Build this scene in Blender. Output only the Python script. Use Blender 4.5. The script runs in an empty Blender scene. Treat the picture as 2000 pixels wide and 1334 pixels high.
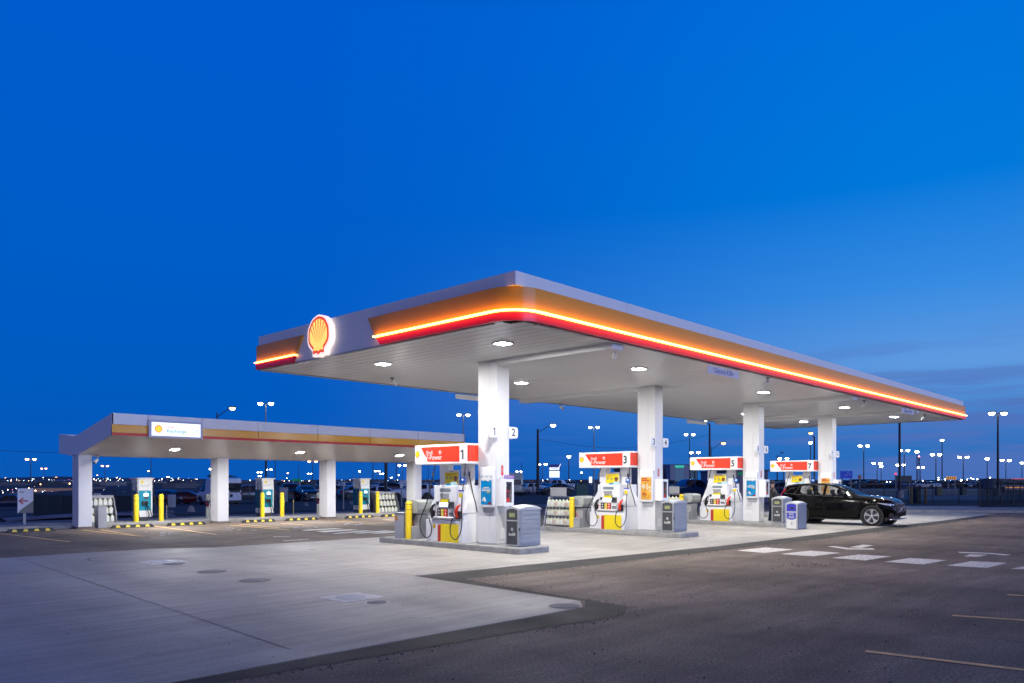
import bpy, math, random
from mathutils import Vector, Matrix
R = math.radians
random.seed(11)
SC = bpy.context.scene
COL = SC.collection

# ------------------------------------------------------------------ camera
F, CX, YH, CAMH = 1494.0, 1000.0, 939.0, 1.75
TU = math.atan(1412.0 / F)
fu, fv = math.cos(TU), math.sin(TU)
ru, rv = math.sin(TU), -math.cos(TU)
cam = bpy.data.objects.new('camera', bpy.data.cameras.new('camera'))
COL.objects.link(cam)
cam.data.sensor_width = 36.0
cam.data.lens = F / 2000 * 36
cam.data.shift_y = (YH - 667) / 2000
cam.data.clip_start = 0.1
cam.data.clip_end = 20000
cam.location = (0, 0, CAMH)
cam.rotation_euler = (R(90), 0, math.atan2(fv, fu) - R(90))
SC.camera = cam

# ------------------------------------------------------------------ world: dusk sky
W = bpy.data.worlds.new('World'); SC.world = W; W.use_nodes = True
wn, wl = W.node_tree.nodes, W.node_tree.links
wn.clear()
def WN(t, **k):
    n = wn.new(t)
    for a, b in k.items(): setattr(n, a, b)
    return n
def ramp(n, pts):
    cr = n.color_ramp
    while len(cr.elements) > 1: cr.elements.remove(cr.elements[-1])
    cr.elements[0].position = pts[0][0]; cr.elements[0].color = (*pts[0][1], 1)
    for p, c in pts[1:]:
        e = cr.elements.new(p); e.color = (*c, 1)
    return n
tc = WN('ShaderNodeTexCoord'); sep = WN('ShaderNodeSeparateXYZ')
wl.new(tc.outputs['Generated'], sep.inputs[0])
def wdot(dx, dy):
    d = WN('ShaderNodeVectorMath', operation='DOT_PRODUCT'); d.inputs[1].default_value = (dx, dy, 0)
    n2 = WN('ShaderNodeVectorMath', operation='MULTIPLY'); n2.inputs[1].default_value = (1, 1, 0)
    n3 = WN('ShaderNodeVectorMath', operation='NORMALIZE')
    wl.new(tc.outputs['Generated'], n2.inputs[0]); wl.new(n2.outputs[0], n3.inputs[0]); wl.new(n3.outputs[0], d.inputs[0])
    return d.outputs['Value']
az = wdot(0.40, -0.917)
rA = ramp(WN('ShaderNodeValToRGB'), [(0.0, (0.003, 0.098, 0.46)), (0.10, (0.0, 0.103, 0.52)), (0.22, (0.0, 0.107, 0.56)), (0.52, (0.0, 0.107, 0.62)), (0.66, (0.0, 0.06, 0.34)), (1.0, (0.01, 0.025, 0.12))])
rB = ramp(WN('ShaderNodeValToRGB'), [(0.0, (0.016, 0.140, 0.47)), (0.05, (0.030, 0.175, 0.54)), (0.09, (0.075, 0.25, 0.63)), (0.135, (0.115, 0.325, 0.745)), (0.22, (0.038, 0.26, 0.76)), (0.33, (0.0, 0.19, 0.71)), (0.52, (0.0, 0.160, 0.71)), (0.66, (0.0, 0.08, 0.36)), (1.0, (0.01, 0.025, 0.12))])
rC = ramp(WN('ShaderNodeValToRGB'), [(0.0, (0.95, 0.85, 1.0)), (0.15, (0.70, 0.72, 1.0)), (0.38, (0.20, 0.18, 0.35)), (0.7, (0.04, 0.04, 0.12)), (1.0, (0.01, 0.025, 0.12))])
rD = ramp(WN('ShaderNodeValToRGB'), [(0.0, (0.52, 0.56, 1.15)), (0.16, (0.34, 0.36, 0.85)), (0.34, (0.10, 0.07, 0.16)), (0.6, (0.05, 0.03, 0.08)), (1.0, (0.01, 0.025, 0.12))])
for r_ in (rA, rB, rC, rD): wl.new(sep.outputs['Z'], r_.inputs[0])
mr1 = WN('ShaderNodeMapRange', interpolation_type='SMOOTHSTEP'); mr1.inputs[1].default_value = -0.62; mr1.inputs[2].default_value = 0.22
mr2 = WN('ShaderNodeMapRange', interpolation_type='SMOOTHSTEP'); mr2.inputs[1].default_value = 0.22; mr2.inputs[2].default_value = 0.95
wl.new(az, mr1.inputs[0]); wl.new(az, mr2.inputs[0])
m1 = WN('ShaderNodeMix', data_type='RGBA'); m2 = WN('ShaderNodeMix', data_type='RGBA')
wl.new(mr1.outputs[0], m1.inputs[0]); wl.new(rA.outputs[0], m1.inputs[6]); wl.new(rB.outputs[0], m1.inputs[7])
mr3 = WN('ShaderNodeMapRange', interpolation_type='SMOOTHSTEP'); mr3.inputs[1].default_value = -0.05; mr3.inputs[2].default_value = 0.75
wl.new(wdot(-fu, -fv), mr3.inputs[0]); m1b = WN('ShaderNodeMix', data_type='RGBA')
wl.new(mr3.outputs[0], m1b.inputs[0]); wl.new(m1.outputs[2], m1b.inputs[6]); wl.new(rD.outputs[0], m1b.inputs[7])
wl.new(mr2.outputs[0], m2.inputs[0]); wl.new(m1b.outputs[2], m2.inputs[6]); wl.new(rC.outputs[0], m2.inputs[7])
# thin streaks of dusk cloud low in the sky
mp = WN('ShaderNodeMapping'); mp.inputs['Scale'].default_value = (2.2, 2.2, 26); mp.inputs['Rotation'].default_value = (R(2), R(-3), 0)
nz = WN('ShaderNodeTexNoise'); nz.inputs['Scale'].default_value = 1.6; nz.inputs['Detail'].default_value = 5; nz.inputs['Roughness'].default_value = 0.55
wl.new(tc.outputs['Generated'], mp.inputs[0]); wl.new(mp.outputs[0], nz.inputs['Vector'])
cr_ = ramp(WN('ShaderNodeValToRGB'), [(0.48, (0, 0, 0)), (0.60, (1, 1, 1))]); wl.new(nz.outputs[0], cr_.inputs[0])
lo = ramp(WN('ShaderNodeValToRGB'), [(0.0, (0.8, 0.8, 0.8)), (0.09, (0.75, 0.75, 0.75)), (0.19, (0, 0, 0))]); wl.new(sep.outputs['Z'], lo.inputs[0])
mA = WN('ShaderNodeMath', operation='MULTIPLY'); wl.new(cr_.outputs[0], mA.inputs[0]); wl.new(lo.outputs[0], mA.inputs[1])
mB = WN('ShaderNodeMath', operation='MULTIPLY'); wl.new(mA.outputs[0], mB.inputs[0]); wl.new(mr1.outputs[0], mB.inputs[1])
m3 = WN('ShaderNodeMix', data_type='RGBA'); wl.new(mB.outputs[0], m3.inputs[0]); wl.new(m2.outputs[2], m3.inputs[6]); m3.inputs[7].default_value = (0.085, 0.165, 0.49, 1)
bg = WN('ShaderNodeBackground'); out = WN('ShaderNodeOutputWorld')
wl.new(m3.outputs[2], bg.inputs[0]); bg.inputs[1].default_value = 1.0; wl.new(bg.outputs[0], out.inputs[0])

# afterglow of the set sun: one weak, very soft lamp from low behind-right
sl = bpy.data.lights.new('afterglow_sun', 'SUN'); so = bpy.data.objects.new('afterglow_sun', sl); COL.objects.link(so)
sl.energy = 2.3; sl.angle = R(50); sl.color = (0.26, 0.44, 1.0)
so.rotation_euler = Vector((-0.12, 1.0, -0.05)).to_track_quat('-Z', 'Y').to_euler()

SC.view_settings.view_transform = 'Standard'; SC.view_settings.look = 'None'
SC.view_settings.exposure = 0; SC.view_settings.gamma = 1
cy = SC.cycles
cy.use_denoising = True; cy.sample_clamp_indirect = 6; cy.sample_clamp_direct = 0
cy.max_bounces = 7; cy.diffuse_bounces = 4; cy.glossy_bounces = 4; cy.transmission_bounces = 5; cy.transparent_max_bounces = 12
cy.use_light_tree = True; cy.caustics_reflective = False; cy.caustics_refractive = False

# ------------------------------------------------------------------ materials
MATS = {}
def pbr(name, col, rough=0.5, metal=0.0, var=0.0, vscale=3.0, bump=0.0, bscale=40.0, coat=0.0, emit=None, estr=0.0, sample=True, spec=0.5, alpha=1.0, trans=0.0, stretch=None):
    if name in MATS: return MATS[name]
    m = bpy.data.materials.new(name); m.use_nodes = True
    n, l = m.node_tree.nodes, m.node_tree.links
    b = n['Principled BSDF']
    b.inputs['Base Color'].default_value = (*col, 1); b.inputs['Roughness'].default_value = rough; b.inputs['Metallic'].default_value = metal
    b.inputs['Coat Weight'].default_value = coat; b.inputs['Specular IOR Level'].default_value = spec
    b.inputs['Alpha'].default_value = alpha; b.inputs['Transmission Weight'].default_value = trans
    if coat: b.inputs['Coat Roughness'].default_value = 0.04
    if emit:
        b.inputs['Emission Color'].default_value = (*emit, 1); b.inputs['Emission Strength'].default_value = estr
        if not sample: m.cycles.emission_sampling = 'NONE'
    if var or bump:
        t = n.new('ShaderNodeTexCoord'); mp = n.new('ShaderNodeMapping')
        l.new(t.outputs['Object'], mp.inputs[0])
        if stretch: mp.inputs['Scale'].default_value = stretch
    if var:
        z = n.new('ShaderNodeTexNoise'); z.inputs['Scale'].default_value = vscale; z.inputs['Detail'].default_value = 6; z.inputs['Roughness'].default_value = 0.6
        l.new(mp.outputs[0], z.inputs['Vector'])
        r = n.new('ShaderNodeValToRGB'); r.color_ramp.elements[0].position = 0.3; r.color_ramp.elements[1].position = 0.7
        a = tuple(max(0, c * (1 - var)) for c in col); c2 = tuple(min(1, c * (1 + var)) for c in col)
        r.color_ramp.elements[0].color = (*a, 1); r.color_ramp.elements[1].color = (*c2, 1)
        l.new(z.outputs[0], r.inputs[0]); l.new(r.outputs[0], b.inputs['Base Color'])
        mr = n.new('ShaderNodeMapRange'); mr.inputs[3].default_value = max(0.02, rough - 0.08); mr.inputs[4].default_value = min(1, rough + 0.08)
        l.new(z.outputs[0], mr.inputs[0]); l.new(mr.outputs[0], b.inputs['Roughness'])
    if bump:
        z2 = n.new('ShaderNodeTexNoise'); z2.inputs['Scale'].default_value = bscale; z2.inputs['Detail'].default_value = 4
        l.new(mp.outputs[0], z2.inputs['Vector'])
        bp = n.new('ShaderNodeBump'); bp.inputs['Strength'].default_value = bump; bp.inputs['Distance'].default_value = 0.01
        l.new(z2.outputs[0], bp.inputs['Height']); l.new(bp.outputs[0], b.inputs['Normal'])
    MATS[name] = m
    return m

def ground_mat(name, base, streaks, speck, bump, streak_dir=(1, 1, 1), patches=0.25, rough=0.8, crack=0.0):
    """paving: large patches, directional streaks (object coordinates), fine aggregate, bump"""
    m = bpy.data.materials.new(name); m.use_nodes = True
    n, l = m.node_tree.nodes, m.node_tree.links; b = n['Principled BSDF']
    t = n.new('ShaderNodeTexCoord')
    def noise(scale, det, sc3=None, rgh=0.6, rot=0):
        mp = n.new('ShaderNodeMapping'); l.new(t.outputs['Object'], mp.inputs[0])
        if sc3: mp.inputs['Scale'].default_value = sc3
        mp.inputs['Rotation'].default_value = (0, 0, rot)
        z = n.new('ShaderNodeTexNoise'); z.inputs['Scale'].default_value = scale; z.inputs['Detail'].default_value = det; z.inputs['Roughness'].default_value = rgh
        l.new(mp.outputs[0], z.inputs['Vector']); return z.outputs[0]
    def rng(src, a, c, lo, hi):
        q = n.new('ShaderNodeMapRange'); q.inputs[1].default_value = a; q.inputs[2].default_value = c; q.inputs[3].default_value = lo; q.inputs[4].default_value = hi
        l.new(src, q.inputs[0]); return q.outputs[0]
    def mul(a, c):
        q = n.new('ShaderNodeMath'); q.operation = 'MULTIPLY'; l.new(a, q.inputs[0]); l.new(c, q.inputs[1]); return q.outputs[0]
    f = mul(rng(noise(0.22, 4), 0.3, 0.7, 1 - patches, 1 + patches), rng(noise(1.3, 6, streak_dir), 0.28, 0.72, 1 - streaks, 1 + streaks))
    f = mul(f, rng(noise(34, 3), 0.3, 0.7, 1 - speck, 1 + speck))
    f = mul(f, rng(noise(110, 2), 0.32, 0.68, 1 - speck * .8, 1 + speck * .8))
    st = noise(0.9, 7, None, 0.7)          # dark oil stains with a shape of their own
    f = mul(f, rng(st, 0.60, 0.72, 1.0, 0.72))
    f = mul(f, rng(noise(0.35, 5, (1.6, .22, 1), 0.5, .15), 0.35, 0.65, 1 - patches * .6, 1 + patches * .6))   # wheel paths
    vo = n.new('ShaderNodeTexVoronoi'); vo.feature = 'DISTANCE_TO_EDGE'; vo.inputs['Scale'].default_value = 0.16
    wp = n.new('ShaderNodeVectorMath'); wp.operation = 'ADD'; ws_ = n.new('ShaderNodeTexNoise'); ws_.inputs['Scale'].default_value = 1.2; ws_.inputs['Detail'].default_value = 6
    l.new(t.outputs['Object'], ws_.inputs['Vector']); l.new(ws_.outputs['Color'], wp.inputs[0]); l.new(t.outputs['Object'], wp.inputs[1]); l.new(wp.outputs[0], vo.inputs['Vector'])
    if crack: f = mul(f, rng(vo.outputs['Distance'], 0.0, 0.003, 1 - crack, 1.0))
    c = n.new('ShaderNodeVectorMath'); c.operation = 'SCALE'; c.inputs[0].default_value = base
    l.new(f, c.inputs['Scale']); l.new(c.outputs[0], b.inputs['Base Color'])
    l.new(rng(noise(0.8, 4), 0.3, 0.7, rough - .12, rough + .1), b.inputs['Roughness'])
    b.inputs['Specular IOR Level'].default_value = 0.4
    bp = n.new('ShaderNodeBump'); bp.inputs['Strength'].default_value = bump; bp.inputs['Distance'].default_value = 0.012
    l.new(noise(60, 5), bp.inputs['Height']); l.new(bp.outputs[0], b.inputs['Normal'])
    MATS[name] = m
    return m

concrete = ground_mat('concrete_pad', (0.345, 0.325, 0.300), 0.20, 0.14, 0.3, (0.30, 3.6, 1), 0.20, 0.62)
asphalt = ground_mat('asphalt', (0.160, 0.126, 0.103), 0.32, 0.62, 0.75, (0.45, 1.8, 1), 0.36, 0.85, 0.22)
asphalt_dark = ground_mat('asphalt_fresh', (0.030, 0.027, 0.026), 0.25, 0.6, 1.0, (1, 1, 1), 0.15, 0.8)
kerbc = pbr('kerb_concrete', (0.30, 0.295, 0.29), 0.8, var=0.22, vscale=5, bump=0.4, bscale=50)
walkc = pbr('walk_concrete', (0.36, 0.35, 0.34), 0.8, var=0.15, vscale=2, bump=0.3)
dirt = pbr('dirt', (0.055, 0.045, 0.04), 0.95, var=0.4, vscale=0.6, bump=0.8, bscale=8)
grass = pbr('dry_grass', (0.22, 0.20, 0.15), 0.95, var=0.4, vscale=0.5, bump=0.9, bscale=12)
white = pbr('white_panel', (0.85, 0.85, 0.85), 0.38, var=0.02, vscale=2)
whitec = pbr('white_column', (0.72, 0.72, 0.73), 0.42, var=0.025, vscale=1.5)
soffm = pbr('soffit_metal', (0.80, 0.80, 0.80), 0.30, var=0.05, vscale=0.4, stretch=(1, 0.2, 1))
gmet = pbr('grey_metal', (0.42, 0.43, 0.44), 0.45, metal=0.3, var=0.05)
orange = pbr('orange_panel', (0.74, 0.31, 0.02), 0.42, var=0.03, vscale=0.8, spec=0.25, coat=0.35)
redp = pbr('red_panel', (0.66, 0.004, 0.022), 0.30, var=0.03)
orange2 = pbr('orange_panel_gloss', (0.95, 0.42, 0.008), 0.16, var=0.05, vscale=0.6)
red2 = pbr('red_panel_dark', (0.70, 0.012, 0.012), 0.3, var=0.04)
yellow = pbr('bollard_yellow', (0.88, 0.64, 0.012), 0.35, var=0.05)
pyel = pbr('pump_yellow', (0.80, 0.62, 0.01), 0.4, var=0.02)
pred = pbr('pump_red', (0.80, 0.05, 0.015), 0.4, var=0.02)
dred = pbr('stripe_red', (0.50, 0.04, 0.02), 0.4, var=0.02)
black = pbr('black_rubber', (0.018, 0.018, 0.02), 0.45, var=0.1)
dgrey = pbr('dark_grey_plastic', (0.055, 0.058, 0.065), 0.5, var=0.08)
lgrey = pbr('grey_plastic', (0.33, 0.34, 0.36), 0.55, var=0.08, bump=0.1)
mgrey = pbr('bin_side_grey', (0.30, 0.325, 0.36), 0.55, var=0.07, bump=0.1)
chrome = pbr('bright_metal', (0.6, 0.6, 0.62), 0.25, metal=0.9, var=0.03)
polem = pbr('dark_pole', (0.035, 0.032, 0.035), 0.6, var=0.15)
polel = pbr('light_pole', (0.28, 0.28, 0.28), 0.5, metal=0.3, var=0.1)
teal = pbr('teal_panel', (0.0, 0.24, 0.34), 0.35, var=0.03)
tblue = pbr('deep_teal_panel', (0.006, 0.10, 0.17), 0.35, var=0.03)
blue = pbr('blue_panel', (0.03, 0.035, 0.42), 0.4, var=0.02)
sky_poster = pbr('poster_blue', (0.0, 0.22, 0.50), 0.3, var=0.12, vscale=9)
snum = pbr('number_ink', (0.05, 0.055, 0.05), 0.5, var=0.02)
cream = pbr('jug_plastic', (0.66, 0.68, 0.52), 0.45, var=0.08)
labelw = pbr('label_white', (0.72, 0.72, 0.70), 0.5, var=0.03)
pinkl = pbr('label_pink', (0.60, 0.42, 0.38), 0.5, var=0.1)
roadw = pbr('road_paint_white', (0.70, 0.68, 0.64), 0.75, var=0.38, vscale=11, bump=0.3)
roady = pbr('road_paint_yellow', (0.74, 0.46, 0.20), 0.75, var=0.3, vscale=5, bump=0.3)
roadb = pbr('road_paint_pale', (0.33, 0.36, 0.44), 0.8, var=0.45, vscale=4)
lamp_w = pbr('canopy_lens', (1, 1, 1), 0.5, emit=(1.0, 0.98, 0.93), estr=1000)
lamp_l = pbr('charging_canopy_lens', (1, 1, 1), 0.5, emit=(1.0, 0.975, 0.92), estr=1300)
led = pbr('led_strip', (1, 1, 1), 0.5, emit=(1.0, 0.43, 0.065), estr=10.5)
signw = pbr('lit_sign_white', (0.9, 0.9, 0.9), 0.4, emit=(0.85, 0.95, 1.0), estr=1.1)
sh_y = pbr('lit_emblem_yellow', (0.9, 0.7, 0.1), 0.4, emit=(1.0, 0.74, 0.17), estr=0.95)
sh_r = pbr('lit_emblem_red', (0.8, 0.05, 0.01), 0.4, emit=(0.90, 0.09, 0.025), estr=0.75)
sh_w = pbr('lit_emblem_rim', (0.9, 0.9, 0.9), 0.4, emit=(1.0, 0.78, 0.68), estr=0.95)
far_w = pbr('far_lamp_white', (1, 1, 1), 0.5, emit=(1.0, 0.98, 0.82), estr=14, sample=False)
far_o = pbr('far_lamp_orange', (1, 1, 1), 0.5, emit=(1.0, 0.66, 0.34), estr=14, sample=False)
screen = pbr('lit_screen', (1, 1, 1), 0.3, emit=(0.9, 0.95, 1.0), estr=1.5, sample=False)

# ------------------------------------------------------------------ mesh helpers
class MB:
    def __init__(s): s.v = []; s.f = []; s.m = []
    def face(s, pts, mi=0):
        b = len(s.v); s.v += [tuple(p) for p in pts]; s.f.append(tuple(range(b, b + len(pts)))); s.m.append(mi); return s
    def mesh(s, vs, fs, mi=0):
        b = len(s.v); s.v += [tuple(p) for p in vs]
        for f in fs: s.f.append(tuple(b + i for i in f)); s.m.append(mi)
        return s
    def box(s, x0, x1, y0, y1, z0, z1, mi=0):
        vs = [(x, y, z) for z in (z0, z1) for y in (y0, y1) for x in (x0, x1)]
        return s.mesh(vs, [(0, 2, 3, 1), (4, 5, 7, 6), (0, 1, 5, 4), (2, 6, 7, 3), (0, 4, 6, 2), (1, 3, 7, 5)], mi)
    def prism(s, pts, fn, a, b, mi=0):
        """pts: 2-D outline; fn(p, t) -> 3-D; extruded from t=a to t=b"""
        n = len(pts); vs = [fn(p, a) for p in pts] + [fn(p, b) for p in pts]
        fs = [tuple(range(n))[::-1], tuple(range(n, 2 * n))] + [(i, (i + 1) % n, n + (i + 1) % n, n + i) for i in range(n)]
        return s.mesh(vs, fs, mi)
    def ring(s, c, axis, r, n):
        a = Vector(axis).normalized(); t = a.orthogonal().normalized(); q = a.cross(t)
        return [Vector(c) + t * (r * math.cos(2 * math.pi * k / n)) + q * (r * math.sin(2 * math.pi * k / n)) for k in range(n)]
    def cyl(s, p0, p1, r, n=12, r2=None, mi=0, cap=True):
        p0, p1 = Vector(p0), Vector(p1); ax = p1 - p0
        vs = s.ring(p0, ax, r, n) + s.ring(p1, ax, r if r2 is None else r2, n)
        fs = [(i, (i + 1) % n, n + (i + 1) % n, n + i) for i in range(n)]
        if cap: fs += [tuple(range(n))[::-1], tuple(range(n, 2 * n))]
        return s.mesh(vs, fs, mi)
    def lathe(s, prof, c, axis=(0, 0, 1), n=20, mi=0, cap=True):
        """prof: [(r, h)] along axis from c"""
        a = Vector(axis).normalized(); t = a.orthogonal().normalized(); q = a.cross(t); c = Vector(c); vs = []
        for r, h in prof:
            for k in range(n):
                an = 2 * math.pi * k / n
                vs.append(c + a * h + t * (r * math.cos(an)) + q * (r * math.sin(an)))
        fs = []
        for j in range(len(prof) - 1):
            for k in range(n): fs.append((j * n + k, j * n + (k + 1) % n, (j + 1) * n + (k + 1) % n, (j + 1) * n + k))
        if cap: fs += [tuple(range(n))[::-1], tuple((len(prof) - 1) * n + k for k in range(n))]
        return s.mesh(vs, fs, mi)
    def tube(s, pts, r, n=8, mi=0):
        pts = [Vector(p) for p in pts]; vs = []; up = None
        for i, p in enumerate(pts):
            d = (pts[min(i + 1, len(pts) - 1)] - pts[max(i - 1, 0)]).normalized()
            if up is None: t = d.orthogonal().normalized()
            else:
                t = (up - d * up.dot(d))
                t = t.normalized() if t.length > 1e-6 else d.orthogonal().normalized()
            up = t; q = d.cross(t)
            rr = r[i] if isinstance(r, (list, tuple)) else r
            for k in range(n):
                an = 2 * math.pi * k / n; vs.append(p + t * (rr * math.cos(an)) + q * (rr * math.sin(an)))
        fs = []
        for j in range(len(pts) - 1):
            for k in range(n): fs.append((j * n + k, j * n + (k + 1) % n, (j + 1) * n + (k + 1) % n, (j + 1) * n + k))
        fs += [tuple(range(n))[::-1], tuple((len(pts) - 1) * n + k for k in range(n))]
        return s.mesh(vs, fs, mi)
    def build(s, name, mats, parent=None, smooth=None, bevel=0.0, seg=2):
        me = bpy.data.meshes.new(name); me.from_pydata([tuple(v) for v in s.v], [], s.f)
        if not isinstance(mats, (list, tuple)): mats = [mats]
        for m in mats: me.materials.append(m)
        me.polygons.foreach_set('material_index', s.m)
        if smooth:
            me.polygons.foreach_set('use_smooth', [True] * len(s.f))
            me.update(); me.set_sharp_from_angle(angle=R(smooth))
        me.update()
        o = bpy.data.objects.new(name, me); COL.objects.link(o)
        if parent: o.parent = parent
        if bevel:
            b = o.modifiers.new('bevel', 'BEVEL'); b.width = bevel; b.segments = seg; b.limit_method = 'ANGLE'; b.angle_limit = R(35)
        return o
def spline(pts, n=8):
    P = [Vector(p) for p in pts]; P = [P[0] * 2 - P[1]] + P + [P[-1] * 2 - P[-2]]; o = []
    for i in range(1, len(P) - 2):
        for k in range(n):
            t = k / n; a, b, c, d = P[i - 1], P[i], P[i + 1], P[i + 2]
            o.append(0.5 * ((2 * b) + (c - a) * t + (2 * a - 5 * b + 4 * c - d) * t * t + (3 * b - a - 3 * c + d) * t ** 3))
    o.append(P[-2]); return o
# frames: (right, up, normal) as seen by somebody facing the surface
FU = (Vector((0, -1, 0)), Vector((0, 0, 1)), Vector((-1, 0, 0)))     # surface that looks towards -u
FV = (Vector((1, 0, 0)), Vector((0, 0, 1)), Vector((0, -1, 0)))      # surface that looks towards -v
FZ = (Vector((1, 0, 0)), Vector((0, 1, 0)), Vector((0, 0, 1)))
def fmap(fr, o):
    r_, u_, n_ = fr; o = Vector(o)
    return lambda p, t: o + r_ * p[0] + u_ * p[1] + n_ * t
def plate(mb, pts, fr, o, t0=0.0, t1=0.003, mi=0):
    return mb.prism(pts, fmap(fr, o), t0, t1, mi)
def rect(x0, x1, y0, y1): return [(x0, y0), (x1, y0), (x1, y1), (x0, y1)]
def rrect(x0, x1, y0, y1, r, n=5):
    o = []
    for cx, cy_, a0 in ((x1 - r, y0 + r, -90), (x1 - r, y1 - r, 0), (x0 + r, y1 - r, 90), (x0 + r, y0 + r, 180)):
        for k in range(n + 1):
            a = R(a0 + 90 * k / n); o.append((cx + r * math.cos(a), cy_ + r * math.sin(a)))
    return o
def circ(cx, cy_, r, n=16): return [(cx + r * math.cos(2 * math.pi * k / n), cy_ + r * math.sin(2 * math.pi * k / n)) for k in range(n)]
_tc = {}
def textverts(s, size, bold):
    k = (s, size, bold)
    if k in _tc: return _tc[k]
    cu = bpy.data.curves.new('t', 'FONT'); cu.body = s; cu.size = size; cu.offset = bold * size; cu.align_x = 'CENTER'; cu.align_y = 'CENTER'; cu.resolution_u = 3
    o = bpy.data.objects.new('t', cu); COL.objects.link(o)
    bpy.context.view_layer.update()
    me = bpy.data.meshes.new_from_object(o.evaluated_get(bpy.context.evaluated_depsgraph_get()))
    vs = [tuple(v.co) for v in me.vertices]; fs = [tuple(p.vertices) for p in me.polygons]
    bpy.data.objects.remove(o); bpy.data.curves.remove(cu); bpy.data.meshes.remove(me)
    _tc[k] = (vs, fs); return vs, fs
def text(mb, s, size, fr, o, t=0.004, bold=0.012, mi=0, wide=1.0):
    if s == '1':
        m = fmap(fr, o); h = size * .36; w = size * .075
        return plate(mb, [(-w * .2, -h), (w * 1.6, -h), (w * 1.6, h), (0, h), (-w * 2.6, h * .72), (-w * 2.6, h * .45), (-w * .2, h * .62)], fr, o, 0, t)
    vs, fs = textverts(s, size, bold); m = fmap(fr, o)
    return mb.mesh([m((v[0] * wide, v[1]), t) for v in vs], fs, mi)

def pecten(k=1.0, dy=0.0, n=40, scal=0.012):
    o = []
    for i in range(n + 1):
        a = R(-30 + 240 * i / n); rr = 0.5 + scal * abs(math.sin(i / n * math.pi * 7.0))
        o.append((rr * math.cos(a), rr * math.sin(a) + 0.02))
    o += [(-0.27, -0.36), (-0.27, -0.49), (-0.1, -0.47), (0, -0.52), (0.1, -0.47), (0.27, -0.49), (0.27, -0.36)]
    return [(x * k, y * k + dy * k) for x, y in o]
def pecten_rays(k=1.0):
    rs = []
    for a in (28, 49, 70, 90, 110, 131, 152):
        c, s_ = math.cos(R(a)), math.sin(R(a)); bx, by = c * 0.10, -0.26 + s_ * 0.06
        ex, ey = c * 0.45, s_ * 0.45 + 0.02; px, py = -s_, c; w = 0.022
        rs.append([(bx * k, by * k), ((ex - px * -w) * k, (ey - py * -w) * k), ((ex - px * w) * k, (ey - py * w) * k)])
    return rs

# ------------------------------------------------------------------ things and labels
def thing(name, label, cat, loc=(0, 0, 0), rz=0.0, group=None):
    o = bpy.data.objects.new(name, None); COL.objects.link(o); o.empty_display_size = 0.3
    o.location = loc; o.rotation_euler = (0, 0, rz); tag(o, label, cat, group); return o
def tag(o, label, cat, group=None):
    o['label'] = label; o['category'] = cat
    if group: o['group'] = group
    return o
def struct(o): o['kind'] = 'structure'; return o
def copy_tree(o, loc=None, label=None, group=None, rz=None):
    def rec(a, par):
        c = a.copy(); COL.objects.link(c)
        if par: c.parent = par
        for ch in a.children: rec(ch, c)
        return c
    c = rec(o, None)
    if loc is not None: c.location = loc
    if label: c['label'] = label
    if group: c['group'] = group
    if rz is not None: c.rotation_euler = (0, 0, rz)
    return c

# ------------------------------------------------------------------ where a photo point stands in the place
def zg(u, v):
    """terrain: the lots beyond the charging canopy fall away gently to the left"""
    k = min(1, max(0, (60 - u) / 40.0)); d = max(0.0, v - 39)
    return -0.034 * k * d * d / (d + 3) if d < 110 else -0.034 * k * 107
def onz(x, y, z=0.0):
    d = F * (z - CAMH) / (YH - y); l = (x - CX) / F * d
    return Vector((d * fu + l * ru, d * fv + l * rv, z))
def gnd(x, y):
    z = 0.0
    for _ in range(12):
        p = onz(x, y, z); z = 0.5 * z + 0.5 * zg(p.x, p.y)
    p = onz(x, y, z); return p
def atd(x, d, z=0.0):
    l = (x - CX) / F * d; return Vector((d * fu + l * ru, d * fv + l * rv, z))
def onv(x, y, V):
    t = (x - CX) / F; d = V / (fv + t * rv); return (d * (fu + t * ru), CAMH + (YH - y) * d / F)
def onu(x, y, U):
    t = (x - CX) / F; d = U / (fu + t * ru); return (d * (fv + t * rv), CAMH + (YH - y) * d / F)
# ================================================================== GROUND
def sheet(name, pts, m, z=0.0, kind='structure'):
    mb = MB(); mb.face([(p[0], p[1], z) for p in pts]); o = mb.build(name, m); o['kind'] = kind; return o
def terrain():
    mb = MB(); xs = [-3000, -1200, -400, -120, -40] + [-20 + 5 * i for i in range(40)] + [200, 260, 400, 900, 2500, 6000]
    ys = [-3000, -1000, -200, -40, 0, 20, 34] + [36 + 1.5 * i for i in range(50)] + [115 + 4 * i for i in range(14)] + [220, 400, 900, 2500, 6000]
    vs = [(x, y, zg(x, y)) for y in ys for x in xs]; n = len(xs)
    fs = [(j * n + i, j * n + i + 1, (j + 1) * n + i + 1, (j + 1) * n + i) for j in range(len(ys) - 1) for i in range(n - 1)]
    near, far = [], []
    for f in fs:
        cx_ = sum(vs[i][0] for i in f) / 4; cy_ = sum(vs[i][1] for i in f) / 4; (far if (cy_ > 37 or cx_ > 57) else near).append(f)
    for nm_, ff, m in (('asphalt_ground', near, asphalt), ('outlying_ground', far, pbr('far_lot', (.030, .032, .045), .9, var=.35, vscale=.15))):
        b_ = MB(); b_.mesh(vs, ff); struct(b_.build(nm_, m, smooth=60))
terrain()

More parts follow.
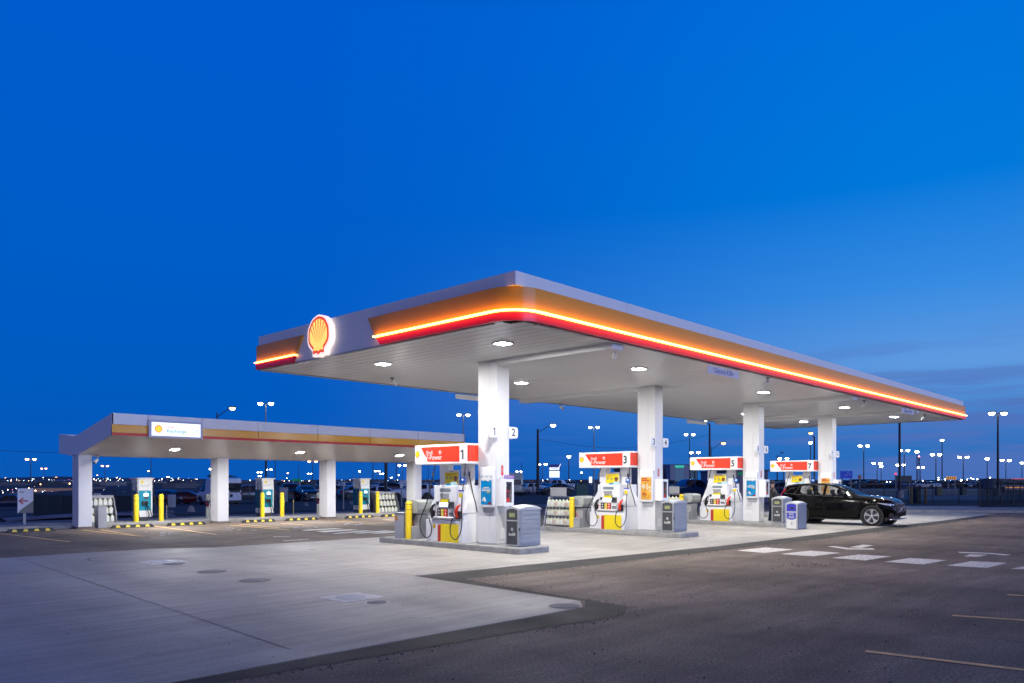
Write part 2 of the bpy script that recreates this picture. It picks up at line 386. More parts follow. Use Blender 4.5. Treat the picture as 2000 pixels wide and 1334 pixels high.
# the concrete forecourt: an L of two slabs, cast a little proud of the asphalt
pad = [(-6, 6.95), (8.35, 6.55), (8.74, 6.9), (8.95, 10.95), (14.5, 10.42), (19.1, 10.0), (27.6, 9.85), (36.3, 9.35), (47.0, 9.2), (47.0, 19.1), (30, 19.15), (14.3, 19.2), (11.9, 19.3), (9.2, 19.4), (8.0, 20.15), (6.2, 20.25), (-6, 19.8)]
mb = MB(); mb.prism(pad, lambda p, t: Vector((p[0], p[1], t)), -0.05, 0.006); struct(mb.build('concrete_forecourt', concrete))
# saw-cut joints and cold joints in the slab
mb = MB()
def strip(mb, a, b, w, z, mi=0):
    a, b = Vector((*a[:2], 0)), Vector((*b[:2], 0)); d = (b - a).normalized(); n = Vector((-d.y, d.x, 0)) * (w / 2); Z = Vector((0, 0, z))
    return mb.face([a - n + Z, b - n + Z, b + n + Z, a + n + Z], mi)
for a, b, w in [((4.9, 20.1), (4.17, 7.1), .014), ((9.15, 19.3), (8.97, 11.0), .014), ((14.9, 19.1), (14.9, 17.9), .012), ((17.8, 19.1), (17.8, 10.2), .012), ((25.2, 19.1), (25.2, 10.0), .012), ((32.3, 19.1), (32.3, 9.7), .012), ((0.4, 20), (0.1, 7.1), .012)]:
    strip(mb, a, b, w, 0.0095)
struct(mb.build('slab_joints', pbr('joint_dark', (0.17, 0.165, 0.16), 0.9, var=0.3)))
# fresh black patch band along the slab edge, with a ragged outer edge
def ragged(pts, amp, n):
    o = []
    for i in range(len(pts) - 1):
        a, b = Vector(pts[i]), Vector(pts[i + 1]); k = max(1, int((b - a).length * n)); d = (b - a).normalized(); q = Vector((-d.y, d.x))
        for j in range(k): o.append(tuple(a + (b - a) * (j / k) + q * random.uniform(-amp, amp)))
    o.append(pts[-1]); return o
inner = [(-6, 6.9), (8.34, 6.5), (8.8, 6.86), (9.0, 10.9), (14.5, 10.37), (19.1, 9.95), (27.6, 9.80), (36.3, 9.30), (44, 9.2)]
outer = [(-6, 6.35), (3.2, 6.38), (6.4, 6.03), (7.64, 5.83), (8.25, 5.80), (8.85, 6.15), (9.05, 8.4), (9.3, 9.95), (10.4, 9.84), (12.2, 9.72), (16.0, 9.50), (23.2, 9.02), (35.2, 8.72), (44, 8.75)]
out_r = ragged(outer, 0.022, 9)
def nearest(pt, line):
    best = None
    for i in range(len(line) - 1):
        a, b = Vector(line[i]), Vector(line[i + 1]); t = max(0, min(1, (Vector(pt) - a).dot(b - a) / (b - a).length_squared)); q = a + (b - a) * t
        if best is None or (q - Vector(pt)).length < best[0]: best = ((q - Vector(pt)).length, q)
    return best[1]
mb = MB(); prev = None
poly = [(p[0], p[1], 0.0045) for p in out_r] + [(p[0], p[1], 0.0045) for p in inner[::-1]]
mb.face(poly); struct(mb.build('fresh_asphalt_band', asphalt_dark))
# loose aggregate lying along the patch and scattered over the lot
def gravel(name, spots, m, smin=.006, smax=.02):
    mb = MB()
    for x, y, z in spots:
        r = random.uniform(smin, smax); a = random.uniform(0, 3); vs = []
        for k in range(4): vs.append((x + r * math.cos(a + k * 1.57) * random.uniform(.6, 1.1), y + r * math.sin(a + k * 1.57) * random.uniform(.6, 1.1), z))
        vs.append((x, y, z + r * random.uniform(.5, .9)))
        mb.mesh(vs, [(0, 1, 4), (1, 2, 4), (2, 3, 4), (3, 0, 4)])
    o = mb.build(name, m); o['kind'] = 'stuff'; return o
sp = []
for p in ragged(outer, 0.10, 22):
    if p[0] > 1: sp.append((p[0] + random.uniform(-.05, .1), p[1] - abs(random.gauss(0, .10)), 0.0))
for _ in range(500):
    sp.append((random.uniform(1, 22), random.uniform(-3, 9), 0.0))
for _ in range(160):
    q = gnd(1575 + random.gauss(0, 40), 1104 + random.gauss(0, 3)); sp.append((q.x, q.y, 0))
gravel('loose_gravel', sp, pbr('gravel_dark', (0.03, 0.028, 0.03), 0.9, var=0.3))
sp = [(random.uniform(2, 12), random.uniform(7, 19), 0.007) for _ in range(120)]
gravel('slab_grit', sp, pbr('gravel_mid', (0.09, 0.08, 0.08), 0.9, var=0.3), .005, .013)
mb = MB()
for k in range(150):
    if k < 60: x, y = random.choice(((11.5, 14), (17.3, 14.5), (24.5, 14), (31.8, 14))); x += random.gauss(0, .8); y += random.gauss(0, 1.8)
    else: x, y = random.uniform(1, 12), random.uniform(7.3, 19)
    r = random.choice((.012, .02, .03, .05, .09) if k < 60 else (.008, .012, .02)); a0 = random.uniform(0, 3)
    mb.face([(x + r * random.uniform(.6, 1.2) * math.cos(a0 + a), y + 1.5 * r * random.uniform(.5, 1.2) * math.sin(a0 + a), .0088) for a in (0, .8, 1.6, 2.4, 3.2, 4, 4.8, 5.6)])
o = mb.build('oil_drips', pbr('oil_stain', (.12, .115, .11), .5, var=.3)); o['kind'] = 'stuff'
# flakes of light debris / old paint chips on the slab by the second island
mb = MB()
for _ in range(70):
    q = onz(1355 + random.gauss(0, 30), 1046 + random.gauss(0, 4), 0.008); r = random.uniform(.03, .11)
    mb.face([(q.x + r * math.cos(a) * random.uniform(.4, 1), q.y + r * math.sin(a) * random.uniform(.4, 1), 0.0105) for a in (0, 1.2, 2.4, 3.6, 5)])
o = mb.build('pale_scuffs', pbr('scuff_pale', (0.62, 0.62, 0.64), 0.8, var=0.2)); o['kind'] = 'stuff'

# ---- painted markings
def painted(name, polys, m, z=0.005, kind='structure'):
    mb = MB()
    for p in polys: mb.face([(*onz(x, y)[:2], z) for x, y in p])
    o = mb.build(name, m); o['kind'] = kind; return o
z3 = lambda pts: [(1400 + x / 3.3333, 1030 + y / 3.3333) for x, y in pts]
painted('crosswalk_marking', [z3(p) for p in ([(130, 152), (310, 168), (505, 145), (315, 132)], [(415, 174), (625, 190), (805, 167), (605, 153)], [(748, 200), (965, 217), (1138, 190), (925, 178)], [(1092, 225), (1345, 243), (1495, 215), (1258, 201)], [(1493, 250), (1760, 265), (1890, 232), (1655, 222)], [(1912, 270), (2260, 290), (2330, 262), (2060, 247)])], roadw)
painted('arrow_marking', [z3([(720, 125), (850, 145), (875, 138), (765, 123)]), z3([(850, 145), (1030, 146), (1015, 137), (875, 138)]), z3([(862, 131), (935, 135.5), (1020, 118), (950, 113)])], roadw)
painted('arrow_marking', [z3([(1565, 161), (1585, 168), (1742, 172), (1790, 168), (1640, 162)]), z3([(1742, 172), (1880, 184), (1920, 180), (1790, 168)]), z3([(1610, 190), (1695, 194), (1765, 180), (1650, 176)])], roadw)
def pline(name, segs, w, m, z=0.005):
    mb = MB()
    for a, b in segs: strip(mb, onz(*a), onz(*b), w, z)
    return struct(mb.build(name, m))
pline('stall_line', [((1690, 1272.5), (2150, 1327))], .10, roady)
pline('stall_line', [((1860, 1202.5), (2150, 1222))], .10, roady)
pline('stall_line', [((1967, 1162), (2150, 1171))], .10, roady)
pline('charging_stall_lines', [((-60, 1035), (137, 1058.5)), ((158, 1035), (287, 1049.5)), ((197, 1035), (287, 1049.5)), ((300, 1027.5), (422, 1044)), ((450, 1026), (566, 1035.5)), ((466, 1024), (545, 1031)), ((548, 1022), (612, 1027)), ((655, 1018), (735, 1024)), ((668, 1017), (752, 1022)), ((748, 1015), (800, 1019))], .11, roady)
# pale stencilled symbols in the charging stalls
polys = []
for cx_, cy_ in ((320, 1041), (455, 1035), (590, 1030), (690, 1024), (772, 1018.5), (60, 1046)):
    for _ in range(13):
        x = cx_ + random.gauss(0, 16); y = cy_ + random.gauss(0, 1.8); a = random.choice((-1, 1)); L = random.uniform(5, 12); h = random.uniform(.4, .9)
        polys.append([(x, y), (x + L, y + a * h), (x + L + 3, y + a * h + .6), (x + 3, y + .6)])
painted('stall_symbols', polys, roadb, 0.0055)
# crossing on the drive aisle between the canopies
z4 = lambda pts: [(500 + x / 7.143, 980 + y / 7.143) for x, y in pts]
painted('aisle_crossing', [z4([(620, 397), (720, 404), (1220, 378), (1095, 370)]), z4([(835, 412), (960, 428), (1445, 393), (1310, 385)]), z4([(1050, 445), (1130, 448), (1640, 408), (1500, 402)]), z4([(1360, 440), (1440, 445), (1925, 410), (1800, 402)]), z4([(1600, 440), (1680, 447), (2230, 405), (2100, 398)]),
         z4([(240, 487), (470, 484), (470, 488), (240, 492)]), z4([(370, 546), (740, 520), (700, 530), (400, 550)]), z4([(580, 528), (600, 538), (740, 524), (730, 518)])], roadw)

# ---- manholes, tank covers
def cover(x, y, r, label, collar=False, z=0.0085):
    p = onz(x, y); t = thing('manhole_cover', label, 'manhole cover', (p.x, p.y, z))
    mb = MB(); mb.lathe([(r * .86, 0.001), (r * .86, 0.004), (r * .83, 0.006)], (0, 0, 0), n=28)
    for k in range(-3, 4):
        L = math.sqrt(max(0, (r * .8) ** 2 - (k * r * .22) ** 2)); mb.box(-L, L, k * r * .22 - .008, k * r * .22 + .008, .0055, .010)
    mb.build('lid', gmet if collar else pbr('cover_worn', (.29, .275, .255), .75, var=.3, vscale=9), t)
    mb = MB(); a = circ(0, 0, r, 28); b = circ(0, 0, r * .88, 28)
    for k in range(28):
        j = (k + 1) % 28; mb.face([(*a[k], .003), (*a[j], .003), (*b[j], .003), (*b[k], .003)])
    mb.build('rim', pbr('cover_rim', (0.5, 0.5, 0.5), 0.5, var=0.1) if collar else (pbr('cover_rim', (0.5, 0.5, 0.5), 0.5, var=0.1) if r < .2 else pbr('cover_ring_dark', (.15, .145, .14), .8, var=.2)), t)
    if collar:
        s = r * 1.35; mb = MB(); mb.box(-s, s, -s, s, -.004, .002); mb.build('collar', pbr('collar_pale', (0.55, 0.55, 0.55), 0.8, var=0.25, vscale=8), t)
cover(686, 1167.5, .27, 'pale square-collared tank cover on the slab in front of the first pump', True)
cover(736, 1178, .17, 'small dark round cover with a bright ring beside the pale square-collared one')
cover(318, 1098, .30, 'bright worn tank cover on the far left of the concrete slab', True)
cover(498, 1134.5, .27, 'grey round cover on the concrete slab, second from the bright worn one')
cover(414, 1117, .27, 'grey round cover on the concrete slab, next to the bright worn one')
cover(340, 1102, .22, 'little dark cover touching the bright worn tank cover')
cover(1102, 1185, .22, 'round cover set into the pointed corner of the concrete slab')
p0 = onz(270, 1089.5)
mb = MB(); a = circ(0, 0, 1.02, 48); b = circ(0, 0, .98, 48)
for k in range(10, 40): mb.face([(p0.x + a[k][0], p0.y + a[k][1], .0095), (p0.x + a[k + 1][0], p0.y + a[k + 1][1], .0095), (p0.x + b[k + 1][0], p0.y + b[k + 1][1], .0095), (p0.x + b[k][0], p0.y + b[k][1], .0095)])
struct(mb.build('round_saw_cut', MATS['joint_dark']))

# ---- raised walkway under and behind the charging canopy
def slab(name, pts, z0, z1, m, bevel=0.02):
    mb = MB(); mb.prism(pts, lambda p, t: Vector((p[0], p[1], t)), z0, z1); return struct(mb.build(name, m, bevel=bevel))
slab('charging_walkway', [(-12, 31.0), (9.0, 31.0), (16, 31.0), (26.5, 30.9), (34, 30.9), (34, 32.9), (-12, 33.2)], -0.1, 0.14, kerbc)
slab('back_road', [(-40, 35.0), (60, 35.0), (60, 37.6), (-40, 38.2)], -0.2, 0.008, pbr('back_pavement', (0.16, 0.15, 0.17), 0.85, var=0.2), 0)
slab('far_verge', [(-60, 33.25), (34, 33.0), (34, 35.0), (-60, 35.0)], -0.2, 0.03, dirt, 0)
def hugging(name, pts, m, dz=0.03, step=2.0):
    """a ground layer that follows the terrain"""
    mb = MB(); x0, x1, y0, y1 = pts; nx = int((x1 - x0) / step) + 1; ny = int((y1 - y0) / step) + 1
    vs = [(x0 + (x1 - x0) * i / nx, y0 + (y1 - y0) * j / ny) for j in range(ny + 1) for i in range(nx + 1)]
    vs = [(x, y, zg(x, y) + dz) for x, y in vs]
    fs = [(j * (nx + 1) + i, j * (nx + 1) + i + 1, (j + 1) * (nx + 1) + i + 1, (j + 1) * (nx + 1) + i) for j in range(ny) for i in range(nx)]
    mb.mesh(vs, fs); return struct(mb.build(name, m, smooth=60))
hugging('dirt_verge', (-30, 46, 38.3, 50), dirt, 0.03)
# right-hand side: far pavement, kerb, road and verge beyond the fence
def pxpoly(name, pix, z0, z1, m, bevel=0.0):
    return slab(name, [tuple(onz(x, y, z1 if z1 > .05 else 0)[:2]) for x, y in pix], z0, z1, m, bevel)
pxpoly('right_pavement', [(1745, 996), (1785, 991), (1900, 990.5), (2200, 990.5), (2400, 996), (2400, 998), (2100, 997.5), (1800, 996.5)], -0.1, 0.13, kerbc, 0.02)
pxpoly('corner_pavement', [(1640, 987), (1910, 988.5), (1910, 989.6), (1770, 990.5), (1640, 990)], -0.1, 0.12, kerbc, 0.02)
pxpoly('right_road', [(1500, 976), (2300, 977), (2300, 967), (1500, 967)], -0.1, 0.012, pbr('blue_road', (0.07, 0.10, 0.15), 0.7, var=0.2))
pxpoly('right_grass_verge', [(1500, 966.5), (2400, 967), (2400, 958), (1500, 957)], -0.1, 0.03, grass)
pxpoly('right_far_kerb', [(1500, 956.8), (2400, 957.6), (2400, 956.0), (1500, 955.2)], -0.1, 0.10, kerbc)
# ================================================================== MAIN CANOPY
U0, U1, V0, V1 = 10.44, 42.9, 9.78, 19.40
ZS, ZSEAM, ZT = 4.79, 5.427, 5.687
COLU = [13.62, 20.8, 28.1, 35.55]; CV0, CV1, CW = 13.40, 14.06, 0.45
can = thing('fuel_canopy', 'long flat white fuel canopy with glowing orange and red edge on four columns', 'canopy', (U0, V0, 0))
def L(p): return (p[0] - U0, p[1] - V0, p[2])
def cb(x0, x1, y0, y1, z0, z1): return (x0 - U0, x1 - U0, y0 - V0, y1 - V0, z0, z1)
# white fascia as panels with fine vertical joints
mb = MB(); g = 0.004
def fpanels(a, b, step):
    n = max(1, round((b - a) / step)); return [(a + (b - a) * i / n + g, a + (b - a) * (i + 1) / n - g) for i in range(n)]
for a, b in fpanels(U0, U1, 3.6):
    mb.box(*cb(a, b, V0, V0 + .04, ZSEAM, ZT)); mb.box(*cb(max(a, U0 + .6), b, V0, V0 + .04, ZS + .01, ZSEAM - .001)); mb.box(*cb(a, b, V1 - .04, V1, ZS + .01, ZT))
for a, b in fpanels(V0, V1, 2.4):
    mb.box(*cb(U0, U0 + .04, a, b, ZSEAM, ZT)); mb.box(*cb(U0, U0 + .04, max(a, V0 + .6), b, ZS + .01, ZSEAM - .001)); mb.box(*cb(U1 - .04, U1, a, b, ZS + .01, ZT))
mb.box(*cb(U0 + .05, U1 - .05, V0 + .05, V1 - .05, ZT - .12, ZT - .06))
mb.box(*cb(U0 + .041, U0 + .64, V0 + .041, V0 + .64, ZSEAM + .002, ZSEAM + .012))
mb.build('fascia', white, can, bevel=0.004, seg=1)
# soffit: ribbed metal pans running across the canopy
mb = MB(); n = 106; pw = (U1 - U0 - .1) / n
for i in range(n):
    a = U0 + .05 + i * pw; q = min(.62, a - U0); y_ = .04 + .62 - math.sqrt(max(0, .62 ** 2 - (.62 - q) ** 2)) if q < .62 else .04
    mb.mesh([(a - U0, y_, ZS + .018), (a + .02 - U0, y_, ZS), (a + pw - .02 - U0, y_, ZS), (a + pw - U0, y_, ZS + .018),
             (a - U0, V1 - V0 - .06, ZS + .018), (a + .02 - U0, V1 - V0 - .06, ZS), (a + pw - .02 - U0, V1 - V0 - .06, ZS), (a + pw - U0, V1 - V0 - .06, ZS + .018)],
            [(0, 1, 5, 4), (1, 2, 6, 5), (2, 3, 7, 6)])
mb.build('soffit', soffm, can)
# perimeter trim under the fascia, flat strips across at the column lines, cross beams
mb = MB()
mb.box(*cb(U0 + .62, U1 - .02, V0 + .0, V0 + .09, ZS - .03, ZS + .006)); mb.box(*cb(U0 + .02, U1 - .02, V1 - .09, V1, ZS - .03, ZS + .006))
mb.box(*cb(U0, U0 + .08, V0 + .62, V1 - .095, ZS - .027, ZS + .006)); mb.box(*cb(U1 - .08, U1, V0 + .095, V1 - .095, ZS - .027, ZS + .006))
mb.build('soffit_trim', gmet, can)
for i, cu in enumerate(COLU):
    mb = MB()
    if i != 1: mb.box(*cb(cu + .02, cu + CW - .02, V0 + .1, CV0 - .003, ZS - .15, ZS + .004))
    if i in (1, 3): mb.box(*cb(cu + .02, cu + CW - .02, CV1 + .003, V1 - .1, ZS - .15, ZS + .004))
    mb.build('drain_beam', soffm, can, bevel=0.006, seg=1)
    mb = MB()   # column: folded panels with a central seam, and a grey base trim
    mb.box(*cb(cu, cu + CW, CV0, CV0 + (CV1 - CV0) * .38, .15, ZS - .003)); mb.box(*cb(cu, cu + CW, CV0 + (CV1 - CV0) * .38 + .005, CV1, .15, ZS - .003))
    mb.box(*cb(cu + .02, cu + CW - .02, CV0 + .02, CV1 - .02, .15, ZS - .003))
    c = mb.build('column', whitec, can, bevel=0.004, seg=1)
    mb = MB(); mb.box(*cb(cu - .012, cu + CW + .012, CV0 - .012, CV1 + .012, .15, .185)); mb.build('base_trim', gmet, c, bevel=0.004, seg=1)
    mb = MB(); mb.box(*cb(cu + .12, cu + CW - .1, CV0 - .006, CV0 + .01, .28, .55)); mb.build('access_panel', white, c, bevel=0.003, seg=1)
# orange cladding + red lip: a band path round the corner (radius) that stands proud of the fascia
def band_path(r=0.62, off=0.045, a_end=U1, b_end=14.2):
    pts = []
    x, y = U0 - off, V0 - off
    n_ = 8
    for i in range(n_ + 1): pts.append((a_end - (a_end - (x + r)) * i / n_, y))
    for k in range(1, 9):
        a = R(270 - 90 * k / 8); pts.append((x + r + r * math.cos(a), y + r + r * math.sin(a)))
    if b_end: pts += [(x, (y + r) + (b_end - (y + r)) * i / 3) for i in range(1, 4)]
    return pts
def band(pts, zlo, zhi, inner, m, name, par, bulge=0.0, end_slant=0.0):
    mb = MB(); nrm = []
    for i, p in enumerate(pts):
        a = Vector(pts[max(0, i - 1)]); b = Vector(pts[min(len(pts) - 1, i + 1)]); d = (b - a).normalized(); nrm.append(Vector((-d.y, d.x)) * -1)
    prof = [(-inner, zlo), (0, zlo), (bulge, (zlo + zhi) / 2), (0, zhi), (-inner, zhi)]
    vs = []
    for i, (p, q) in enumerate(zip(pts, nrm)):
        for t, z in prof:
            sl = end_slant * (z - zlo) / max(.001, zhi - zlo) if i == len(pts) - 1 else 0
            vs.append((p[0] - U0 - q.x * -t * -1 if False else p[0] + q.x * t - U0, p[1] + q.y * t - V0 + sl, z))
    k = len(prof); fs = [(i * k + j, i * k + (j + 1) % k, (i + 1) * k + (j + 1) % k, (i + 1) * k + j) for i in range(len(pts) - 1) for j in range(k)]
    fs += [tuple(range(k))[::-1], tuple((len(pts) - 1) * k + j for j in range(k))]
    mb.mesh(vs, fs); return mb.build(name, m, par, smooth=40)
P_or = band_path(off=.05, b_end=14.02); P_rd = band_path(off=.06, b_end=13.80); P_ld = band_path(off=.105, b_end=13.98)
band(P_or, 4.985, ZSEAM, .04, orange, 'orange_cladding', can, 0.0, .26)
band(P_rd, ZS - .012, 4.945, .05, redp, 'red_lip', can, 0.03, .15)
band(P_ld, 4.950, 4.978, .075, led, 'light_strip', can)
# the short piece left of the emblem
def piece(b0, b1, zlo, zhi, off, m, name, sl0=0.0):
    mb = MB(); x = -off
    vs = [(x, b0 - V0, zlo), (x, b1 - V0, zlo), (x, b1 - V0, zhi), (x, b0 + sl0 - V0, zhi), (-.002, b0 - V0, zlo), (-.002, b1 - V0, zlo), (-.002, b1 - V0, zhi), (-.002, b0 + sl0 - V0, zhi)]
    mb.mesh(vs, [(0, 1, 2, 3), (7, 6, 5, 4), (0, 4, 5, 1), (1, 5, 6, 2), (2, 6, 7, 3), (3, 7, 4, 0)]); return mb.build(name, m, can, bevel=.004, seg=1)
piece(17.42, V1 + .03, 4.985, ZSEAM, .05, orange, 'orange_cladding', -.34)
piece(17.55, V1 + .03, ZS - .012, 4.945, .075, redp, 'red_lip', -.1)
piece(17.44, V1 + .06, 4.950, 4.978, .105, led, 'light_strip')
for x in (13.6, 17.0, 20.6, 24.2, 28, 31.6, 35.2, 39): mb = MB(); mb.box(x - U0 - .008, x - U0 + .008, -.053, -.0505, 4.99, ZSEAM - .005); mb.build('cladding_joint', dred, can)
for y in (10.9, 12.9): mb = MB(); mb.box(-.053, -.0505, y - V0 - .008, y - V0 + .008, 4.99, ZSEAM - .005); mb.build('cladding_joint', dred, can)

# the lit emblem on the short face
t = thing('shell_emblem_sign', 'glowing red and yellow scallop shell emblem on the short canopy edge', 'sign', (U0 - .02, 16.2, 5.27))
K = .98
mb = MB(); plate(mb, pecten(K), FU, (0, 0, 0), 0.0, 0.13); mb.build('lit_rim', sh_w, t)
mb = MB(); plate(mb, pecten(K * .90), FU, (0, 0, .01), 0.131, 0.137); mb.build('red_border', sh_r, t)
mb = MB(); plate(mb, pecten(K * .76, .01), FU, (0, 0, .01), 0.138, 0.142); mb.build('yellow_face', sh_y, t)
mb = MB()
for r_ in pecten_rays(K * .84): plate(mb, r_, FU, (0, 0, .015), 0.143, 0.145)
mb.build('shell_rib', sh_r, t)

# ceiling lights
def ceiling_light(u, v, z, label, m, s=.14, tilt=0.0, group='lights under the fuel canopy'):
    t = thing('ceiling_light', label, 'light', (u, v, z), 0, group)
    t.rotation_euler = (tilt, 0, 0)
    mb = MB(); q = s + .035
    for a, b, c, d in ((-q, q, -q, -s), (-q, q, s, q), (-q, -s, -s, s), (s, q, -s, s)): mb.box(a, b, c, d, -.035, .0)
    mb.box(-q, q, -q, q, .0005, .01); mb.build('frame', white, t)
    mb = MB(); mb.mesh([(-s, -s, -.03), (-s, s, -.03), (s, s, -.03), (s, -s, -.03), (-s * .97, -s * .97, -.0345), (-s * .97, s * .97, -.0345), (s * .97, s * .97, -.0345), (s * .97, -s * .97, -.0345)], [(4, 5, 6, 7), (0, 1, 5, 4), (1, 2, 6, 5), (2, 3, 7, 6), (3, 0, 4, 7)]); mb.build('lens', m, t)
LROW = [12.04, 17.3, 24.8, 32.2, 38.5]
fl = ['over the front corner by the first column', 'in front of the second column', 'in front of the third column', 'in front of the fourth column', 'nearest the far clearance sign']
bl = ['on the left, nearest the shell emblem', 'just right of the first column', 'hidden mostly by the second and third columns', 'touching the left edge of the third column', 'far back between the third and fourth columns']
for i, u in enumerate(LROW):
    ceiling_light(u, 11.65, ZS - .005, 'bright canopy light of the road-side row, ' + fl[i], lamp_w)
    ceiling_light(u, 15.95, ZS - .005, 'bright canopy light of the inner row, ' + bl[i], lamp_w)

# security cameras under the soffit
def sec_cam(u, v, z, label, rz=0.0, sc=1.0):
    t = thing('security_camera', label, 'security camera', (u, v, z), rz)
    mb = MB(); mb.cyl((0, 0, 0), (0, 0, -.05), .07, 14); mb.cyl((0, 0, -.05), (0, 0, -.16), .022, 8); mb.build('mount', lgrey, t, smooth=30)
    mb = MB(); mb.cyl((0, -.02, -.15), (0, -.20, -.27), .055, 12); mb.box(-.06, .06, -.22, 0, -.14, -.125); mb.build('camera_body', white, t, smooth=30)
    mb = MB(); mb.cyl((0, -.2, -.27), (0, -.207, -.275), .042, 12); mb.build('lens', black, t)
    if sc != 1: t.scale = (sc,) * 3
for (x, y), lb, rz in [((766, 737), 'under the left end of the fuel canopy, below the emblem', 0.6), ((1202, 675), 'at the front edge between the first two columns', 2.4), ((1091, 788), 'at the back edge right of the first column', 0), ((1500, 736), 'at the front edge above the third column', 2.6), ((1688, 781), 'at the front edge above the fourth column', 2.6), ((1806, 809), 'at the front edge near the far end', 2.6)]:
    p = onz(x, y, ZS); sec_cam(p.x, max(V0 + .15, min(V1 - .15, p.y)), ZS - .01, 'small white security camera ' + lb, rz, .85)

# clearance signs hung on little hooks
pale = pbr('clearance_plate', (0.78, 0.74, 0.76), 0.5, var=0.03)
def clearance(u0, u1, v, z0, z1, label, withtext=True, m=None):
    t = thing('clearance_sign', label, 'sign', ((u0 + u1) / 2, v, z1))
    w = (u1 - u0) / 2; h = z1 - z0
    mb = MB(); mb.box(-w, w, -.012, .012, -h, 0); mb.build('plate', m or pale, t)
    for x in (-.9 * w, -.3 * w, .3 * w, .9 * w): mb = MB(); mb.cyl((x, 0, 0), (x, 0, ZS - z1), .008, 6); mb.build('hook', chrome, t)
    if withtext:
        mb = MB(); text(mb, 'Clearance 4.50m', h * .95, FV, (0, -.012, -h / 2), .003, .0, 0, .80); mb.build('lettering', pbr('clearance_ink', (0.05, 0.04, 0.28), 0.6, var=.02), t)
clearance(17.72, 19.4, V0 + .06, 4.52, 4.72, 'white sign reading Clearance 4.50m hanging from the near front edge')
clearance(33.4, 35.1, V0 + .06, 4.52, 4.72, 'white clearance sign hanging from the front edge near the far end')
clearance(17.65, 19.35, V1 - .06, 4.56, 4.72, 'blank back of a clearance sign hanging at the rear edge behind the first column', False, white)
clearance(32.85, 34.7, V1 - .06, 4.56, 4.72, 'blank back of a clearance sign hanging at the rear edge, right of the second column', False, white)

# ================================================================== CHARGING CANOPY
CA, CB_ = 9.35, 25.42
prof = [(27.16, 3.27), (30.55, 2.69), (31.05, 2.66), (32.65, 2.80)]
ec = thing('charging_canopy', 'lower white charging canopy with gull-wing roof and orange and red edge on four columns', 'canopy', (CA, 27.16, 0))
def EL(u, v, z): return (u - CA, v - 27.16, z)
up = [(v, z + .735) for v, z in prof]
for a, b in ((CA, CA + .05), (CB_ - .05, CB_)):
    pts = prof + up[::-1]
    mb = MB(); mb.prism(pts, lambda p, t: Vector(EL(t, p[0], p[1])), a, b); mb.build('end_fascia', white, ec, bevel=.004, seg=1)
mb = MB()
for a, b in [(CA, 10.52), (10.53, 12.4), (12.41, 14.6), (14.61, 17.2), (17.21, 19.8), (19.81, 22.5), (22.51, CB_)]:
    mb.box(a - CA + .002, b - CA - .002, 0, .05, 3.64, 4.015)
mb.box(.06, CB_ - CA - .06, 5.44, 5.49, 2.80, 3.53)
mb.build('fascia', white, ec, bevel=.004, seg=1)
for a, b in [(CA, 10.52), (12.38, 14.6), (14.61, 17.2), (17.21, 19.8), (19.81, 22.5), (22.51, CB_)]: mb = MB(); mb.box(a - CA, b - CA - .006, -.012, .04, 3.362, 3.636); mb.build('orange_band', orange2, ec, bevel=.004, seg=1)
for a, b in ((0, 1.17), (3.03, CB_ - CA)): mb = MB(); mb.box(a, b, -.02, .05, 3.27, 3.358); mb.build('red_band', red2, ec, bevel=.004, seg=1)
mb = MB()
n_ = 34
for seg in range(3):
    (va, za), (vb, zb) = prof[seg], prof[seg + 1]; k = max(2, int((vb - va) / .16)) if seg != 1 else 2
    for i in range(k):
        t0, t1 = i / k, (i + 1) / k; a = va + (vb - va) * t0; b = va + (vb - va) * t1; c0 = za + (zb - za) * t0; c1 = za + (zb - za) * t1; e = .012 if i < k else 0
        mb.face([EL(CA + .05, a, c0), EL(CA + .05, b - .015, c1), EL(CB_ - .05, b - .015, c1), EL(CB_ - .05, a, c0)])
        mb.face([EL(CA + .05, b - .015, c1), EL(CA + .05, b, c1 + e), EL(CB_ - .05, b, c1 + e), EL(CB_ - .05, b - .015, c1)])
mb.build('soffit', soffm, ec)
mb = MB()
for seg in range(3):
    (va, za), (vb, zb) = up[seg], up[seg + 1]; mb.face([EL(CA + .05, va, za - .06), EL(CB_ - .05, va, za - .06), EL(CB_ - .05, vb, zb - .06), EL(CA + .05, vb, zb - .06)])
mb.build('roof_sheet', gmet, ec)
ECOL = [9.35, 14.58, 19.8, 24.98]
for cu in ECOL:
    v0 = 30.45
    mb = MB(); mb.box(cu - CA, cu - CA + .46, v0 - 27.16, v0 + .66 - 27.16, 0.03, 2.70)
    c = mb.build('column', whitec, ec, bevel=.006, seg=1)
    mb = MB(); mb.box(cu - CA - .09, cu - CA + .55, v0 - .07 - 27.16, v0 + .72 - 27.16, 0.0, .05); mb.box(cu - CA - .03, cu - CA + .49, v0 - .03 - 27.16, v0 + .69 - 27.16, 0.05, .075); mb.build('base_plate', pbr('rusty_plate', (0.16, 0.13, 0.11), 0.8, var=0.4, vscale=6), c)
for (x, y), lb in [((341, 876), 'below the Recharge sign'), ((586, 882), 'between the second and third columns'), ((780, 888), 'left of pump sign 1')]:
    # on the sloping soffit
    best = None
    for i in range(60):
        v = 27.3 + i * .05; z = 3.27 + (v - 27.16) * (2.69 - 3.27) / (30.55 - 27.16); p = onz(x, y, z)
        if best is None or abs(p.y - v) < best[0]: best = (abs(p.y - v), p)
    p = best[1]; ceiling_light(p.x, p.y, p.z - .012, 'round-glare light under the charging canopy ' + lb, lamp_l, .13, -math.atan2(.58, 3.39), 'lights under the charging canopy')
sec_cam(9.95, 30.35, 2.67, 'small white security camera on the first charging canopy column', -0.8, 1.0)

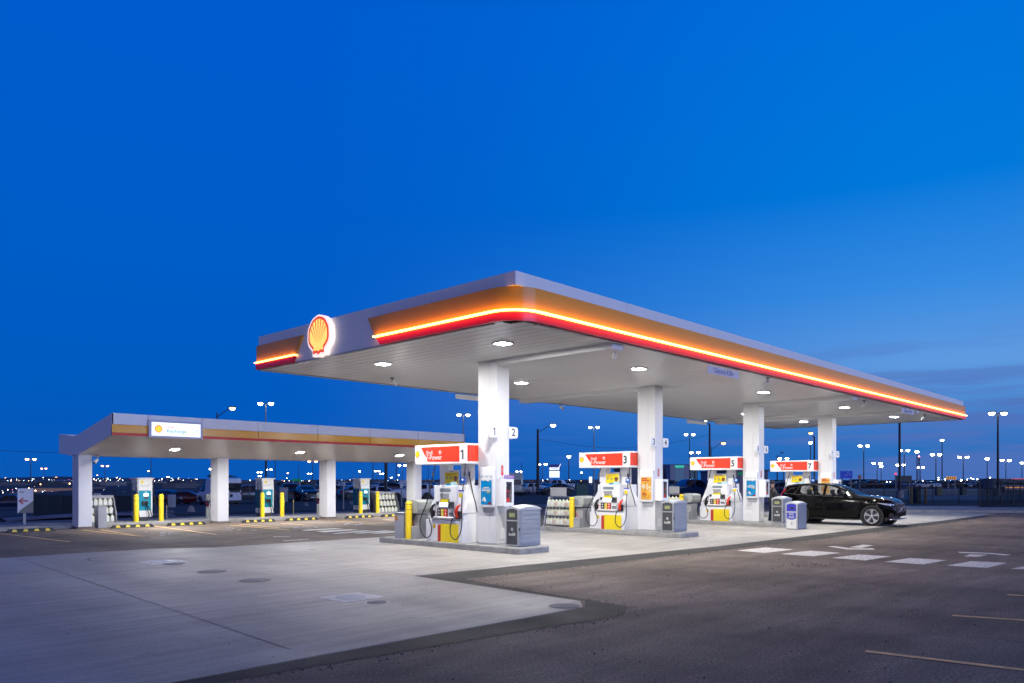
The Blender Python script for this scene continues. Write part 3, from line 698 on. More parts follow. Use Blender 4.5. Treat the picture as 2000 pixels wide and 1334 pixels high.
# illuminated sign box on the charging canopy
t = thing('charging_sign', 'white backlit sign box with a small shell and Shell Recharge lettering', 'sign', (11.44, 27.13, 3.54))
mb = MB()
w, h = .88, .265
mb.box(-w - .06, w + .06, -.10, .02, -h - .04, h + .04); mb.build('frame', pbr('lavender_frame', (0.62, 0.6, 0.72), .5, var=.03), t, bevel=.01)
mb = MB(); plate(mb, rect(-w + .03, w - .03, -h + .035, h - .035), FV, (0, -.10, 0), 0.0, .006); mb.build('lit_face', signw, t)
mb = MB(); plate(mb, pecten(.26), FV, (-.62, -.106, 0), 0, .003); mb.build('emblem_border', pbr('emblem_red', (.7, .1, .02), .4, emit=(.85, .14, .02), estr=.9), t)
mb = MB(); plate(mb, pecten(.20), FV, (-.62, -.109, 0), 0, .003); mb.build('emblem', pbr('emblem_yellow', (.9, .6, .02), .4, emit=(1, .62, .03), estr=.95), t)
mb = MB(); text(mb, 'Shell', .13, FV, (-.21, -.106, .085), .004, .015, 0, 1.05); mb.build('lettering', pbr('pale_red_ink', (.3, .05, .04), .4, emit=(.85, .30, .24), estr=.8), t)
mb = MB(); text(mb, 'Recharge', .165, FV, (0, -.106, -.06), .004, .015, 0, 1.12)
mb2 = mb; mb2.build('lettering', pbr('pale_teal_ink', (.05, .15, .15), .4, emit=(.10, .36, .40), estr=.8), t)
mb = MB()
for a0 in (90, 210, 330):
    pts = []
    for k in range(6):
        a = R(a0 + k * 13); pts.append((.10 * math.cos(a), .10 * math.sin(a)))
    for k in range(5, -1, -1):
        a = R(a0 + k * 13); pts.append((.085 * math.cos(a), .085 * math.sin(a)))
    plate(mb, pts, FV, (.66, -.106, 0), 0, .003)
    for k in (0, 1): plate(mb, circ(.66 + .05 * math.cos(R(a0 + 40 * k)), .05 * math.sin(R(a0 + 40 * k)), .012, 8), FV, (0, -.106, 0), 0, .003)
mb.build('symbol', MATS['pale_teal_ink'], t)
# ================================================================== PUMP ISLANDS
PVC = 15.1
def PR(x, y, U=13.33):
    """photo point on the first pump's front -> (right, up) from the pump's base centre"""
    v, z = onu(x, y, U); return (PVC - v, z - .15)
def prect(x0, y0, x1, y1, U=13.33):
    a = PR(x0, y1, U); b = PR(x1, y0, U); return rect(a[0], b[0], a[1], b[1])
HX = -.505       # front face of the pump in its own axes
def make_island(cu):
    u0, u1, v0, v1 = cu - .42, cu + .86, 12.2, 17.72
    pts = [(u0, v0 + .25), (u0 + .07, v0 + .07), (u0 + .25, v0), (u1 - .25, v0), (u1, v0 + .25), (u1, v1 - .08), (u1 - .08, v1), (u0 + .06, v1), (u0, v1 - .06)]
    mb = MB(); mb.prism(pts, lambda p, t: Vector((p[0], p[1], t)), 0, .15)
    o = mb.build('pump_island_kerb', kerbc, bevel=.02); struct(o)
for cu in COLU: make_island(cu)

wet_white = pbr('pump_white', (0.78, 0.78, 0.79), 0.35, var=0.015)
def make_pump(label):
    t = thing('fuel_pump', label, 'fuel pump', (COLU[0] + .225, PVC, .15), 0, 'fuel pumps')
    # body: two flowing side wings narrowing to legs that carry the sign
    # (z, half depth, left, right) rounded sections
    sec = [(0, .40, -.72, .745), (.55, .40, -.72, .745), (.80, .39, -.715, .745), (.93, .375, -.70, .735), (1.05, .34, -.665, .70), (1.16, .29, -.625, .655), (1.27, .23, -.60, .615), (1.38, .18, -.585, .59), (1.48, .15, -.58, .58), (1.54, .14, -.575, .575)]
    mb = MB(); rings = []; n = None
    for z, hd_, l_, r_ in sec:
        pr = rrect(-hd_, hd_, -r_, -l_, min(.10, hd_ * .7), 4); rings.append([(p[0], p[1], z) for p in pr]); n = len(pr)
    vs = [p for rg in rings for p in rg]
    fs = [(j * n + i, j * n + (i + 1) % n, (j + 1) * n + (i + 1) % n, (j + 1) * n + i) for j in range(len(sec) - 1) for i in range(n)] + [tuple(range(n))[::-1], tuple((len(sec) - 1) * n + i for i in range(n))]
    mb.mesh(vs, fs); b = mb.build('body', wet_white, t, smooth=50)
    for l_, r_ in ((-.575, -.27), (.27, .575)):
        mb = MB(); mb.prism(rrect(-.13, .13, -r_, -l_, .04), lambda p, q: Vector((p[0], p[1], q)), 1.541, 2.05); mb.build('sign_leg', wet_white, t, smooth=50)
    mb = MB()   # lower cabinet
    mb.prism(rrect(-.505, .505, -.715, .735, .05), lambda p, q: Vector((p[0], -p[1], q)), .0, .565)
    mb.prism(rrect(-.44, .44, -.70, .72, .05), lambda p, q: Vector((p[0], -p[1], q)), .566, .755)
    mb.build('lower_cabinet', wet_white, t, bevel=.012)
    mb = MB(); mb.box(-.45, .45, -.75, .73, .757, .770); mb.build('cabinet_seam', lgrey, t)
    mb = MB()   # upper console
    mb.prism(rrect(-.495, .495, -.53, .38, .04), lambda p, q: Vector((p[0], p[1], q)), .66, 1.475)
    mb.build('console', wet_white, t, bevel=.012)
    # tapered belly shelf under the console
    mb = MB(); a = [(-.47, .567), (-.555, .615), (-.56, .64), (-.50, .668), (-.40, .668), (-.40, .567)]
    mb.prism(a, lambda p, q: Vector((p[0], q, p[1])), -.45, .36); mb.build('console_shelf', pbr('shelf_white', (.62, .62, .64), .4, var=.02), t, bevel=.01)
    f0 = (HX - .002, 0, 0)
    mb = MB(); plate(mb, prect(860.5, 1024.5, 895, 1058), FU, f0, 0, .004); mb.build('yellow_panel', pyel, t)
    mb = MB(); plate(mb, prect(854.5, 1024.5, 860.3, 1058), FU, f0, 0, .004); mb.build('red_stripe', dred, t)
    c = PR(847.5, 1027.5)
    mb = MB(); plate(mb, [(x + c[0], y + c[1]) for x, y in pecten(.115)], FU, f0, 0, .004); mb.build('emblem_border', dred, t)
    mb = MB(); plate(mb, [(x + c[0], y + c[1]) for x, y in pecten(.095)], FU, (f0[0] - .004, 0, 0), 0, .002); mb.build('emblem', pyel, t)
    fc = (-.497, 0, 0)
    mb = MB(); plate(mb, prect(858, 954, 879, 960.5), FU, fc, 0, .003); mb.build('price_display', pbr('price_glass', (.22, .26, .28), .15, var=.1, vscale=20), t)
    mb = MB(); vis = [PR(858, 964), PR(876, 964), PR(875.5, 973), PR(861, 975)]; plate(mb, vis, FU, fc, 0, .003); mb.build('visor_recess', pbr('recess_grey', (.30, .30, .31), .5, var=.05), t)
    sc0 = [PR(861, 974.5), PR(876, 975.5), PR(874, 990), PR(856.5, 989)]
    mb = MB(); sc_ = [(x + (x - .01) * .10, y + (y - 1.0) * .10) for x, y in sc0]; plate(mb, sc_, FU, fc, 0.0, .014); mb.build('screen_bezel', dgrey, t, bevel=.004)
    mb = MB(); mid0 = PR(859, 981); mid1 = PR(875.2, 982)
    plate(mb, [sc0[3], sc0[2], mid1, mid0], FU, (fc[0] - .015, 0, 0), 0, .002); mb.build('screen', screen, t)
    mb = MB(); plate(mb, [mid0, mid1, sc0[1], sc0[0]], FU, (fc[0] - .015, 0, 0), 0, .002); mb.build('screen_banner', pyel, t)
    mb = MB(); plate(mb, prect(876.5, 980, 885.5, 993), FU, fc, 0, .04); mb.build('card_reader', dgrey, t, bevel=.006)
    mb = MB(); plate(mb, prect(878.5, 983, 883.5, 987), FU, (fc[0] - .041, 0, 0), 0, .002); mb.build('reader_slot', black, t)
    mb = MB(); plate(mb, prect(852, 979.5, 856, 985.5), FU, fc, 0, .02); mb.build('speaker', dgrey, t)
    # fuel grade buttons
    grades = [('grade_buttons_dark', dgrey, 853.5, 860), ('grade_buttons_yellow', pyel, 860.3, 866), ('grade_buttons_red', pred, 866.3, 873)]
    mb = MB(); plate(mb, prect(853, 993.5, 873.8, 1012), FU, fc, 0, .004); mb.build('grade_panel', black, t)
    for nm, m, xa, xb in grades:
        mb = MB()
        for k in range(3): plate(mb, prect(xa + .5, 994.5 + 5.9 * k, xb - .3, 999.6 + 5.9 * k), FU, (fc[0] - .004, 0, 0), 0, .010)
        mb.build('grade_button_column', m, t)
        mb = MB()
        for k in range(3): plate(mb, prect((xa + xb) / 2 - 1, 995.8 + 5.9 * k, (xa + xb) / 2 + 1, 998.2 + 5.9 * k), FU, (fc[0] - .014, 0, 0), 0, .002)
        mb.build('grade_mark', labelw, t)
    mb = MB(); plate(mb, prect(876, 1002, 884, 1005), FU, fc, 0, .008); plate(mb, prect(876, 1007, 885, 1008), FU, fc, 0, .004); mb.build('receipt_slot', dgrey, t)
    mb = MB(); plate(mb, prect(850, 999, 852, 1001), FU, fc, 0, .004); mb.build('stop_button', pred, t)
    # nozzles
    def nozzle(x0, x1, y0, y1, colr, name):
        a = PR(x0, y1, 13.3); c = PR(x1, y0, 13.3); cx_ = (a[0] + c[0]) / 2; w = (c[0] - a[0]) / 2
        mb = MB(); fm = fmap(FU, (-.42, 0, 0))
        mb.prism(rrect(cx_ - w * .75, cx_ + w * .55, a[1], (a[1] + c[1]) / 2 + .02, .02), fm, .0, .09)
        n1 = mb.build(name, black, t, bevel=.01)
        mb = MB()
        mb.tube([fm((cx_ - w * .1, a[1] + .04), .10), fm((cx_ - w * .05, (a[1] + c[1]) / 2), .15), fm((cx_ + w * .45, c[1] - .06), .14), fm((cx_ + w * .75, c[1]), .08)], [.036, .05, .038, .018], 10)
        mb.build('grip', colr, n1, smooth=50)
        mb = MB(); mb.tube([fm((cx_ - w * .3, a[1] + .06), .17), fm((cx_ - w * .7, (a[1] + c[1]) / 2), .20), fm((cx_ - w * .2, c[1] - .10), .18)], .009, 6); mb.build('lever', black, n1)
    nozzle(838, 849, 984, 1012, black, 'nozzle'); nozzle(885.5, 898, 986, 1014, pred, 'nozzle')
    def hose(pts, name='hose', U=13.15, r=.0145):
        P = [fmap(FU, (U - (COLU[0] + .225), 0, 0))(PR(x, y, U), 0) for x, y in pts]
        mb = MB(); mb.tube(spline(P, 8), r, 8); mb.build(name, black, t, smooth=60)
    hose([(850, 906.5), (846.5, 925), (840, 955), (834, 980), (825, 1003), (820.5, 1018), (821, 1034), (828, 1047), (836, 1049.5), (842, 1041), (842.5, 1028), (839.5, 1018), (838, 1011)])
    hose([(909, 905), (907.5, 925), (905, 945), (903, 965), (901.5, 990), (902, 1015), (900, 1037), (893, 1052), (886, 1053), (880, 1044), (879.5, 1030), (881.5, 1018), (885, 1012)])
    hose([(915.5, 905), (916.5, 925), (920, 945), (924, 965), (928, 980), (932, 1000)], U=13.75)
    mb = MB()
    for (x0, y0), (x1, y1), U in (((847, 921), (845.5, 930), 13.15), ((908, 921), (907.6, 928), 13.15), ((916.3, 922), (917, 930), 13.75)):
        a = fmap(FU, (U - 13.845, 0, 0))(PR(x0, y0, U), 0); b_ = fmap(FU, (U - 13.845, 0, 0))(PR(x1, y1, U), 0); mb.cyl(a, b_, .027, 8)
    mb.build('hose_coupling', dgrey, t, smooth=40)
    fh = fmap(FU, (-.72, 0, 0))
    mb = MB(); plate(mb, prect(902, 933, 910.5, 944, 13.15), FU, (-.73, 0, 0), 0, .02); mb.build('blue_hose_tag', pbr('tag_blue', (.01, .10, .45), .4, var=.05), t)
    mb = MB(); plate(mb, prect(904.5, 935, 908.5, 939, 13.15), FU, (-.751, 0, 0), 0, .002); mb.build('tag_mark', labelw, t)
    mb = MB(); plate(mb, rrect(*sum(zip(PR(897, 972, 13.12), PR(908, 957, 13.12)), ()), .03) if False else prect(897, 957, 908, 965, 13.12), FU, (-.76, 0, 0), 0, .006); mb.build('hose_tag', labelw, t)
    mb = MB(); plate(mb, prect(898, 957, 908.5, 959.5, 13.12), FU, (-.767, 0, 0), 0, .002); mb.build('hose_tag_top', blue, t)
    mb = MB(); plate(mb, circ(*PR(902, 967.5, 13.12), .062, 16), FU, (-.768, 0, 0), 0, .003); mb.build('hose_tag_disc', pyel, t)
    # poster between the legs
    U = 13.6; fp = (U - 13.845, 0, 0)
    mb = MB(); plate(mb, prect(868.5, 918, 896, 950, U), FU, fp, -.03, 0); mb.build('poster_board', labelw, t)
    mb = MB(); plate(mb, prect(869.3, 922.5, 895, 945, U), FU, fp, 0.001, .004); mb.build('poster', pyel, t)
    mb = MB(); text(mb, 'Air Miles', .05, FU, fmap(FU, (fp[0] - .001, 0, 0))(PR(882, 920.3, U), 0), .003, .01); mb.build('poster_heading', blue, t)
    mb = MB()
    for y in (925, 927.5): plate(mb, prect(871, y, 890 if y < 926 else 880, y + 1.1, U), FU, (fp[0] - .004, 0, 0), 0, .002)
    mb.build('poster_lines', dred, t)
    mb = MB()
    for x in (873, 880.5): plate(mb, circ(*PR(x, 933.5, U), .036, 14), FU, (fp[0] - .004, 0, 0), 0, .002)
    mb.build('poster_discs', dgrey, t)
    mb = MB()
    for x in (873, 880.5): plate(mb, circ(*PR(x, 933.5, U), .018, 10), FU, (fp[0] - .006, 0, 0), 0, .002)
    mb.build('poster_disc_centre', labelw, t)
    mb = MB(); c = PR(890, 935.5, U); plate(mb, [(c[0] + .07 * math.cos(a) * (1 + .25 * math.sin(3 * a)), c[1] + .085 * math.sin(a)) for a in [k * .39 for k in range(16)]], FU, (fp[0] - .004, 0, 0), 0, .002); mb.build('poster_picture', pbr('poster_brown', (.22, .07, .03), .5, var=.6, vscale=14), t)
    mb = MB(); plate(mb, prect(872, 944.5, 880.5, 949, 13.4), FU, (-.46, 0, 0), 0, .004); mb.build('blue_sticker', sky_poster, t)
    mb = MB(); plate(mb, prect(881, 941, 893, 950, 13.4), FU, (-.465, 0, 0), 0, .004); mb.build('pale_sticker', pbr('sticker_pale', (.42, .62, .66), .5, var=.35, vscale=16), t)
    # illuminated-looking sign above
    zc0, zc1 = 2.035, 2.555
    mb = MB(); mb.prism(rrect(-.53, .53, -1.02, 1.18, .10, 6), lambda p, q: Vector((p[0], p[1], q)), zc0, zc1)
    sg = mb.build('sign', pbr('sign_white', (.84, .84, .83), .3, var=.01), t, bevel=.012)
    fs_ = (-.531, 0, 0)
    def SR(x, y): return PR(x, y, 13.31)
    # map photo sign coordinates to an upright rectangle (the pump leans a touch in the photo)
    def SG(x, y):
        r0, r1 = SR(810, 890)[0], SR(917, 890)[0]; r_ = SR(x, 890)[0]
        k = (x - 810) / 107; yt = 871 - 7 * k; yb = 908 - 4 * k; w = (y - yt) / (yb - yt)
        return (-1.18 + (r_ - r0) / (r1 - r0) * 2.20, zc1 - w * (zc1 - zc0))
    mb = MB(); plate(mb, [SG(824.5, 874.5), SG(837.5, 901.5), SG(836.5, 902.8), SG(898.5, 900.5), SG(898.5, 869.5)][:2] + [SG(898.5, 900.3), SG(898.5, 869.6)], FU, fs_, 0, .003); mb.build('red_field', pred, sg)
    mb = MB(); q0, q1 = zc0 + .06, zc1 - .05; arc = [(-.43 - .102 * math.cos(R(a)), -.92 - .102 * math.sin(R(a))) for a in (22, 40, 58, 74, 90)] + [(.35, -1.022)]
    for a_, b_ in zip(arc[:-1], arc[1:]): mb.face([(*a_, q0), (*b_, q0), (*b_, q1), (*a_, q1)])
    mb.build('red_field', pred, sg)
    c = SG(817.8, 888)
    mb = MB(); plate(mb, [(x + c[0], y + c[1]) for x, y in pecten(.175)], FU, fs_, 0, .003); mb.build('emblem_border', dred, sg)
    mb = MB(); plate(mb, [(x + c[0], y + c[1]) for x, y in pecten(.155)], FU, (fs_[0] - .003, 0, 0), 0, .002); mb.build('emblem', pyel, sg)
    ft = fmap(FU, (fs_[0] - .0035, 0, 0))
    mb = MB(); text(mb, 'Shell', .14, FU, ft(SG(841, 884.5), 0), .003, .010, 0, 1.0); text(mb, 'V-Power', .185, FU, ft(SG(849, 893.6), 0), .003, .014, 0, 1.0)
    ring = [(.045, .022)]
    c = SG(861.5, 883.2); o_ = circ(c[0], c[1], .05, 16); i_ = circ(c[0], c[1], .026, 16); m_ = fmap(FU, (fs_[0] - .0035, 0, 0))
    for k in range(16): j = (k + 1) % 16; mb.face([m_(o_[k], .003), m_(o_[j], .003), m_(i_[j], .003), m_(i_[k], .003)])
    mb.build('sign_lettering', labelw, sg)
    return t, sg, fs_, SG
def pump_number(sg, fs_, SG, n):
    mb = MB(); text(mb, str(n), .34, FU, fmap(FU, (fs_[0], 0, 0))(SG(904.0, 886.5), 0), .003, .03, 0, .9); return mb.build('pump_number', snum, sg)
pl = ['nearest white fuel pump with a yellow panel, under the sign numbered 1', 'white fuel pump under the sign numbered 3, beside the second canopy column', 'white fuel pump under the sign numbered 5, beside the third canopy column', 'farthest fuel pump, sign numbered 7, partly hidden by the black car']
pump0, sg0, fs0, SG0 = make_pump(pl[0])
pump_number(sg0, fs0, SG0, 1)
for i in (1, 2, 3):
    c = copy_tree(pump0, (COLU[i] + .225, PVC, .15), pl[i])
    sg = [o for o in c.children if o.name.startswith('sign')][0]
    old = [o for o in sg.children if o.name.startswith('pump_number')][0]; bpy.data.objects.remove(old)
    pump_number(sg, fs0, SG0, 2 * i + 1)
    if i == 3:
        pass

# ---- number flags on the columns
def flag(i, n, side):
    cu = COLU[i]; u = cu - .30 if side == 0 else cu + CW - .02
    lbl = 'small white rounded plate with the number %d projecting %s from %s' % (n, ['forward', 'rearward'][side], ['the first', 'the second', 'the third', 'the fourth'][i] + ' canopy column')
    t = thing('number_plate', lbl, 'sign', (u, CV0 - .03, 2.83), 0, 'pump number plates')
    w = .32; h = .29; r_ = .07
    pts = rrect(0, w, 0, h, .07)
    if side == 0: pts = [(x if x < w / 2 or True else w, y) for x, y in rrect(0, w + .1, 0, h, .07) if x <= w] + []
    if side == 0: pts = [(w, 0), (w, h)] + [(x, y) for x, y in rrect(0, .5, 0, h, .07)[6 * 2:]]
    else: pts = [(0, 0)] + rrect(-.5, w, 0, h, .07)[:12] + [(0, h)]
    mb = MB(); plate(mb, pts, FV, (0, 0, 0), -.025, 0); mb.build('plate', white, t, bevel=.003, seg=1)
    mb = MB(); text(mb, str(n), .27, FV, (.19 if side == 0 else .15, 0, h / 2), .003, .02, 0, 1.0); mb.build('digit', snum, t)
    mb = MB(); mb.box(.22 if side == 0 else -.0, .30 if side == 0 else .09, -.03, -.002, -.022, -.002); mb.build('bracket', lgrey, t)
for i in range(4): flag(i, 2 * i + 1, 0); flag(i, 2 * i + 2, 1)

# ---- poster displays on the columns
def display(i, kind, label):
    cu = COLU[i]; t = thing('poster_display', label, 'poster display', (cu, 13.66, 1.10))
    mb = MB(); mb.prism(rrect(-.27, .23, -.03, 1.0, .05), fmap(FU, (0, 0, 0)), .0, .085); mb.build('casing', white, t, bevel=.02, seg=3)
    mb = MB(); plate(mb, rect(-.245, .205, .0, .80), FU, (-.0855, 0, 0), 0, .006); mb.build('frame', labelw, t)
    m = sky_poster if kind == 'blue' else pbr('poster_orange', (.72, .36, .04), .4, var=.35, vscale=7)
    mb = MB(); plate(mb, rect(-.205, .175, .05, .76), FU, (-.092, 0, 0), 0, .003); mb.build('poster', m, t)
    mb = MB()
    if kind == 'blue':
        for w_, y in ((.10, .47), (.15, .43), (.15, .39)): plate(mb, rect(-.015 - w_, -.015 + w_, y, y + .022), FU, (-.0955, 0, 0), 0, .002)
        for x, y, r_ in ((-.09, .20, .045), (-.05, .15, .04), (-.15, .16, .02), (-.15, .70, .05), (-.08, .71, .06), (.0, .70, .05), (.08, .715, .055), (.14, .70, .045), (.05, .66, .03)): plate(mb, circ(x, y, r_, 12), FU, (-.0955, 0, 0), 0, .002 + .0002 * random.random())
        mb.build('poster_picture', labelw, t)
        mb = MB(); plate(mb, rect(.02, .13, .35, .375), FU, (-.0985, 0, 0), 0, .002); mb.build('poster_highlight', pyel, t)
        mb = MB(); plate(mb, [(.06, .055), (.17, .055), (.17, .10), (.13, .125), (.09, .12), (.05, .09)], FU, (-.0955, 0, 0), 0, .002); mb.build('poster_car', pbr('poster_darkred', (.25, .02, .03), .5, var=.3), t)
    else:
        plate(mb, rect(-.17, .02, .70, .735), FU, (-.0955, 0, 0), 0, .002); plate(mb, rect(-.17, .10, .645, .68), FU, (-.0955, 0, 0), 0, .002); plate(mb, rect(-.15, -.02, .24, .27), FU, (-.0955, 0, 0), 0, .002); plate(mb, rect(-.15, .02, .19, .22), FU, (-.0955, 0, 0), 0, .002)
        mb.build('poster_lettering', dred, t)
        mb = MB()
        for x, y, r_ in ((-.11, .47, .075), (.12, .44, .045), (.13, .33, .045)): plate(mb, circ(x, y, r_, 14), FU, (-.0955, 0, 0), 0, .002)
        plate(mb, rect(.0, .05, .36, .56), FU, (-.0955, 0, 0), 0, .0022)
        mb.build('poster_picture', pbr('poster_cream', (.75, .62, .42), .5, var=.35, vscale=20), t)
    mb = MB(); plate(mb, [(-.20, -.03), (.19, -.03), (.17, -.17), (-.14, -.17), (-.19, -.13)], FU, (0, 0, 0), 0, .03); mb.build('leaflet_tray', lgrey, t, bevel=.004)
display(0, 'blue', 'display with a blue poster on the nearest canopy column')
display(1, 'orange', 'display with an orange savings poster on the second canopy column')
display(2, 'blue', 'display with a blue poster on the third canopy column')
display(3, 'orange', 'display with an orange poster on the farthest column, cut off by the car roof')

# ---- fire extinguisher cabinets
cn = ['nearest', 'second', 'third', 'farthest']
def cabinet(i):
    cu = COLU[i]; t = thing('extinguisher_cabinet', 'white fire extinguisher cabinet on the %s canopy column' % cn[i], 'cabinet', (cu + .17, CV0, 1.12), 0, 'fire extinguisher cabinets')
    mb = MB()
    mb.box(-.17, .17, -.02, -.003, 0, .68); mb.box(-.17, -.15, -.25, -.02, 0, .68); mb.box(.15, .17, -.25, -.02, 0, .68); mb.box(-.15, .15, -.25, -.02, 0, .03); mb.box(-.15, .15, -.25, -.02, .65, .68)
    mb.box(-.17, -.105, -.268, -.251, 0, .68); mb.box(.105, .17, -.268, -.251, 0, .68); mb.box(-.105, .105, -.268, -.251, 0, .09); mb.box(-.105, .105, -.268, -.251, .60, .68)
    mb.build('casing', white, t)
    mb = MB(); mb.box(-.104, .104, -.262, -.258, .091, .599); mb.build('window', pbr('cabinet_glass', (.9, .9, .92), .05, trans=1.0, alpha=.35), t)
    mb = MB(); plate(mb, rect(-.10, .02, .10, .20), FV, (0, -.2635, 0), 0, .002); plate(mb, rect(-.10, .02, .36, .385), FV, (0, -.2635, 0), 0, .002); mb.build('cabinet_label', pbr('label_red', (.62, .03, .03), .4, var=.1), t)
    e = thing('fire_extinguisher', 'red fire extinguisher inside the cabinet on the %s canopy column' % cn[i], 'fire extinguisher', (cu + .17, CV0 - .13, 1.152), 0, 'fire extinguishers')
    mb = MB(); mb.lathe([(.05, 0), (.065, .02), (.065, .33), (.05, .38), (.02, .41)], (0, 0, 0), n=16); mb.build('cylinder', pbr('extinguisher_red', (.60, .015, .015), .3, var=.05), e, smooth=40)
    mb = MB(); mb.box(-.02, .02, -.05, .03, .41, .45); mb.cyl((0, 0, .40), (0, 0, .43), .02, 8); mb.build('valve', black, e)
    mb = MB(); mb.tube([(0, -.04, .43), (.06, -.05, .36), (.07, -.03, .2), (.06, -.02, .1)], .008, 6); mb.build('hose', black, e)
    s = thing('extinguisher_sign', 'narrow red arrow sign above the extinguisher cabinet on the %s canopy column' % cn[i], 'sign', (cu + .19, CV0 - .008, 1.84), 0, 'extinguisher arrow signs')
    mb = MB(); plate(mb, rect(-.065, .065, 0, .34), FV, (0, 0, 0), 0, .003); mb.build('board', labelw, s)
    mb = MB(); plate(mb, [(-.035, .30), (.035, .30), (.035, .10), (.055, .10), (0, .015), (-.055, .10), (-.035, .10)], FV, (0, -.003, 0), 0, .002); mb.build('arrow', MATS['label_red'], s)
    mb = MB()
    for k, ch in enumerate('FIRE'): text(mb, ch, .042, FV, (0, -.0052, .27 - k * .043), .002, .01)
    mb.build('lettering', labelw, s)
    if i == 0:
        s2 = thing('notice_sign', 'small purple and white notice on top of the nearest extinguisher cabinet', 'sign', (cu + .19, CV0 - .27, 1.802))
        mb = MB(); plate(mb, rect(-.20, .16, 0, .085), FV, (0, 0, 0), 0, .004); mb.build('board', pbr('notice_purple', (.30, .14, .42), .4, var=.1), s2)
        mb = MB(); text(mb, 'NO SMOKING', .05, FV, (-.03, -.004, .042), .002, .008, 0, .85); mb.build('lettering', labelw, s2)
for i in range(4): cabinet(i)

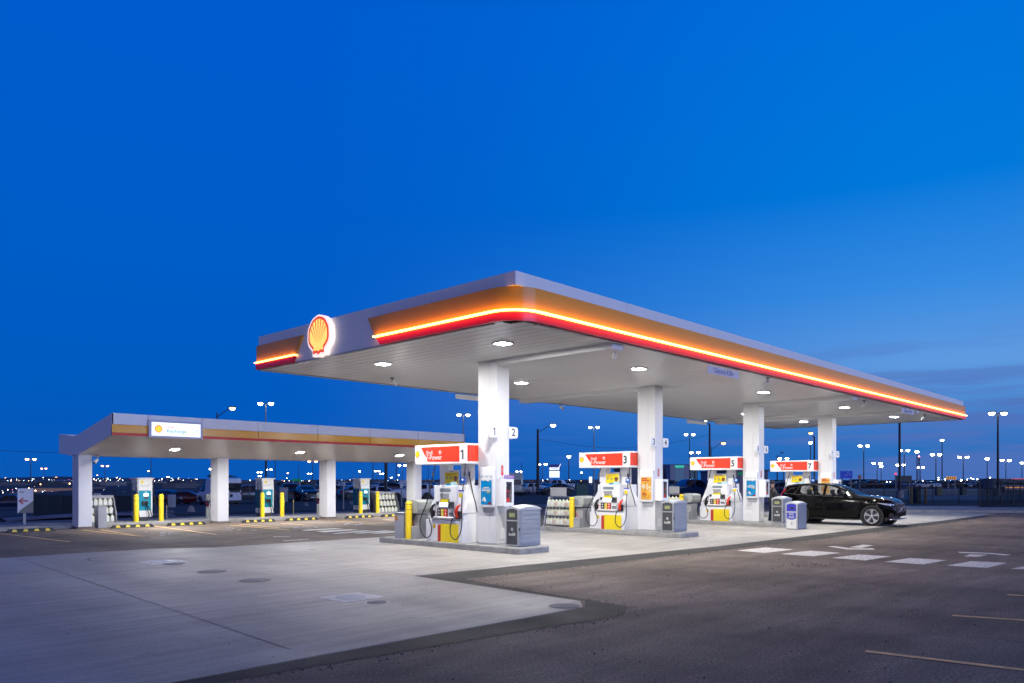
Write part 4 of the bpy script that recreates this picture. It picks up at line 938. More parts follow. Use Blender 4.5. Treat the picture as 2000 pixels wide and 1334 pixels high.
# ---- litter bins
def roofgrid(mb, x0, x1, y0, y1, h0, a, b, n=8, mi=0):
    vs = []
    for j in range(n + 1):
        for i in range(n + 1):
            s, q = 2 * i / n - 1, 2 * j / n - 1
            vs.append((x0 + (x1 - x0) * i / n, y0 + (y1 - y0) * j / n, h0 + a * (1 - s * s) + b * (1 - q * q)))
    fs = [(j * (n + 1) + i, j * (n + 1) + i + 1, (j + 1) * (n + 1) + i + 1, (j + 1) * (n + 1) + i) for j in range(n) for i in range(n)]
    mb.mesh(vs, fs, mi)
def make_bin(label, kind='landfill'):
    t = thing('litter_bin', label, 'litter bin', (0, 0, 0), 0, 'litter bins')
    hu, hv, H = .385, .22, .93
    mb = MB(); mb.box(-hu, hu, -hv, hv, .015, H - .002); mb.box(-hu + .02, hu - .02, -hv + .02, hv - .02, 0, .03)
    o_ = [(-hv - .003 + (2 * hv + .006) * i / 10, H + .042 * (1 - (2 * i / 10 - 1) ** 2)) for i in range(11)]
    mb.prism([(-hv - .003, H - .03)] + o_ + [(hv + .003, H - .03)], fmap(FU, (0, 0, 0)), hu - .03, hu + .006)
    mb.prism([(-hv - .003, H - .03)] + o_ + [(hv + .003, H - .03)], fmap(FU, (0, 0, 0)), -hu - .006, -hu + .03)
    mb.build('body', mgrey, t, bevel=.012)
    mb = MB(); roofgrid(mb, -hu - .012, hu + .012, -hv - .012, hv + .012, H - .012, .05, .05)
    e = hu + .012; f = hv + .012
    for j in range(8):
        s, q = 2 * j / 8 - 1, 2 * (j + 1) / 8 - 1
        for sg_ in (-1, 1):
            mb.face([(sg_ * e, f * s, H - .04), (sg_ * e, f * q, H - .04), (sg_ * e, f * q, H - .012 + .05 * (1 - q * q)), (sg_ * e, f * s, H - .012 + .05 * (1 - s * s))])
            mb.face([(e * s, sg_ * f, H - .04), (e * q, sg_ * f, H - .04), (e * q, sg_ * f, H - .012 + .05 * (1 - q * q)), (e * s, sg_ * f, H - .012 + .05 * (1 - s * s))])
    mb.build('lid', pbr('bin_lid_grey', (.46, .47, .49), .5, var=.06), t, smooth=40)
    # horizontal ribs on the long sides
    for sg_ in (-1, 1):
        mb = MB(); y = sg_ * (hv + .002); mb.box(-hu + .045, hu - .035, min(y, y + sg_ * .003), max(y, y + sg_ * .003), .085, .88)
        for k in range(7):
            z = .10 + .112 * k; y = sg_ * (hv + .004)
            mb.box(-hu + .06, hu - .05, min(y, y + sg_ * .008), max(y, y + sg_ * .008), z, z + .094)
        mb.build('ribbed_side', mgrey, t, bevel=.006)
    # front frame
    fr = lgrey if kind == 'landfill' else pbr('bin_frame_pale', (.45, .46, .48), .5, var=.05)
    mb = MB(); fm = (-hu - .006, 0, 0)
    plate(mb, rect(-hv, -hv + .035, .015, .90), FU, fm, 0, .02); plate(mb, rect(hv - .05, hv, .015, .90), FU, fm, 0, .02); plate(mb, rect(-hv + .0352, hv - .0502, .015, .05), FU, fm, 0, .02); plate(mb, rect(-hv + .0352, hv - .0502, .615, .65), FU, fm, 0, .022)
    mb.build('front_frame', fr, t, bevel=.004, seg=1)
    arch = [(-hv + .035, .65), (hv - .05, .65)] + [(hv - .05 - (2 * hv - .085) * i / 8, .885 + .04 * (1 - (2 * i / 8 - 1) ** 2)) for i in range(9)]
    mb = MB(); plate(mb, arch, FU, fm, .0, .008); mb.build('upper_panel', dgrey if kind == 'landfill' else blue, t)
    if kind == 'landfill':
        mb = MB(); plate(mb, rect(-.105, .085, .72, .82), FU, (fm[0] - .0085, 0, 0), 0, .004); mb.build('flap', pbr('flap_olive', (.32, .34, .15), .35, var=.1), t)
        mb = MB(); plate(mb, rect(-hv + .036, hv - .051, .051, .614), FU, fm, 0, .008); dr = mb.build('door', dgrey, t)
        mb = MB(); c = (-.01, .42); o1, i1 = circ(*c, .042, 20), circ(*c, .035, 20); m_ = fmap(FU, (fm[0] - .009, 0, 0))
        for k in range(20): j = (k + 1) % 20; mb.face([m_(o1[k], .002), m_(o1[j], .002), m_(i1[j], .002), m_(i1[k], .002)])
        plate(mb, rect(-.025, .005, .40, .435), FU, (fm[0] - .009, 0, 0), 0, .002); plate(mb, rect(-.03, .01, .44, .447), FU, (fm[0] - .009, 0, 0), 0, .002)
        text(mb, 'landfill', .105, FU, (fm[0] - .009, .01, .30), .002, .02, 0, .80); mb.build('door_lettering', labelw, dr)
    else:
        mb = MB(); plate(mb, circ(.02, .765, .04, 16), FU, (fm[0] - .0085, 0, 0), 0, .003); plate(mb, [(-.10, .765), (.02, .80), (.13, .765), (.02, .73)], FU, (fm[0] - .0085, 0, 0), 0, .002); mb.build('bottle_opening', black, t)
        mb = MB(); plate(mb, rect(-hv + .036, hv - .051, .051, .614), FU, fm, 0, .008); dr = mb.build('door', labelw, t)
        pts = [(-hv + .045, .605), (-hv + .045, .40)] + [(-hv + .045 + (2 * hv - .105) * i / 8, .40 - .05 * (1 - (2 * i / 8 - 1) ** 2)) for i in range(1, 8)] + [(hv - .06, .40), (hv - .06, .605)]
        mb = MB(); plate(mb, pts, FU, (fm[0] - .0085, 0, 0), 0, .002); mb.build('door_panel', blue, dr)
        mb = MB(); text(mb, '♻+5' if False else 'O+5', .10, FU, (fm[0] - .011, .01, .545), .002, .025, 0, .9); text(mb, 'refundable', .06, FU, (fm[0] - .011, .01, .465), .002, .015, 0, .85); text(mb, 'containers', .06, FU, (fm[0] - .011, .01, .42), .002, .015, 0, .85); mb.build('door_lettering', labelw, dr)
        mb = MB(); plate(mb, rect(-.005, .025, .17, .26), FU, (fm[0] - .009, 0, 0), 0, .01); mb.build('latch', chrome, dr)
    mb = MB(); mb.box(-hu - .03, -hu + .01, -hv - .012, -hv - .002, .40, .46); mb.build('door_latch', black, t)
    return t
bn = make_bin('grey litter bin marked landfill on the nearest island, beside the first column')
def place_bin(t, x, y, u, z):
    v = onu(x, y, u)[0]; t.location = (u + .385, v + .22, z)
place_bin(bn, 1014.5, 1000, COLU[0] - .13, .15)
for i, (x, lb) in enumerate([(1316.5, 'grey litter bin marked landfill on the second island'), (1529.5, 'grey litter bin marked landfill on the third island, behind the blue-fronted bin')]):
    c = copy_tree(bn, None, lb); place_bin(c, x, 1000, COLU[i + 1] - .13, .15)
bb = make_bin('grey bin with blue front for refundable containers, standing on the slab', 'refund')
bb.location = (27.14, 11.52, .006)

# ---- yellow bollards
def make_bollard(label):
    t = thing('bollard', label, 'bollard', (0, 0, 0), 0, 'yellow bollards')
    mb = MB(); mb.lathe([(.092, 0), (.092, .97), (.085, 1.0), (.065, 1.03), (.03, 1.045), (.004, 1.05)], (0, 0, 0), n=24); mb.build('sleeve', yellow, t, smooth=50)
    mb = MB()
    for z in (.80, .945): mb.lathe([(.0922, z), (.094, z + .003), (.094, z + .008), (.0922, z + .011)], (0, 0, 0), n=24)
    mb.build('band', dgrey, t, smooth=50)
    return t
bol = make_bollard('tall yellow bollard at the left end of the nearest pump island')
bol.location = (COLU[0] - .25, onu(798.5, 1000, COLU[0] - .25)[0], .15)
for x, u, z, lb in [(1117, COLU[1] - .22, .15, 'yellow bollard in front of the jug rack on the second island'), (1331, COLU[2] - .2, .15, 'yellow bollard with only its top showing behind the second bin')]:
    copy_tree(bol, (u, onu(x, 1000, u)[0], z), lb)
bl_ = ['yellow bollard in front of the first charger from the left', 'yellow bollard just right of the first charger', 'yellow bollard in front of the middle charger', 'yellow bollard just right of the middle charger', 'yellow bollard in front of the right-hand charger', 'yellow bollard between the right-hand charger and the dark jug rack']
for (x, y), lb in zip([(266, 1018), (315, 1018), (512.5, 1010), (551, 1008.5), (704.5, 1003), (737.5, 1002)], bl_):
    c = copy_tree(bol, (onv(x, y, 31.25)[0], 31.25, .14), lb); c.scale = (1.0, 1.0, 1.04)

# ---- windshield service stands beside the pumps
hoodm = pbr('hood_grey', (.36, .38, .36), .5, var=.1)
def make_stand(label):
    t = thing('windshield_service_stand', label, 'service stand', (0, 0, 0), 0, 'windshield service stands')
    mb = MB(); mb.box(-.20, .30, -.16, .16, 0, .66); mb.build('pedestal', lgrey, t, bevel=.02)
    mb = MB(); o_ = [(-.27 + .54 * i / 10, 1.02 + .06 * (1 - (2 * i / 10 - 1) ** 2)) for i in range(11)]
    mb.prism([(-.27, .80), (-.20, .70), (.20, .70), (.27, .80)] + o_[::-1], fmap(FU, (0, 0, 0)), -.40, .30); mb.build('hood', hoodm, t, bevel=.02)
    mb = MB(); ar = [(-.20, .76), (.06, .76), (.06, .90)] + [(.06 - .26 * i / 8, .90 + .07 * math.sin(math.pi * i / 8)) for i in range(1, 8)] + [(-.20, .90)]
    plate(mb, ar, FU, (-.302, 0, 0), 0, .006); mb.build('towel_window', pbr('window_grey', (.22, .24, .28), .3, var=.05), t)
    mb = MB(); mb.box(-.36, -.10, -.14, .14, .0, .34); k = mb.build('bucket', lgrey, t, bevel=.02)
    mb = MB()
    for j in range(3): mb.box(-.364, -.3605, -.07 + .06 * j, -.05 + .06 * j, .25, .29)
    mb.build('bucket_slot', dgrey, k)
    s = thing('squeegee', 'red-handled squeegee leaning in the bucket beside ' + label.split('beside ')[1], 'squeegee', (0, 0, 0), 0, 'squeegees')
    mb = MB(); mb.cyl((-.22, -.03, .25), (-.22, .16, .56), .012, 8); mb.build('handle', MATS['label_red'], s)
    mb = MB(); mb.box(-.30, -.14, -.05, -.02, .22, .25); mb.build('head', black, s)
    return t, s
sl_ = ['the nearest fuel pump', 'the second fuel pump', 'the third fuel pump', 'x']
st0, sq0 = make_stand('grey hooded windshield service stand beside the nearest fuel pump')
for i in range(4):
    u = COLU[i] + .12; v = onu([822, 1139, 1349, 1502][i], 1000, u)[0] + .02
    lb = 'grey hooded windshield service stand beside ' + sl_[i]; lq = 'red-handled squeegee leaning in the bucket beside ' + sl_[i]
    if i == 0: a, b = st0, sq0
    elif i < 3: a, b = copy_tree(st0, None, lb), copy_tree(sq0, None, lq)
    else: continue
    a.location = (u, v, .15); b.location = (u, v, .15)

def cabinet_box(name, label, u0, u1, v0, v1, z0, z1, sticker=False, m=None):
    t = thing(name, label, 'cabinet', ((u0 + u1) / 2, (v0 + v1) / 2, z0)); a, b = (u1 - u0) / 2, (v1 - v0) / 2; h = z1 - z0
    mb = MB(); mb.box(-a, a, -b, b, 0, h); mb.build('casing', m or lgrey, t, bevel=.01)
    mb = MB(); mb.box(-a - .006, -a - .001, -b + .03, b - .03, .16 * h, .95 * h); mb.build('door', m or lgrey, t, bevel=.002, seg=1)
    mb = MB(); mb.box(-a - .012, a + .012, -b - .012, b + .012, h + .001, h + .02); mb.build('lid', m or lgrey, t, bevel=.004)
    if sticker: mb = MB(); plate(mb, rect(-b + .03, -b + .16, h - .20, h - .06), FU, (-a - .0065, 0, 0), 0, .002); mb.build('warning_sticker', pbr('sticker_orange', (.45, .22, .06), .5, var=.3), t)
    return t
cabinet_box('equipment_cabinet', 'pale grey metal cabinet with an orange sticker at the left end of the nearest island', 13.32, 13.78, 16.72, 17.12, .15, .84, True, pbr('cabinet_bluegrey', (.34, .35, .40), .45, var=.05))

# ---- jug racks
def make_jug(label, group):
    t = thing('washer_fluid_jug', label, 'jug', (0, 0, 0), 0, group)
    mb = MB(); pr = rrect(-.075, .075, -.05, .05, .02, 3)
    hs = [(0, .96), (.015, 1), (.17, 1), (.205, .82), (.235, .42), (.25, .30)]
    n = len(pr); vs = [(x * k, y * k, z) for z, k in hs for x, y in pr]
    fs = [(j * n + i, j * n + (i + 1) % n, (j + 1) * n + (i + 1) % n, (j + 1) * n + i) for j in range(len(hs) - 1) for i in range(n)] + [tuple(range(n))[::-1], tuple((len(hs) - 1) * n + i for i in range(n))]
    mb.mesh(vs, fs); mb.build('bottle', cream, t, smooth=35)
    mb = MB(); mb.cyl((0, 0, .25), (0, 0, .275), .022, 10); mb.build('cap', labelw, t, smooth=40)
    mb = MB(); mb.box(-.058, .058, -.0535, -.0505, .03, .15); mb.build('sticker', labelw, t)
    return t
def dark_rack(label, u0, v0, W_, z0, m, flare=False):
    """enclosed shelving facing -v, sloping sides"""
    t = thing('shelf_rack', label, 'rack', (u0 + W_ / 2, v0, z0)); h = 1.02; w = W_ / 2; d = .62
    mb = MB()
    for s in (-1, 1):
        pts = [(0, 0), (d, 0), (d, h), (.34, h), (0, .34)]
        mb.prism(pts, lambda p, q: Vector((q, p[0], p[1])), s * w - .018, s * w + .018)
    side = mb.build('side_panel', m, t)
    mb = MB(); mb.box(-w + .02, w - .02, d - .03, d - .01, 0, h - .03); mb.build('back_panel', m, t)
    mb = MB(); mb.box(-w, w, .32, d, h + .001, h + .025); mb.box(-w + .02, w - .02, .33, .345, h - .09, h - .001); mb.build('top', lgrey, t)
    mb = MB(); lv = [(.03, .10), (.35, .22), (.67, .33)]
    for z, y in lv: mb.box(-w + .02, w - .02, y - .04, d - .03, z - .02, z)
    mb.build('shelf', lgrey, t)
    return t, [(z, v0 + y + .02) for z, y in lv]
jg = make_jug('pale washer fluid jug on a rack under the charging canopy', 'jugs in the charging canopy racks')
first = True
ordn = ['First', 'Second', 'Third', 'Fourth', 'Fifth', 'Sixth', 'Seventh', 'Eighth', 'Ninth']
jl = ['lowest shelf', 'middle shelf', 'top shelf']
for rk, (lb, u0, v0, W_, z0, who) in enumerate([('grey shelving rack of washer fluid jugs beside the first charging canopy column', 9.93, 31.6, 1.12, .14, 'the left charging-bay rack'), ('dark grey shelving rack of washer fluid jugs near the right end of the charging canopy', 23.35, 31.3, 1.30, .14, 'the dark charging-bay rack')]):
    t, lv = dark_rack(lb, u0, v0, W_, z0, pbr('rack_dark', (.10, .10, .12), .5, var=.1) if rk else pbr('rack_grey', (.20, .20, .22), .5, var=.1), bool(rk))
    for s, (z, y) in enumerate(lv):
        nn = 6
        for k in range(nn):
            x = u0 + .12 + (W_ - .24) * k / (nn - 1)
            lab = '%s jug from the left on the %s of %s' % (ordn[k], jl[s], who)
            loc = (x, y, z0 + z); rz = random.uniform(-.08, .08)
            g_ = 'washer fluid jugs on the racks'
            if first: jg.location = loc; jg['label'] = lab; jg['group'] = g_; first = False
            else: copy_tree(jg, loc, lab, g_, rz)
# open A-frame racks on islands two and three, facing -u
def a_rack(label, u, v0, v1):
    t = thing('shelf_rack', label, 'rack', (u, (v0 + v1) / 2, .15)); w = (v1 - v0) / 2
    mb = MB()
    for s in (-1, 1):
        y = s * w
        mb.tube(spline([(-.30, y, 0), (-.16, y * .97, .55), (-.05, y * .93, .98), (.0, y * .93, 1.03), (.05, y * .93, .98), (.16, y * .97, .55), (.30, y, 0)], 4), .016, 8)
    mb.tube([(0, -w * .93, 1.03), (0, w * .93, 1.03)], .016, 8); mb.build('tube_frame', chrome, t, smooth=60)
    mb = MB()
    for z, d in ((.06, .30), (.38, .24), (.68, .20)): mb.box(-d, d, -w - .03, w + .03, z - .02, z)
    mb.build('shelf', pbr('shelf_steel', (.22, .22, .24), .4, metal=.5, var=.1), t)
    mb = MB(); mb.box(.02, .04, -w * .2, w * .92, 1.06, 1.36); mb.cyl((.03, -w * .1, 1.0), (.03, -w * .1, 1.1), .012, 6); mb.cyl((.03, w * .8, 1.0), (.03, w * .8, 1.1), .012, 6); mb.build('sign_panel', lgrey, t)
    return t, ((.06, .16), (.38, .10), (.68, .09))
jp = make_jug('x', 'y')
for ch in list(jp.children):
    if ch.name.startswith('sticker'): ch.data.materials.clear(); ch.data.materials.append(pinkl)
fj = True
for rk, (u, x0, x1, nm) in enumerate([(COLU[1] + .1, 1072, 1128, 'the second-island rack'), (COLU[2] + .1, 1305, 1340, 'the third-island rack')]):
    va, vb = onu(x1, 1000, u)[0], onu(x0, 1000, u)[0]
    t, lv = a_rack('tubular steel A-frame rack of washer fluid jugs on the %s island' % ['second', 'third'][rk], u, va, vb)
    w = (vb - va)
    for s, (z, dd) in enumerate(lv):
        nn = max(3, min(9, int((w - .1) / .135)))
        for k in range(nn):
            y = va + .09 + (w - .18) * k / (nn - 1); src = jp if (k % 3 == 2) else jg
            kind = 'pink-labelled' if src is jp else 'white-labelled'
            lab = '%s jug, %s from the left, on the %s of %s' % (kind, ordn[nn - 1 - k].lower(), jl[s], nm); g_ = 'washer fluid jugs on the racks'
            loc = (u - dd + .02, y, .15 + z)
            if src is jp and fj: jp.location = loc; jp['label'] = lab; jp['group'] = g_; jp.rotation_euler = (0, 0, R(-90)); fj = False
            else: copy_tree(src, loc, lab, g_, R(-90) + random.uniform(-.1, .1))

# ================================================================== CHARGING BAY
def make_charger(label):
    t = thing('ev_charger', label, 'charger', (0, 0, 0), 0, 'electric car chargers')
    w, d = .30, .62        # half width (u), depth (v), front face at v=0
    mb = MB(); mb.prism(rrect(-w, w, 0, d, .05), lambda p, q: Vector((p[0], p[1], q)), .16, 1.68); mb.build('casing', labelw, t, bevel=.01)
    mb = MB(); mb.box(-w - .03, w + .05, -.03, d, 1.681, 1.73); mb.build('top_cap', labelw, t, bevel=.01)
    mb = MB(); mb.box(-w + .04, w - .1, .05, d - .05, 0, .16); mb.build('foot', dgrey, t)
    mb = MB(); plate(mb, rect(-w + .055, w - .075, .42, 1.22), FV, (0, -.001, 0), 0, .006); mb.build('front_panel', teal, t)
    mb = MB(); plate(mb, rect(-d + .02, -.06, .38, 1.22), FU, (-w - .001, 0, 0), 0, .006); mb.build('side_panel', tblue, t)
    mb = MB(); mb.cyl((-w + .0, .0, .38), (-w + .0, .0, 1.60), .052, 14); mb.build('cable_column', pbr('brushed_grey', (.42, .42, .46), .35, metal=.4, var=.1), t, smooth=50)
    mb = MB(); plate(mb, rect(-.06, .12, .99, 1.10), FV, (0, -.008, 0), 0, .008); mb.build('screen', screen, t)
    mb = MB(); plate(mb, rect(-.04, .12, .88, .96), FV, (0, -.008, 0), 0, .01); mb.build('card_reader', dgrey, t)
    mb = MB(); plate(mb, rect(-.02, .06, 1.11, 1.18), FV, (0, -.008, 0), 0, .004); mb.build('contactless_pad', pbr('pad_pale', (.25, .5, .55), .4, var=.1), t)
    mb = MB(); plate(mb, rrect(-.14, .09, .64, .80, .03), FV, (0, -.008, 0), 0, .09); mb.cyl((-.02, -.09, .74), (.04, -.17, .66), .03, 10); mb.build('connector', black, t, bevel=.01)
    def fv(x, z, y=-.1): return (x, y, z)
    mb = MB(); mb.tube(spline([fv(.0, .66, -.15), fv(.05, .45, -.12), fv(.10, .25, -.12), fv(.05, .08, -.12), fv(-.10, .03, -.12), fv(-.25, .10, -.12), fv(-.30, .5, -.09), fv(-.33, 1.1, -.09), fv(-.38, 1.42, -.09), fv(-.32, 1.54, -.03), fv(-.28, 1.52, .05)], 8), .017, 8); mb.build('cable', black, t, smooth=60)
    mb = MB(); mb.tube(spline([fv(.05, .62, -.10), fv(.16, .4, -.12), fv(.22, .2, -.12), fv(.33, .10, -.1), fv(.44, .3, .0), fv(.42, .8, .1), fv(.36, 1.2, .1), fv(.32, 1.45, .1)], 8), .017, 8); mb.build('cable', black, t, smooth=60)
    mb = MB(); mb.tube(spline([(-w - .05, .30, 1.55), (-w - .12, .15, 1.45), (-w - .14, .10, 1.0), (-w - .12, .12, .5), (-w - .05, .2, .2)], 8), .017, 8); mb.build('cable', black, t, smooth=60)
    mb = MB(); plate(mb, [(x - .12, y + 1.55) for x, y in pecten(.12)], FV, (0, -.001, 0), 0, .003); mb.build('emblem', pyel, t)
    mb = MB(); text(mb, 'Recharge', .09, FV, (-.02, -.001, 1.41), .003, .0, 0, .9); mb.build('lettering', pbr('soft_grey_ink', (.35, .36, .40), .5, var=.02), t)
    mb = MB(); plate(mb, circ(.15, 1.46, .02, 8), FV, (0, -.001, 0), 0, .003); mb.build('symbol', pbr('soft_teal_ink', (.25, .5, .52), .5, var=.02), t)
    return t
ch = make_charger('teal and white car charger nearest the left end of the charging canopy')
for i, (x0, x1, lb) in enumerate([(270, 297, None), (510, 537, 'teal and white car charger in the middle of the three'), (700, 726, 'teal and white car charger on the right, beside the dark jug rack')]):
    V = 31.75; ua, ub = onv(x0, 1000, V)[0], onv(x1, 1000, V)[0]; loc = ((ua + ub) / 2, V, .14)
    if i == 0: ch.location = loc
    else: copy_tree(ch, loc, lb)
def make_stop(label):
    t = thing('wheel_stop', label, 'wheel stop', (0, 0, 0), 0, 'rubber wheel stops')
    w = .77
    mb = MB()
    pr = [(-.075, 0), (-.05, .085), (-.02, .10), (.02, .10), (.05, .085), (.075, 0)]
    vs = []
    for x, k, hz in ((-w, 1, .25), (-w + .07, 1, 1), (w - .07, 1, 1), (w, 1, .25)):
        vs += [(x, y, z * hz) for y, z in pr]
    n = 6; fs = [(j * n + i, j * n + i + 1, (j + 1) * n + i + 1, (j + 1) * n + i) for j in range(3) for i in range(n - 1)] + [tuple(range(n))[::-1], tuple(3 * n + i for i in range(n))]
    mb.mesh(vs, fs); mb.build('rubber_body', black, t, smooth=30)
    for k in range(4):
        x = -w + .24 + k * .35; mb = MB()
        mb.mesh([(x - .085, -.0735, .022), (x + .085, -.0735, .022), (x + .055, -.0555, .080), (x - .055, -.0555, .080), (x - .03, -.048, .0895), (x + .03, -.048, .0895)], [(0, 1, 2, 3), (3, 2, 5, 4)])
        mb.build('reflector', pbr('reflector_yellow', (.80, .60, .05), .35, var=.05), t)
    return t
ws = make_stop('black rubber wheel stop with yellow reflectors at the far left, by the Air sign')
wl_ = [None, 'wheel stop with yellow reflectors between the first column and the first charger', 'wheel stop with yellow reflectors right of the first charger, before the second column', 'wheel stop with yellow reflectors just right of the second column, at the middle charger', 'wheel stop with yellow reflectors before the third column', 'wheel stop with yellow reflectors right of the third column, at the right-hand charger', 'wheel stop with yellow reflectors partly hidden by the pale grey cabinet']
for (a, b), lb in zip([((12, 1040.5), (107, 1036)), ((216, 1031.5), (300, 1029)), ((325, 1028.5), (402, 1026)), ((472, 1023), (537, 1020)), ((557, 1019), (621, 1017)), ((674, 1014), (729, 1012.5)), ((744, 1011.5), (802, 1010))], wl_):
    A, B = onz(*a), onz(*b); V = 29.95; ua, ub = onv(a[0], 1000, V)[0], onv(b[0], 1000, V)[0]
    c = ws if lb is None else copy_tree(ws, None, lb); c.location = ((ua + ub) / 2, V, 0); c.scale = ((ub - ua) / 1.54, 1, 1.15)
# cabinets and service points by the charging canopy columns
cabinet_box('equipment_cabinet', 'plain grey cabinet standing right of the first charging canopy column', 9.98, 10.28, 30.35, 30.75, .0, .80)
def service_post(u, v, label):
    t = thing('air_and_water_post', label, 'service post', (u, v, .14), 0, 'service posts behind the charging canopy')
    mb = MB(); mb.box(-.11, .11, -.10, .10, 0, .52); mb.build('bucket', hoodm, t, bevel=.02)
    mb = MB(); mb.cyl((.02, .03, .5), (.02, .03, .9), .022, 8); mb.build('stem', lgrey, t)
    mb = MB(); mb.box(-.10, .14, -.10, .12, .78, 1.06); mb.build('towel_box', hoodm, t, bevel=.02)
    mb = MB(); mb.cyl((-.03, -.05, .5), (-.20, -.10, .72), .012, 6); mb.build('squeegee_handle', MATS['label_red'], t)
    return t
p = onv(409, 1000, 31.4); service_post(p[0], 31.4, 'grey service post with red squeegee left of the second charging canopy column')
p = onv(624.5, 1000, 31.4); service_post(p[0], 31.4, 'grey service post with squeegee left of the third charging canopy column')
def post(name, label, x, v, h, r_, m, z=.14, n=10):
    t = thing(name, label, 'post', (onv(x, 1000, v)[0], v, z)); mb = MB(); mb.cyl((0, 0, 0), (0, 0, h), r_, n, r_ * .8); mb.build('pole', m, t, smooth=50)
    mb = MB(); mb.cyl((0, 0, h - .10), (0, 0, h - .04), r_ * 1.05, n); mb.build('reflective_band', yellow, t); return t
post('marker_post', 'thin pale marker post right of the middle charger', 573, 32.6, .72, .022, pbr('post_olive', (.30, .28, .10), .6, var=.1))
post('marker_post', 'thin pale marker post right of the first charger', 325.5, 32.6, .60, .018, polel)
# Air sign
t = thing('air_sign', 'white and grey panel sign reading Air with a red arrow pointing left', 'sign', (onv(48, 1000, 32.3)[0], 32.3, .14))
u0, z0 = onv(34.5, 954, 32.3); u1, z1 = onv(65, 1001.5, 32.3); u0 -= t.location.x; u1 -= t.location.x; z0 -= .14; z1 -= .14
mb = MB(); plate(mb, rect(u0, u1, z1, z0), FV, (0, 0, 0), -.04, 0); mb.build('panel', pbr('sign_lavender', (.62, .62, .66), .4, var=.02), t)
mb = MB(); plate(mb, [(u0, z1), (u1, z1), (u1, z1 + (z0 - z1) * .50), (u0 + (u1 - u0) * .25, z1 + (z0 - z1) * .16)], FV, (0, -.001, 0), 0, .002); mb.build('grey_corner', pbr('sign_olive_grey', (.13, .13, .12), .5, var=.03), t)
mb = MB(); text(mb, 'Air', .13, FV, (u0 + .14, -.001, z0 - .13), .002, .005); mb.build('lettering', snum, t)
ac = (u0 + (u1 - u0) * .33, z1 + (z0 - z1) * .49)
mb = MB(); plate(mb, [(ac[0] + x, ac[1] + y) for x, y in [(-.14, 0), (-.01, .13), (.03, .10), (-.05, .025), (.16, .025), (.16, -.025), (-.05, -.025), (.03, -.10), (-.01, -.13)]], FV, (0, -.001, 0), 0, .003); mb.build('arrow', pbr('arrow_red', (.42, .02, .03), .5, var=.03), t)
mb = MB(); mb.box(-.045, .045, .0, .05, 0, z1); mb.build('post', polel, t)
